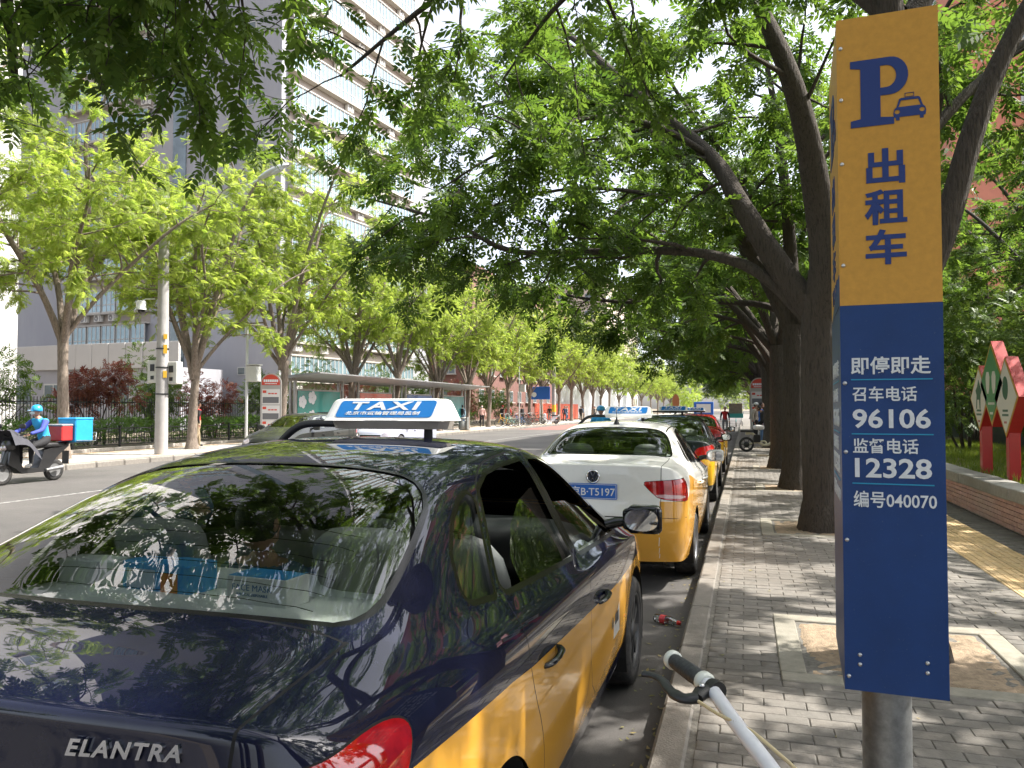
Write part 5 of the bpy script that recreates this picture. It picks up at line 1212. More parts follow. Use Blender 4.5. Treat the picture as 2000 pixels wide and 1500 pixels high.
# podium with pale fascia panels
PO = empty('podium', (-46,44.5,0), R(-4), label='low podium with pale fascia panels in front of the grey tower', cat='building')
b = MB(); b.box((1,1.5,2.2),(17,4,4.4)); b.build('wall', M_wallg, PO)
for i in range(11):
    b = MB(); b.box((0,0,0),(1.5,.2,1.8),ch=.015); b.build('fascia_panel', M_whiteb, PO, (-6.8+i*1.53,-.7+.012*(i-5)**2,5.3))
for i in range(5):
    b = MB(); b.box((0,0,0),(2.0,.06,1.6)); b.box((0,-.02,0),(1.8,.06,1.4),1); b.box((0,-.04,0),(.06,.06,1.5)); b.build('window', [M_wframe,M_wglass2], PO, (-5.6+i*3.2,-.5,2.6))
def block(name, x0,x1,y0,y1,h,wm,label,floors,face,wm_=(1.6,1.4),sp=3.0,fm=None,gm=None,z0=1.6,pitch=3.0,rz=0):
    """plain building with each window of the seen side built as frame and pane"""
    t = empty(name, ((x0+x1)/2,(y0+y1)/2,0), rz, label=label, cat='building'); hx, hy = (x1-x0)/2, (y1-y0)/2
    b = MB(); b.box((0,0,h/2),(2*hx,2*hy,h)); b.box((0,0,h+.2),(2*hx+.5,2*hy+.5,.4)); b.build('wall', wm, t)
    b = MB(); b.box((0,0,0),(wm_[0]+.16,.14,wm_[1]+.16)); fme = b.build('window', fm or M_wframe, me_only=True)
    b = MB()
    for s in (-1,1): b.box((s*wm_[0]*.25,-.066,0),(wm_[0]*.46,.03,wm_[1]))
    pme = b.build('pane', gm or M_wglass2, me_only=True)
    b = MB(); b.box((0,-.2,0),(wm_[0]+.4,.34,.1)); sme = b.build('sill', M_ledge, me_only=True)
    for f in face:
        L = hy if f in 'EW' else hx; n = int((2*L-1.5)/sp)
        for k in range(floors):
            for i in range(n):
                u = -L+1.2+sp*(i+.5)*(2*L-2)/(n*sp); z = z0+k*pitch
                if f == 'E': loc, a = (hx,u,z), R(90)
                elif f == 'W': loc, a = (-hx,u,z), R(-90)
                else: loc, a = (u,-hy,z), 0
                w = link('window', fme, t, loc, (0,0,a)); link('pane', pme, w); link('sill', sme, w, (0,0,-wm_[1]/2-.12))
    return t
block('white_building', -58,-36.5,20,31,48, M_whiteb, 'white rendered building at the left edge', 9, 'E', sp=3.4, z0=5, pitch=4.2)
block('brick_building', -46,-31,86,138,18.5, M_redb, 'dark red brick building behind the far left trees', 5, 'ES', sp=4.2, pitch=3.3, z0=3.2)
block('beige_building', -44,-26,150,196,26, mat('beige_render',(.55,.46,.38),.85,var=.06), 'beige block beyond the red brick building', 7, 'ES', sp=4.2, pitch=3.4, z0=3.2)
block('salmon_building', 8.9,34,38,60,27, M_salmon, 'salmon red apartment building behind the garden on the right', 8, 'SW', wm_=(1.5,1.5), sp=4.0, pitch=3.0, z0=3.4)
block('far_tower', 24,60,330,380,60, mat('haze_grey_render',(.5,.5,.52),.9), 'pale tower far beyond the end of the street', 12, 'S', sp=5, pitch=4.4, z0=6, wm_=(2.4,2))
# overpass
OV = empty('overpass', (0,240,0), label='grey concrete overpass crossing the far end of the street', cat='bridge')
M_conc = mat('pale_concrete', (.42,.42,.42), .85, var=.1, vscale=.6)
b = MB(); b.box((-5,0,7.1),(120,9,1.5)); b.build('deck', M_conc, OV)
for y in (-4.4,4.4): b = MB(); b.box((-5,y,8.4),(120,.25,1.1)); b.build('parapet', M_conc, OV)
for x in (-40,-21,4,30): b = MB(); b.cyl((x,0,0),(x,0,6.4),.9,n=20); b.build('pier', M_conc, OV)
# white hoarding and red barriers along the left
HO = empty('hoarding', (-22.4,92,0), label='tall white corrugated site hoarding along the far left pavement', cat='hoarding')
hp = MB()
for i in range(12): hp.box((0,-1.4+i*.25,3.6),(.06 if i%2 else .12,.25,7.0))
hp_me = hp.build('hoarding_panel', mat('white_hoarding',(.66,.67,.68),.6,var=.08,vscale=.6), me_only=True)
for i in range(22): link('hoarding_panel', hp_me, HO, (0,1.5+i*3.02,0))
RB = empty('red_barrier', (-21.4,79,0), label='row of low red barrier panels before the white hoarding', cat='barrier')
b = MB(); b.box((0,0,0),(.1,1.9,1.9),ch=.02); rb_me = b.build('barrier_panel', mat('barrier_red',(.62,.09,.035),.5,var=.1), me_only=True)
for i in range(11): link('barrier_panel', rb_me, RB, (0,1+i*2.0,1.2))
# ---- low ornamental railing in front of the hedge
M_iron = mat('black_iron', (.03,.032,.033), .5, .3, var=.2, vscale=20)
RL = empty('low_railing', (-21.12,12,.27), label='low black ornamental railing in front of the hedge', cat='railing')
def me_of(f, m): b = MB(); f(b); return b.build('piece', m, me_only=True)
post_me = me_of(lambda b: (b.box((0,0,.34),(.07,.07,.72),ch=.01), b.box((0,0,.72),(.09,.09,.03))), M_iron)
rail_me = me_of(lambda b: b.box((0,1.0,0),(.035,1.93,.035)), M_iron)
def rect(b, y0, y1, z0, z1, t=.022):
    for (c,s) in (((0,(y0+y1)/2,z0),(t,y1-y0,t)),((0,(y0+y1)/2,z1),(t,y1-y0,t)),((0,y0,(z0+z1)/2),(t*.98,t,z1-z0)),((0,y1,(z0+z1)/2),(t*.98,t,z1-z0))): b.box(c,s)
orn_me = me_of(lambda b: (rect(b,.28,1.0,.16,.44), b.box((0,.64,.55),(.02,.02,.2)), b.box((0,.12,.3),(.02,.3,.02))), M_iron)
for i in range(24):
    link('post', post_me, RL, (0,i*2.0,0)); link('rail', rail_me, RL, (0,i*2.0,.64)); link('rail', rail_me, RL, (0,i*2.0,.08))
    link('ornament', orn_me, RL, (0,i*2.0,.02)); o = link('ornament', orn_me, RL, (.002,i*2.0+.88,.06))
TF = empty('tall_fence', (-23.3,11,.2), label='tall black picket fence standing behind the hedge', cat='fence')
for i in range(20): link('post', me_of(lambda b: b.box((0,0,.95),(.08,.08,1.9)), M_iron) if i == 0 else bpy.data.meshes['piece.004'] if 'piece.004' in bpy.data.meshes else post_me, TF, (0,i*2.5,0))
rl2 = me_of(lambda b: b.box((0,1.25,0),(.04,2.42,.04)), M_iron)
for i in range(20): link('rail', rl2, TF, (0,i*2.5,.25)); link('rail', rl2, TF, (0,i*2.5,1.65))
b = MB()
for i in range(380): b.box((.001,.1+i*.13,.95),(.018,.018,1.75)); 
tag(b.build('pickets', M_iron, TF), kind='stuff')
# dark panel fence in the garden on the right
GF = empty('panel_fence', (7.0,9,.55), label='dark green panel fence behind the garden shrubs', cat='fence')
b = MB(); b.box((0,1.2,.75),(.04,2.36,1.5),ch=.008); b.box((-.03,1.2,.3),(.03,2.3,.06)); b.box((-.03,1.2,1.2),(.03,2.3,.06)); gp_me = b.build('fence_panel', mat('dark_green_sheet',(.05,.065,.06),.7,var=.2,vscale=3), me_only=True)
gpo = me_of(lambda b: b.box((0,0,.8),(.1,.1,1.7)), M_bark)
for i in range(12): link('fence_panel', gp_me, GF, (0,i*2.45,0)); link('post', gpo, GF, (.0,i*2.45-.02,0))
# ================================================================= street furniture, left pavement
M_polec = mat('concrete_pole', (.36,.345,.335), .85, var=.12, vscale=3, bump=.2, bscale=40)
M_boxg = mat('meter_box', (.5,.5,.47), .6, var=.08); M_ytag = mat('yellow_tag', (.72,.42,.03), .5)
UP = empty('utility_pole', (-17.85,20.3,.15), label='thick concrete utility pole with meter boxes and yellow tags on the far pavement', cat='pole')
b = MB(); b.cyl((0,0,-.05),(0,0,8.3),.20,.145,24); b.build('pole', M_polec, UP)
for z in (1.9,2.75,3.35): b = MB(); b.cyl((0,0,z),(0,0,z+.04),.2,n=24); b.build('band', M_iron, UP)
for x,y,z in ((-.36,.12,2.35),(.30,.2,2.3)): b = MB(); b.box((0,0,.3),(.42,.3,.72),ch=.02); b.box((.0,-.155,.42),(.16,.02,.22),1); b.box((0,-.155,.1),(.12,.02,.12),1); b.build('meter_box', [M_boxg,M_iron], UP, (x,y,z))
for z,h in ((2.55,.22),(3.35,.28),(3.75,.16)): b = MB(); b.box((.1,-.18,z),(.11,.02,h)); b.build('tag', M_ytag, UP, (0,0,0), (0,0,R(35)))
LA = empty('street_lamp', (-17.85,20.3,7.3), label='grey street lamp on a long arm reaching over the road from the concrete pole', cat='street lamp')
b = MB(); b.tube([(0,0,-.4),(.5,0,.1),(1.9,0,.75),(3.6,0,1.42)], [.045,.045,.04,.036], 10); b.build('arm', mat('pale_grey_metal',(.55,.56,.55),.45,.4), LA)
b = MB(); Ml = Matrix.Translation((4.05,0,1.60)) @ Matrix.Rotation(R(-20),4,'Y')
for k, (m, fl) in enumerate(((0,1),)): pass
hd = []; n = 12
for i in range(9):
    t = i/8; w = .17*math.sin(math.pi*min(1,.12+t*.95))**.55*(.75+.35*t); hh = .12*math.sin(math.pi*(.1+.85*t))**.6
    hd.append([(Ml @ Vector((-.55+1.1*t, w*math.cos(a), (hh if math.sin(a) > 0 else .055)*math.sin(a)))) for a in [2*math.pi*j/n for j in range(n)]])
b.add([p for r in hd for p in r], [(i*n+j,i*n+(j+1)%n,(i+1)*n+(j+1)%n,(i+1)*n+j) for i in range(8) for j in range(n)]+[list(range(n))[::-1],[8*n+j for j in range(n)]], 0, True); b.build('lamp_head', MATS['pale_grey_metal'], LA)
b = MB(); b.sphere((4.16,0,1.60), (.28,.11,.07), 14, M=Matrix.Rotation(R(-20),3,'Y')); b.build('lens', mat('lamp_lens',(.6,.62,.62),.15), LA)
CC = empty('security_camera', (-18.05,20.1,4.75), label='white dome security camera on the concrete pole', cat='camera')
b = MB(); b.tube([(.05,.0,.35),(-.2,-.1,.35),(-.32,-.15,.3)], .02, 8); b.build('bracket', M_boxg, CC)
b = MB(); b.lathe([(.0,.30),(.13,.29),(.15,.24),(.15,.06),(.17,.05),(.17,0)],18,M=Matrix.Translation((-.34,-.15,0))); b.build('housing', M_signw, CC)
b = MB(); b.lathe([(.12,0),(.115,-.05),(.08,-.10),(0,-.12)],18,M=Matrix.Translation((-.34,-.15,0))); b.build('dome', M_gblack, CC)
for k,(x,y,lb,h) in enumerate(((-17.8,24.6,'slim grey post with a cabinet left of the bus stop sign',4.6),(-17.7,60.5,'slim grey post with a cabinet among the parked bicycles',6.5))):
    t = empty('slim_post', (x,y,.15), label=lb, cat='post'); b = MB(); b.cyl((0,0,0),(0,0,h),.055,.045,12); b.cyl((0,0,0),(0,0,.12),.11,.07,12); b.build('post', MATS['pale_grey_metal'], t)
    b = MB(); b.box((.3,-.0,2.75 if k == 0 else 3.1),(.45,.3,.6),ch=.02); b.box((.3,0,3.08 if k == 0 else 3.43),(.52,.36,.03)); b.build('cabinet', M_boxg, t)
t = empty('concrete_pole', (-17.6,72,.15), label='concrete pole with a yellow and black band beside the red barriers', cat='pole'); b = MB(); b.cyl((0,0,0),(0,0,9),.2,.15,20); b.build('pole', M_polec, t)
b = MB(); b.cyl((0,0,1.1),(0,0,1.8),.205,.203,20); b.build('band', M_ytag, t)
t = empty('direction_sign', (-18.6,70.5,.15), label='blue direction sign beside the concrete pole', cat='sign'); b = MB(); b.box((0,0,2.9),(2.0,.06,1.2),ch=.02); b.build('panel', mat('sign_blue',(.02,.12,.5),.4), t); b = MB(); b.cyl((0,.05,0),(0,.05,3.3),.05,n=10); b.build('post', MATS['pale_grey_metal'], t)
b = MB(); b.lathe([(0,.0),(.24,.0)],20,M=Matrix.Translation((-.55,-.035,2.75))@Matrix.Rotation(R(90),4,'X')); b.build('symbol', M_ink_w, t)
# litter bin
t = empty('litter_bin', (-17.75,48.0,.15), label='grey cylindrical litter bin on the far kerb beyond the bus shelter', cat='bin')
M_bin = mat('bin_grey',(.2,.21,.2),.5,.3)
b = MB(); b.lathe([(0,.06),(.26,.06),(.28,.1),(.28,.62),(.0,.62)],20,M=Matrix.Translation((-.2,0,0))); b.build('drum', M_bin, t)
b = MB(); b.lathe([(.27,.72),(.29,.74),(.29,.82),(.26,.86),(0,.88)],20,M=Matrix.Translation((-.2,0,0))); b.build('hood', M_bin, t)
b = MB(); b.box((.12,0,.42),(.1,.3,.9),ch=.01); b.box((-.02,0,.04),(.6,.4,.06)); b.build('stand', M_bin, t)
# bus stop signs
M_ssteel = mat('sign_frame_steel',(.42,.40,.38),.4,.6); M_sred = mat('sign_red',(.55,.06,.035),.45); M_spanel = mat('sign_panel',(.66,.64,.62),.4); M_sdark = mat('sign_dark_rows',(.14,.14,.15),.5)
def arch(w, h0, h1, k=12): return [(-w/2,h0),(w/2,h0),(w/2,h1-w/2)]+[(w/2*math.cos(a),h1-w/2+w/2*math.sin(a)) for a in np.linspace(0,math.pi,k)[1:-1]]+[(-w/2,h1-w/2)]
def stop_sign(loc, rz, label):
    t = empty('bus_stop_sign', loc, rz, label=label, cat='sign', group='bus stop signs'); X = Matrix.Rotation(R(90),4,'X')
    b = MB(); b.prism(arch(.80,.0,2.85), Matrix.Translation((0,.06,0))@X, .12); b.build('frame', M_ssteel, t)
    b = MB(); b.prism(arch(.70,2.38,2.80), Matrix.Translation((0,-.062,0))@X, .006); b.build('header', M_sred, t)
    for z in (1.62,.98,.4):
        b = MB(); b.box((0,-.063,z+.30),(.68,.006,.60)); b.build('route_panel', M_spanel, t)
        b = MB(); b.box((0,-.068,z+.17),(.62,.006,.24)); b.build('stop_list', M_sdark, t); b = MB(); b.box((-.24,-.068,z+.5),(.14,.006,.1)); b.build('route_number', M_sred, t)
        o = link('lettering', text_me('lettering','— — —',.1,M_sred,.0,.001,(.34,.05)), t); o.matrix_local = Matrix.Translation((-.1,-.068,z+.40))@X
    o = link('lettering', text_me('lettering','— — — — — — —',.1,M_ink_w,.012,.001,(.56,.10)), t); o.matrix_local = Matrix.Translation((-.28,-.07,2.50))@X
    o = link('lettering', text_me('lettering','— — — — — — — — —',.1,M_ink_w,.0,.001,(.46,.035)), t); o.matrix_local = Matrix.Translation((-.23,-.07,2.42))@X
stop_sign((-17.9,26.3,.15), R(22), 'round-topped bus stop sign with red header on the far pavement')
stop_sign((.62,36.5,.15), R(-4), 'round-topped bus stop sign behind the trees on the right pavement')
# bus shelters
M_roof = mat('shelter_roof',(.30,.30,.30),.45,.4,var=.1); poster_cols = [((.005,.22,.19),'green poster with white clouds'),((.60,.09,.05),'red poster'),((.03,.11,.40),'blue poster'),((.04,.24,.24),'teal poster')]
for k in range(4):
    y0 = 29.2+k*5.75; col, nm = poster_cols[k]
    t = empty('bus_shelter', (-18.9,y0,.15), label=f'bus shelter bay with {nm}, {["nearest of","second of","third of","farthest of"][k]} the four', cat='bus shelter', group='bus shelter bays')
    b = MB(); b.add([(-.6,-.1,2.86),(1.5,-.1,3.02),(1.5,5.5,3.02),(-.6,5.5,2.86),(-.6,-.1,2.70),(1.5,-.1,2.97),(1.5,5.5,2.97),(-.6,5.5,2.70)],[(0,1,2,3),(7,6,5,4),(0,4,5,1),(2,6,7,3),(1,5,6,2),(0,3,7,4)]); b.build('roof', M_roof, t)
    for y in (.35,4.5):
        for x in (-.22,.0): b = MB(); b.box((x,y,1.38),(.09,.14,2.8)); b.build('post', M_ssteel, t)
    b = MB(); b.box((-.1,2.42,1.45),(.16,3.9,1.75)); b.build('poster_frame', M_ssteel, t)
    b = MB(); b.box((-.01,2.42,1.45),(.02,3.7,1.6)); p = b.build('poster', mat(f'poster_{nm}', col, .25, var=.3, vscale=.5, coat=.5), t)
    if k == 0:
        b = MB()
        for (y,z,r) in ((.95,1.75,.30),(1.75,1.95,.32),(1.1,1.0,.30),(1.75,1.1,.30)):
            for a in range(5): b.lathe([(0,.0),(r*.5,.0)],10,M=Matrix.Translation((.005+.0005*a,y+r*.6*math.cos(a*1.26),z+r*.5*math.sin(a*1.26)))@Matrix.Rotation(R(90),4,'Y'))
        tag(b.build('cloud_print', M_ink_w, t), kind='stuff')
        o = link('lettering', text_me('lettering','— — — — — — — —',.1,M_black,.0,.0006,(1.5,.14)), t); o.matrix_local = Matrix.Translation((.004,2.2,1.15))@Matrix.Rotation(R(90),4,'Z')@Matrix.Rotation(R(90),4,'X')
    if k == 1: o = link('lettering', text_me('lettering','— — — — — — —',.1,M_ink_w,.01,.0006,(2.6,.3)), t); o.matrix_local = Matrix.Translation((.004,1.1,1.7))@Matrix.Rotation(R(90),4,'Z')@Matrix.Rotation(R(90),4,'X')
    b = MB(); b.box((.35,2.4,.45),(.34,2.8,.05),ch=.01)
    for y in (1.3,3.5): b.box((.35,y,.21),(.06,.06,.43))
    b.build('bench', M_ssteel, t)
# paddle sign and blue board far down the road
t = empty('paddle_sign', (-4.9,58,0), label='orange oval paddle sign on a post far down the road', cat='sign'); b = MB(); b.prism([(.26*math.cos(a),.55*math.sin(a)+(.0)) for a in np.linspace(0,2*math.pi,24)[:-1]], Matrix.Translation((0,.03,2.1))@Matrix.Rotation(R(90),4,'X'), .05); b.build('paddle', mat('paddle_orange',(.65,.22,.08),.5), t); b = MB(); b.cyl((0,0,0),(0,0,1.7),.04,n=8); b.build('post', M_galv, t)
t = empty('info_board', (-4.6,92,0), label='blue framed information board far down the road', cat='sign'); b = MB(); b.box((0,0,1.6),(2.2,.2,1.5),ch=.03); b.build('panel', MATS['sign_blue'], t); b = MB(); b.box((0,-.11,1.6),(1.6,.02,1.0)); b.build('poster', M_spanel, t)
for x in (-.8,.8): b = MB(); b.box((x,0,.45),(.1,.1,.9)); b.build('leg', M_galv, t)
# overhead wires
b = MB()
for i,(z,x) in enumerate(((8.6,-17.7),(8.9,-17.6),(9.2,-17.8),(7.9,-17.9))):
    pts = [(x, y_, z-.5*math.sin(math.pi*((y_-20.3)%52)/52)) for y_ in np.arange(-31.7,73,4.0)]; b.tube(pts, .012, 4)
tag(b.build('overhead_wires', M_black), 'thin black overhead wires strung along the far pavement', 'wires', kind='stuff')
# ================================================================= diamond signs in the garden
DS = empty('diamond_sign', (3.41,12.65,.60), label='red post sign with three diamond panels, green between two white ones', cat='sign')
M_dred = mat('sign_frame_red',(.45,.018,.02),.4,coat=.3,var=.08); M_dgold = mat('sign_edge_gold',(.55,.32,.04),.4); M_dgreen2 = mat('panel_green',(.05,.28,.10),.4); M_dwhite = mat('panel_white',(.72,.72,.66),.45); M_dink = mat('panel_dark_green_ink',(.03,.14,.08),.5)
for y,z,s,pm in ((.0,1.37,.62,M_dgreen2),(.62,1.17,.50,M_dwhite),(-.62,1.17,.56,M_dwhite)):
    MX = Matrix.Translation((.16,y,z)) @ Matrix.Rotation(R(-90),4,'Z') @ Matrix.Rotation(R(90),4,'X')
    dm = [(0,-s),(s*.95,0),(0,s),(-s*.95,0)]
    b = MB(); b.prism(dm, MX, .155); b.build('diamond', M_dred, DS)
    b = MB(); b.prism([(p[0]*.97,p[1]*.97) for p in dm], MX, .160); b.build('rim', M_dgold, DS)
    b = MB(); b.prism([(p[0]*.88,p[1]*.88) for p in dm], MX, .164); b.build('panel', pm, DS)
    if pm is M_dgreen2:
        for u in (-.15,.13): b = MB(); b.prism(chaikin([(u-.07,-.14),(u+.07,-.14),(u+.10,.18),(u-.10,.18)],1), MX, .167); b.build('pictogram', M_dwhite, DS)
        for s_,v in (('— — — — — —',-.30),('— — —',-.44)): o = link('lettering', text_me('lettering',s_,.1,M_dwhite,.0,.0006,(.3 if v > -.4 else .14,.035)), DS); o.matrix_local = MX @ Matrix.Translation((-.15 if v > -.4 else -.07,v,.165))
    else:
        sg = 1 if y > 0 else -1
        b = MB(); b.prism([(-.13,-.16),(-.10,-.16),(-.08,-.02),(.03,-.02),(.05,-.16),(.08,-.16),(.09,.05),(.16,.12),(.06,.2),(.0,.28),(-.06,.18),(-.15,.12),(-.10,.05)] if sg > 0 else chaikin([(-.10,.02),(.05,-.06),(.14,.08),(.10,.26),(-.02,.30),(-.10,.18)],2), MX, .167); b.build('pictogram', M_dink, DS)
        for v,w_ in ((-.2,.22),(-.26,.26),(-.36,.1)): o = link('lettering', text_me('lettering','— — — — — —' if v > -.3 else '— —',.1,M_dink if v > -.3 else M_dred,.0,.0006,(w_,.03)), DS); o.matrix_local = MX @ Matrix.Translation((-w_/2,v,.165))
for y in (.62,-.62): b = MB(); b.box((.085,y,.34),(.14,.14,.95),ch=.012); b.build('post', M_dred, DS)
# ================================================================= small thing on the road
BT = empty('plastic_bottle', (-.58,5.90,.033), R(-28), label='empty plastic drink bottle with red cap lying in the gutter', cat='bottle')
MY = Matrix.Rotation(R(90),4,'Y')
b = MB(); b.lathe([(0,-.10),(.028,-.10),(.033,-.09),(.031,-.05),(.033,-.045),(.033,.03),(.030,.045),(.026,.065),(.014,.09),(.0125,.105)],20,M=MY); b.build('body', glass_mat('clear_plastic',(.86,.88,.88)), BT)
b = MB(); b.lathe([(.0335,-.045),(.0338,-.043),(.0338,.0),(.0335,.002)],20,M=MY); b.build('label_band', mat('bottle_label',(.6,.05,.06),.35,var=.5,vscale=40), BT)
b = MB(); b.lathe([(.0155,.098),(.016,.10),(.016,.12),(.0,.121)],16,M=MY); b.build('cap', mat('cap_red',(.65,.03,.02),.35), BT)
# ================================================================= people, bicycles, scooters
M_skin = mat('skin', (.48,.27,.19), .55, var=.08, vscale=30); M_hair = mat('black_hair', (.012,.011,.011), .5, bump=.4, bscale=200)
M_mask = mat('face_mask', (.60,.72,.74), .8); M_shoe = mat('pale_shoe', (.5,.48,.44), .7); M_shoed = mat('dark_shoe', (.03,.03,.03), .6)
def cloth(name, col): return mat('cloth_'+name, col, .85, var=.2, vscale=9, bump=.5, bscale=22)
C_ = {'black':cloth('black',(.018,.018,.02)),'navy':cloth('navy',(.02,.03,.07)),'blue':cloth('blue',(.02,.13,.5)),'sky':cloth('sky',(.03,.33,.65)),'denim':cloth('denim',(.09,.16,.27)),'red':cloth('red',(.55,.03,.03)),'pink':cloth('pink',(.62,.38,.34)),'beige':cloth('beige',(.42,.37,.30)),'grey':cloth('grey',(.25,.25,.26)),'purple':cloth('purple',(.40,.22,.55)),'khaki':cloth('khaki',(.36,.28,.18)),'white':cloth('white',(.7,.7,.7)),'ltblue':cloth('ltblue',(.35,.5,.6)),'indigo':cloth('indigo',(.05,.07,.34))}
def stand_pose(step=.0, arm=.0, bend=0.0, turn=0.0):
    """joints of a standing or walking figure, 1.70 m, facing -Y"""
    fy = -bend
    j = dict(pelvis=(0,0,.93), belly=(0,-.01+fy*.2,1.08), chest=(0,fy*.6,1.28-.1*abs(bend)), neck=(0,.0+fy,1.43-.25*abs(bend)), head0=(0,-.02+fy*1.15,1.50-.3*abs(bend)))
    for s, nm in ((1,'l'),(-1,'r')):
        st = step*s
        j['sh_'+nm] = (s*.175,fy*.9,1.39-.22*abs(bend)); j['el_'+nm] = (s*.235,.04-arm*s*.12+fy*1.0,1.12-.3*abs(bend)); j['wr_'+nm] = (s*.235,-.05-arm*s*.22+fy*1.25,.88-.2*abs(bend))
        j['hip_'+nm] = (s*.095,0,.90); j['kn_'+nm] = (s*.10,-.03-st*.5,.50); j['an_'+nm] = (s*.10,.02-st,.085+.02*abs(step)); j['toe_'+nm] = (s*.115,-.13-st,.045)
    return j
BONES = [('pelvis','belly',.135,.125,'T'),('belly','chest',.125,.15,'T'),('chest','neck',.15,.062,'T'),('neck','head0',.06,.055,'S')]
for nm in 'lr':
    BONES += [('chest','sh_'+nm,.14,.075,'T'),('sh_'+nm,'el_'+nm,.07,.05,'A'),('el_'+nm,'wr_'+nm,.05,.036,'A'),('pelvis','hip_'+nm,.13,.10,'L'),('hip_'+nm,'kn_'+nm,.095,.065,'L'),('kn_'+nm,'an_'+nm,.062,.045,'L'),('an_'+nm,'toe_'+nm,.045,.04,'F')]
def person(loc, rz, top, legs, label, j=None, sleeve=None, shoes=None, hair='short', mask=False, sc=1.0, group=None, look=0.0, extra=None, legs_mat=None):
    j = dict(j or stand_pose()); names = list(j); idx = {n:i for i,n in enumerate(names)}; rad = {}
    for a, b_, ra, rb, _ in BONES: rad[a] = ra if a not in rad else rad[a]; rad[b_] = rb if b_ not in rad else rad[b_]
    rad.update(pelvis=.13, chest=.145, belly=.125)
    me = bpy.data.meshes.new('b'); me.from_pydata([j[n] for n in names], [(idx[a],idx[b_]) for a,b_,*_ in BONES], []); o = bpy.data.objects.new('b', me); COL.objects.link(o)
    o.modifiers.new('k','SKIN'); sv = me.skin_vertices[0].data
    for n in names:
        r = rad.get(n,.05); sv[idx[n]].radius = (r*1.0, r*(.78 if n in ('chest','belly','pelvis') else 1)); sv[idx[n]].use_root = n == 'pelvis'
    sb = o.modifiers.new('s','SUBSURF'); sb.levels = 2; sb.render_levels = 2
    bpy.context.view_layer.update(); e = bpy.data.meshes.new_from_object(o.evaluated_get(bpy.context.evaluated_depsgraph_get())); bpy.data.objects.remove(o)
    b = MB(); V = [v.co.copy() for v in e.vertices]; P = np.array([tuple(v) for v in V])
    segs = [(np.array(j[a]),np.array(j[b_]),k) for a,b_,_,_,k in BONES]; ds = []
    for A,B,k in segs:
        t = np.clip(((P-A)@(B-A))/((B-A)@(B-A)+1e-9),0,1); ds.append(np.linalg.norm(P-A-t[:,None]*(B-A),axis=1))
    near = np.argmin(np.array(ds),0); mi_ = {'T':0,'A':1,'L':2,'S':3,'F':4}
    for f in e.polygons:
        ks = [near[v] for v in f.vertices]; k = segs[max(set(ks),key=ks.count)][2]; b.f.append(list(f.vertices)); b.m.append(mi_[k]); b.sm.append(True)
    b.v = [tuple(v) for v in V]; bpy.data.meshes.remove(e)
    # head with nose, ears, eyes; hands with fingers
    h0 = Vector(j['head0']); up = (h0-Vector(j['neck'])).normalized(); up = (up*.5+Vector((0,0,1))*.5).normalized(); hc = h0+up*.10
    Rh = Matrix.Rotation(look,3,'Z'); hd = lambda p: hc+Rh@Vector(p)
    b.sphere(hc, (.075,.095,.115), 14, 3, M=Rh); b.sphere(hd((0,-.035,-.06)), (.055,.055,.05), 10, 3)
    b.tube([hd((0,-.090,.02)),hd((0,-.112,-.015)),hd((0,-.09,-.025))], [.008,.014,.01], 6, 3)
    for s in (1,-1): b.sphere(hd((s*.076,.01,.0)), (.012,.022,.032), 8, 3); b.sphere(hd((s*.03,-.086,.012)), (.012,.008,.007), 8, 5)
    b.tube([hd((-.022,-.09,-.055)),hd((0,-.096,-.053)),hd((.022,-.09,-.055))], .006, 5, 4)
    for nm, s in (('l',1),('r',-1)):
        w, el = Vector(j['wr_'+nm]), Vector(j['el_'+nm]); d = (w-el).normalized(); a, bb, _ = frame(d); pc = w+d*.05
        b.sphere(pc, (.03,.03,.035), 8, 3)
        for k in range(4):
            q0 = pc+d*.03+a*(-.024+.016*k); L = (.055,.068,.064,.05)[k]; q1 = q0+d*L*.6+bb*.008; b.tube([q0,q1,q1+d*L*.4+bb*-.016], [.0088,.0082,.0065], 5, 3)
        b.tube([pc+a*.028*s,pc+a*.048*s+d*.025,pc+a*.052*s+d*.055], [.010,.009,.007], 5, 3)
    root = empty('person', loc, rz, label=label, cat='person', group=group); root.scale = (sc,sc,sc)
    b.build('body', [top, sleeve or top, legs, M_skin, shoes or M_shoed, M_hair], root)
    if hair != 'none':
        g = MB()
        if hair in ('short','long'):
            g.sphere(hd((0,.014,.018)), (.086,.098,.112), 14, 0, M=Rh)
            g.v = [tuple(Vector(p)+Rh@Vector((0,max(0,(-.03-(Rh.inverted()@(Vector(p)-hc)).y))*.9 if (Rh.inverted()@(Vector(p)-hc)).z < .055 else 0,0))) for p in g.v]
            if hair == 'long': g.tube([hd((0,.06,.02)),hd((0,.085,-.1)),hd((0,.08,-.22))], [.06,.07,.03], 8)
            g.build('hair', M_hair, root)
    if mask: g = MB(); g.sphere(hd((0,-.06,-.035)), (.066,.058,.052), 12, 0, M=Rh); g.build('face_mask', M_mask, root)
    if extra: extra(root, j, hd)
    return root
PED = 'pedestrians'
def backpack(col): 
    def f(root, j, hd): b = MB(); b.add(*soft_box((0,.19,1.22),(.30,.18,.44)),0,True); b.build('backpack', col, root)
    return f
def capm(col):
    def f(root, j, hd):
        b = MB(); b.sphere(hd((0,.0,.045)), (.092,.108,.085), 12); b.prism([(-.07,0),(.07,0),(.05,.08),(-.05,.08)], Matrix.Translation(hd((0,-.09,.05)))@Matrix.Rotation(math.pi,4,'Z'), .008); b.build('cap', col, root)
    return f
L_ = -18.6
person((-19.9,24.5,.15), R(160), C_['red'], C_['khaki'], 'pedestrian in red and black jacket walking behind a tree on the left', stand_pose(.18,.5), C_['black'], group=PED)
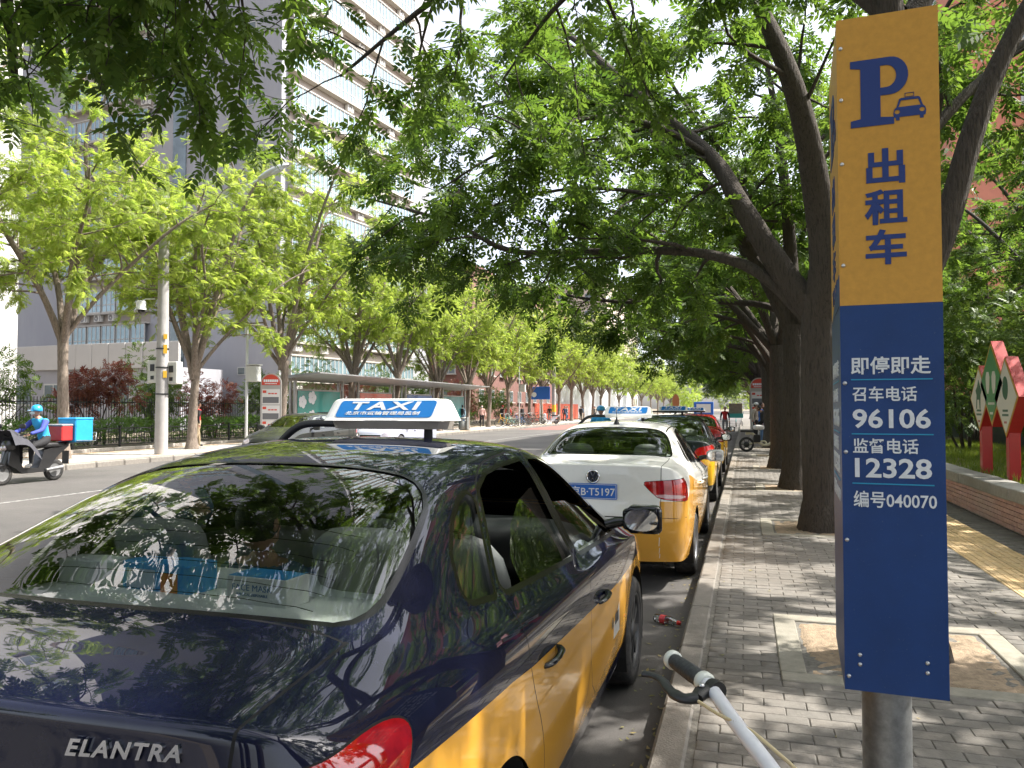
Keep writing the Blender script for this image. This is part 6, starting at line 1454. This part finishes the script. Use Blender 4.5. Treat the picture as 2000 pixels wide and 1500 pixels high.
person((-18.9,54.6,.15), R(25), C_['pink'], C_['black'], 'pedestrian in pink top and black trousers with face mask on the left pavement', stand_pose(.05,.2), C_['pink'], M_shoe, mask=True, hair='long', group=PED)
person((-18.9,50.4,.15), R(190), C_['ltblue'], C_['denim'], 'pedestrian in pale blue with dark backpack behind the litter bin', stand_pose(.12,.3), group=PED, extra=backpack(C_['black']))
person((-19.8,62.5,.15), R(140), C_['black'], C_['black'], 'pedestrian in dark clothes with red cap behind the parked bicycles', stand_pose(.1,.3), group=PED, extra=capm(C_['red']))
person((-19.6,63.6,.15), R(10), C_['red'], C_['navy'], 'pedestrian in bright red jacket behind the parked bicycles', stand_pose(.1,.3), group=PED)
person((-19.2,66.6,.15), R(70), C_['black'], C_['black'], 'pedestrian in black standing by the last bicycles', stand_pose(.05,.1), group=PED)
person((-18.0,41.0,.15), R(200), C_['black'], C_['navy'], 'pedestrian with dark hair waiting under the bus shelter', stand_pose(.1,.3), group=PED)
cc = ['black','navy','black','grey','black','denim','navy','black','beige','black']
where = ['first','second','third','fourth','fifth','sixth','seventh','eighth','ninth','tenth']
for k in range(10):
    person((-19.9+1.5*((k*37)%10)/10,79.5+k*2.6,.15), R(40*k), C_[cc[k]], C_[cc[(k+3)%10]], f'distant pedestrian near the red barriers, {where[k]} from the concrete pole', stand_pose(.15*(k%2),.3), group='crowd near the red barriers', sc=1.0)
person((.42,34.2,.15), R(70), C_['beige'], C_['black'], 'person in beige coat with pale cap by the right kerb', stand_pose(.04,.1), group=PED, extra=capm(C_['white']))
person((.62,33.2,.15), R(100), C_['blue'], C_['denim'], 'person in blue jacket and jeans by the right kerb', stand_pose(.04,.2), C_['navy'], M_shoe, group=PED)
person((1.02,33.8,.15), R(-80), C_['purple'], C_['black'], 'person in purple hooded top with a black backpack by the right kerb', stand_pose(.05,.1,.12), group=PED, extra=backpack(C_['black']), hair='long')
person((1.05,31.6,.15), R(-100), C_['black'], C_['black'], 'person in black bending forward beside the white electric bike', stand_pose(.05,.1,.42), group=PED)
person((-1.15,47.5,0), R(5), C_['red'], C_['grey'], 'person in red and black jacket walking in the road beyond the taxis', stand_pose(.15,.3), C_['black'], group=PED)
# ---- driver resting inside the nearest taxi
jd = dict(pelvis=(0,.10,.55), belly=(0,.16,.68), chest=(0,.27,.86), neck=(0,.33,1.0), head0=(0,.34,1.06))
for s, nm in ((1,'l'),(-1,'r')):
    jd['sh_'+nm] = (s*.17,.28,.95); jd['el_'+nm] = (s*.26,.05,.78); jd['wr_'+nm] = (s*.20,-.18,.80); jd['hip_'+nm] = (s*.10,.06,.55); jd['kn_'+nm] = (s*.13,-.34,.80+.08*(s < 0)); jd['an_'+nm] = (s*.12,-.55,.45); jd['toe_'+nm] = (s*.12,-.68,.43)
person((-1.51-.36,.98+2.05,0), math.pi, C_['denim'], C_['denim'], 'driver in blue denim sitting in the nearest taxi', jd)
# ---- bicycle builder
def wheel_bike(b, y, r, z=None):
    z = r if z is None else z; M = Matrix.Translation((0,y,z)) @ Matrix.Rotation(R(90),4,'Y')
    b.lathe([(r-.03,-.012),(r-.012,-.02),(r,0),(r-.012,.02),(r-.03,.012),(r-.03,-.012)],28,0,M=M); b.lathe([(r-.045,-.01),(r-.028,-.012),(r-.028,.012),(r-.045,.01),(r-.045,-.01)],28,1,M=M)
    for k in range(10): a = 2*math.pi*k/10; b.cyl((0.0,y,z),(0,y+(r-.04)*math.cos(a),z+(r-.04)*math.sin(a)),.0025,n=3,m=1)
    b.cyl((-.04,y,z),(.04,y,z),.02,n=8,m=1)
def bike_meshes(fm, r=.31):
    D = {}
    for nm, y in (('front_wheel',.52),('rear_wheel',-.5)): b = MB(); wheel_bike(b, y, r); D[nm] = b.build(nm, [M_rubber,M_galv], me_only=True)
    b = MB(); t = .018
    for p, q_, rr in (((0,-.08,.28),(0,-.2,.78),t),((0,-.08,.28),(0,.34,.70),.02),((0,-.15,.58),(0,.33,.78),t),((0,.33,.62),(0,.38,.98),.02),((0,-.5,r),(0,-.08,.28),.01),((0,-.5,r),(0,-.16,.60),.01)): b.cyl(p,q_,rr,n=10)
    for s in (1,-1): b.tube([(s*.05,.52,r),(s*.05,.40,.60),(0,.35,.68)],.012,8)
    D['frame'] = b.build('frame', fm, me_only=True)
    b = MB(); b.add(*soft_box((0,-.22,.86),(.17,.26,.08)),0,True); b.cyl((0,-.19,.72),(0,-.215,.84),.013,n=8); D['saddle'] = b.build('saddle', M_black, me_only=True)
    b = MB(); b.tube(catmull([(-.30,.22,1.06),(-.2,.30,1.05),(-.05,.38,1.0),(.05,.38,1.0),(.2,.30,1.05),(.30,.22,1.06)],4),.013,8); D['handlebar'] = b.build('handlebar', M_galv, me_only=True)
    for s in (1,-1): b = MB(); b.cyl((s*.30,.22,1.06),(s*.33,.14,1.06),.018,n=8); D['grip '*(s > 0) or 'grip'] = b.build('grip', M_black, me_only=True)
    b = MB(); b.cyl((-.11,-.08,.28),(.11,-.08,.28),.02,n=8); b.cyl((.11,-.08,.28),(.11,-.16,.14),.01,n=6); b.cyl((-.11,-.08,.28),(-.11,0,.42),.01,n=6); b.box((.15,-.17,.14),(.08,.07,.02)); b.box((-.15,.01,.42),(.08,.07,.02)); D['crank'] = b.build('crank', M_black, me_only=True)
    b = MB(); w = .34
    for z in (.70,.80,.90): rect_pts = [(-.15,.46,z),(.15,.46,z),(.15,.72,z),(-.15,.72,z),(-.15,.46,z)]; b.tube(rect_pts,.006,4)
    for x,y in ((-.15,.46),(.15,.46),(.15,.72),(-.15,.72),(0,.46),(0,.72)): b.cyl((x,y,.70),(x,y,.90),.005,n=4)
    b.box((0,.59,.70),(.30,.26,.01)); D['basket'] = b.build('basket', M_black, me_only=True)
    return D
def place_bike(D, loc, rz, label, lean=.06):
    t = empty('bicycle', loc, 0, label=label, cat='bicycle', group='bicycles parked on the far pavement'); t.rotation_euler = (0,lean,rz)
    for k, me in D.items(): link(k.strip(), me, t)
bc = [('yellow',(.75,.42,.02)),('teal',(.05,.42,.38)),('pale green',(.4,.6,.5)),('blue',(.05,.2,.5)),('dark blue',(.03,.06,.15)),('black',(.02,.02,.02)),('red',(.4,.04,.03)),('grey',(.3,.3,.3)),('dark green',(.04,.14,.08))]
bd_ = [bike_meshes(mat('bike_'+n.replace(' ','_'), c, .35, coat=.4)) for n,c in bc]
pos = [(57.2,'first'),(58.4,'second'),(59.5,'third'),(61.4,'fourth'),(62.5,'fifth'),(63.8,'sixth'),(65,'seventh'),(66.2,'eighth'),(67.6,'ninth')]
for k,(y,o_) in enumerate(pos): place_bike(bd_[k], (-17.9,y,.15), R(90+[12,-8,20,5,-15,10,-4,8,15][k]), f'{bc[k][0]} bicycle, {o_} in the row on the far pavement')
# ---- white city bicycle beside the camera, only the bar is in view
M_bw = mat('chipped_white_paint', (.68,.68,.72), .35, coat=.3, var=.05, vscale=20, dirt=(.25,.2,.16), dscale=30, dlo=.66, dhi=.72)
WB = empty('bicycle', (.60,1.20,.13), R(98), label='white bicycle beside the camera with black and white grip at the bottom edge', cat='bicycle')
D = bike_meshes(M_bw)
for k in ('front_wheel','rear_wheel','frame','saddle','crank'): link(k, D[k], WB)
# bar in world terms, then brought into the bike frame
gA, gB, gC, gD_ = Vector((-.155,1.74,1.065)), Vector((-.085,1.625,1.065)), Vector((.028,1.32,1.05)), Vector((.085,1.2,1.03))
iw = WB.matrix_basis.inverted()
def bar_part(name, fn, mats): b = MB(); fn(b); b.v = [tuple(iw @ Vector(p)) for p in b.v]; return b.build(name, mats, WB)
bar_pts = catmull([gB, gB+Vector((.022,-.05,-.002)), (gB+gC)/2, gC, gD_, Vector((.20,1.12,1.01)), Vector((.33,1.02,1.04)), Vector((.45,.90,1.06))],5)
bar_part('handlebar', lambda b: b.tube(bar_pts, .0135, 14), M_bw)
gd = (gA-gB).normalized()
bar_part('grip', lambda b: b.tube([gB+gd*t for t in (.0,.012,.05,.09,.12,.132)], [.0155,.0175,.0185,.0175,.0165,.0155], 16), mat('grip_rubber',(.03,.033,.036),.6,bump=.3,bscale=90))
bar_part('grip_ring', lambda b: b.tube([gB-gd*.014,gB-gd*.010,gB+gd*.004,gB+gd*.008],[.017,.021,.021,.017],18), mat('ivory_plastic',(.62,.64,.58),.4))
bar_part('grip_end', lambda b: b.tube([gA-gd*.004,gA,gA+gd*.010,gA+gd*.016,gA+gd*.0175],[.017,.021,.0205,.013,.002],18), MATS['ivory_plastic'])
cl = gB-gd*.045; sd_ = Vector((-.80,-.50,-.10)).normalized()
bar_part('clamp', lambda b: (b.tube([cl-gd*.012,cl+gd*.012],.0185,16), b.tube([cl+sd_*.006,cl+sd_*.030,cl+sd_*.052-gd*.02],[.017,.018,.014],10,flat=.7)), M_black)
lv = [cl+sd_*.048-gd*.02, cl+sd_*.075-gd*.005, cl+sd_*.078+gd*.045, cl+sd_*.070+gd*.09, cl+sd_*.075+gd*.125, cl+sd_*.088+gd*.145]
bar_part('brake_lever', lambda b: b.tube(catmull(lv,4),[.016]*3+[.0145]*4+[.011]*5+[.0095]*6+[.010]*2+[.011],12,flat=.6), mat('lever_black',(.022,.023,.025),.4,bump=.1))
bar_part('bolt', lambda b: b.sphere(cl+sd_*.030+Vector((0,0,.014)), (.0065,.0065,.004), 12), M_screw)
bar_part('cable', lambda b: b.tube(catmull([cl+sd_*.055-gd*.022, cl+sd_*.05-gd*.10, cl+sd_*.035-gd*.22, cl+sd_*.02-gd*.36+Vector((0,0,-.06)), cl+Vector((.1,-.45,-.2))],5),.0032,8), mat('cable_cream',(.55,.45,.26),.5))
bar_part('bell', lambda b: (b.lathe([(.026,0),(.026,.006),(.022,.016),(.010,.024),(0,.026)],20,M=Matrix.Translation((.115,1.155,1.03))), b.lathe([(.024,.0),(.0285,.001),(.0285,.004),(.024,.005)],20,M=Matrix.Translation((.115,1.155,1.028)))), M_chrome)
# ---- motor scooter
M_sblk = mat('scooter_black',(.02,.02,.021),.3,coat=.5); M_sgry = mat('scooter_grey',(.22,.22,.22),.4,.3)
def scooter_parts(t, body=M_sblk):
    for nm, y in (('front_wheel',-.66),('rear_wheel',.62)):
        b = MB(); M = Matrix.Translation((0,y,.24)) @ Matrix.Rotation(R(90),4,'Y')
        b.lathe([(.15,-.045),(.2,-.055),(.24,-.03),(.24,.03),(.2,.055),(.15,.045)],24,0,M=M); b.lathe([(.15,-.04),(.12,0),(0,-.02)],20,1,M=M); b.lathe([(.15,.04),(.12,.03),(0,.05)],20,1,M=M)
        for k in range(5): a = k*1.257; b.cyl((.02,y,.24),(.02,y+.15*math.cos(a),.24+.15*math.sin(a)),.016,n=5,m=1)
        b.build(nm, [M_rubber,M_sgry], t)
    b = MB()      # side profile prism, widened
    prof = [(-.60,.44),(-.52,.88),(-.42,.95),(-.36,.86),(-.33,.50),(-.24,.34),(.12,.32),(.20,.50),(.26,.70),(.80,.80),(.92,.86),(.90,.76),(.62,.56),(.40,.30),(.30,.22),(-.26,.22),(-.42,.34)]
    MXp = Matrix(((0,0,1,0),(1,0,0,0),(0,1,0,0),(0,0,0,1)))
    b.prism(prof, Matrix.Translation((-.12,0,0)) @ MXp, .24); b.tube([(0,-.66,.30),(0,-.60,.46),(0,-.50,.72)],[.06,.07,.08],10); b.sphere((0,-.64,.40),(.07,.20,.07),10); b.sphere((0,-.50,.84),(.17,.14,.15),12); b.build('body', body, t)
    b = MB(); b.add(*soft_box((0,.48,.80),(.30,.72,.12)),0,True); b.build('seat', M_black, t)
    b = MB(); b.tube(catmull([(-.36,-.30,1.08),(-.2,-.42,1.04),(0,-.46,1.0),(.2,-.42,1.04),(.36,-.30,1.08)],4),.014,8); b.cyl((0,-.50,.7),(0,-.44,1.02),.025,n=8); b.build('handlebar', M_black, t)
    for s in (1,-1): b = MB(); b.tube([(s*.24,-.42,1.06),(s*.30,-.46,1.2)],.008,6); b.add(*soft_box((s*.33,-.46,1.24),(.16,.04,.10)),0,True); b.build('mirror', M_black, t)
    b = MB(); b.box((0,.93,.5),(.18,.02,.30)); b.build('mudflap', M_black, t)
    b = MB(); b.tube([(.14,.30,.26),(.16,.7,.3)],[.03,.045],10); b.build('exhaust', M_sgry, t)
    b = MB(); b.sphere((0,-.62,.78),(.09,.05,.07),10); b.build('headlight', M_lamps, t)
def rider_pose():
    j = dict(pelvis=(0,.36,.90), belly=(0,.33,1.05), chest=(0,.26,1.24), neck=(0,.20,1.40), head0=(0,.17,1.46))
    for s, nm in ((1,'l'),(-1,'r')):
        j['sh_'+nm] = (s*.19,.24,1.35); j['el_'+nm] = (s*.29,.04,1.14); j['wr_'+nm] = (s*.27,-.22,1.07); j['hip_'+nm] = (s*.10,.34,.89); j['kn_'+nm] = (s*.16,-.10,.80); j['an_'+nm] = (s*.15,-.08,.40); j['toe_'+nm] = (s*.15,-.24,.36)
    return j
def helmet(col):
    def f(root, j, hd):
        b = MB(); n = 14; b.lathe([(0,.115),(.06,.105),(.10,.07),(.118,.01),(.118,-.03),(.11,-.035)],18,M=Matrix.Translation(hd((0,.01,.03)))); b.prism([(-.08,0),(.08,0),(.05,.07),(-.05,.07)], Matrix.Translation(hd((0,-.085,.02)))@Matrix.Rotation(math.pi,4,'Z')@Matrix.Rotation(R(-12),4,'X'), .008); b.build('helmet', col, root)
    return f
M_hblue = mat('helmet_blue',(.02,.33,.62),.2,coat=.8); M_boxb = mat('delivery_box_blue',(.02,.30,.60),.5,var=.1,bump=.5,bscale=8); M_boxr = mat('delivery_box_red',(.5,.03,.03),.5,var=.15,bump=.5,bscale=8)
SCT = empty('motor_scooter', (-14.9,13.0,0), R(0), label='black motor scooter ridden by the delivery rider at the left edge', cat='scooter'); scooter_parts(SCT)
b = MB()   # dark wind blanket hung over bar and knees
n1, n2 = 9, 7; vs = []
for i in range(n1):
    for k in range(n2):
        u = -1+2*i/(n1-1); t = k/(n2-1); vs.append((u*.46*(1-.12*t), -.66+.66*t-.05*abs(u)+.025*math.sin(9*t+4*u), 1.17-.34*t**2-.30*abs(u)**2.5-.025*math.cos(7*u+5*t)))
b.add(vs, [(i*n2+k,(i+1)*n2+k,(i+1)*n2+k+1,i*n2+k+1) for i in range(n1-1) for k in range(n2-1)], 0, True); b.build('wind_blanket', cloth('charcoal',(.045,.045,.055)), SCT)
person((-14.9,13.0,0), 0, C_['sky'], C_['black'], 'delivery rider in blue jacket, blue helmet and face mask on the scooter', rider_pose(), C_['indigo'], M_shoe, hair='none', mask=True, extra=helmet(M_hblue), look=R(-25))
def dbox(loc, size, m, label, lid=True):
    t = empty('delivery_box', loc, label=label, cat='delivery box'); b = MB(); b.box((0,0,size[2]/2), size, ch=.02); b.build('bag', m, t)
    if lid: b = MB(); b.box((0,0,size[2]+.015), (size[0]*1.04,size[1]*1.04,.05), ch=.015); b.build('lid', m if m is not M_boxr else C_['grey'], t)
    return t
dbox((-14.9,13.77,.88), (.44,.30,.34), M_boxr, 'small red insulated box behind the delivery rider')
dbox((-14.9,14.2,.84), (.52,.50,.52), M_boxb, 'large sky blue insulated delivery box at the back of the scooter')
b = MB(); b.tube([(-.28,.95,.88),(-.28,1.5,.86),(.28,1.5,.86),(.28,.95,.88)],.012,6); b.tube([(-.28,1.5,.86),(-.28,1.52,1.05),(.28,1.52,1.05),(.28,1.5,.86)],.01,6); b.tube([(0,.7,.80),(0,1.45,.84)],.02,6); b.build('rear_rack', M_galv, SCT)
# second delivery rider beyond the cream taxi
S2 = empty('motor_scooter', (-3.7,20.6,0), R(180), label='motor scooter riding away beyond the second taxi', cat='scooter'); scooter_parts(S2)
person((-3.7,20.6,0), R(180), C_['sky'], C_['black'], 'delivery rider in blue seen from behind beyond the second taxi', rider_pose(), C_['sky'], hair='none', extra=helmet(M_hblue))
S3 = empty('motor_scooter', (-17.5,70.0,.15), R(-60), label='white and blue scooter parked at the end of the bicycle row', cat='scooter'); scooter_parts(S3, mat('scooter_white',(.6,.62,.68),.3,coat=.4))
# ---- white electric bike on the right pavement
M_ebw = mat('ebike_cream',(.62,.58,.42),.35,coat=.4)
EB = empty('electric_bike', (.55,27.3,.15), R(-82), label='cream and black electric bike parked across the right pavement', cat='electric bike')
for nm, y in (('rear_wheel',-.52),('front_wheel',.55)):
    b = MB(); M = Matrix.Translation((0,y,.25)) @ Matrix.Rotation(R(90),4,'Y'); b.lathe([(.19,-.03),(.23,-.035),(.25,0),(.23,.035),(.19,.03)],24,0,M=M); b.lathe([(.19,-.02),(.17,0),(.19,.02)],24,1,M=M); b.lathe([(.09,-.04),(.10,0),(.09,.04),(0,.045)],16,1,M=M)
    for k in range(6): a = k*1.047; b.cyl((0,y,.25),(0,y+.19*math.cos(a),.25+.19*math.sin(a)),.012,n=5,m=1)
    b.build(nm, [M_rubber,M_black], EB)
b = MB(); b.tube(catmull([(0,-.55,.62),(0,-.30,.60),(0,-.20,.42),(0,0,.24),(0,.25,.28),(0,.40,.55),(0,.44,.85)],4),.045,8); b.tube(catmull([(0,-.52,.25),(0,-.25,.30),(0,.05,.36),(0,.12,.27),(0,-.02,.20)],4),.03,8); b.build('frame', M_ebw, EB)
b = MB(); b.box((0,-.50,.70),(.20,.46,.06),ch=.02); b.build('rear_seat', M_black, EB)
b = MB(); b.add(*soft_box((0,-.12,.82),(.24,.36,.17)),0,True); b.cyl((0,-.14,.45),(0,-.12,.76),.02,n=8); b.build('saddle', mat('seat_cover_white',(.66,.64,.64),.6,var=.2,vscale=20,bump=.6,bscale=14), EB)
b = MB(); b.tube(catmull([(-.3,.30,1.02),(-.15,.40,1.04),(0,.44,.98),(.15,.40,1.04),(.3,.30,1.02)],4),.014,8); b.cyl((0,.44,.8),(0,.44,1.0),.02,n=8); b.build('handlebar', M_galv, EB)
b = MB(); b.box((0,-.18,.45),(.16,.22,.26),ch=.02); b.build('battery_box', M_black, EB)
# ---- teal cargo tricycle far down the kerb
TC = empty('cargo_tricycle', (-.75,66,0), 0, label='teal cargo tricycle with a tall grey load far down the kerb', cat='tricycle'); M_teal = mat('trike_teal',(.03,.28,.30),.5)
b = MB(); b.box((0,.9,.85),(1.2,1.7,.06)); b.box((0,.06,1.0),(1.2,.04,.36)); b.box((.58,.9,1.0),(.04,1.7,.36)); b.box((-.58,.9,1.0),(.04,1.7,.36)); b.build('cargo_bed', M_teal, TC)
b = MB(); b.box((0,.9,1.52),(1.08,1.4,1.0),ch=.02); b.build('load', mat('load_grey',(.20,.19,.17),.8,var=.2), TC)
for x,y in ((-.5,.9),(.5,.9),(0,2.6)): b = MB(); M = Matrix.Translation((x,y,.28)) @ Matrix.Rotation(R(90),4,'Y'); b.lathe([(.2,-.04),(.26,-.04),(.28,0),(.26,.04),(.2,.04),(0,.02)],20,M=M); b.build('wheel', M_rubber, TC)
b = MB(); b.tube([(0,1.0,.55),(0,2.2,.55),(0,2.6,.28)],.03,8); b.tube([(0,2.3,.5),(0,2.4,1.05)],.025,8); b.tube([(-.35,2.2,1.1),(0,2.4,1.05),(.35,2.2,1.1)],.015,8); b.build('frame', M_teal, TC)
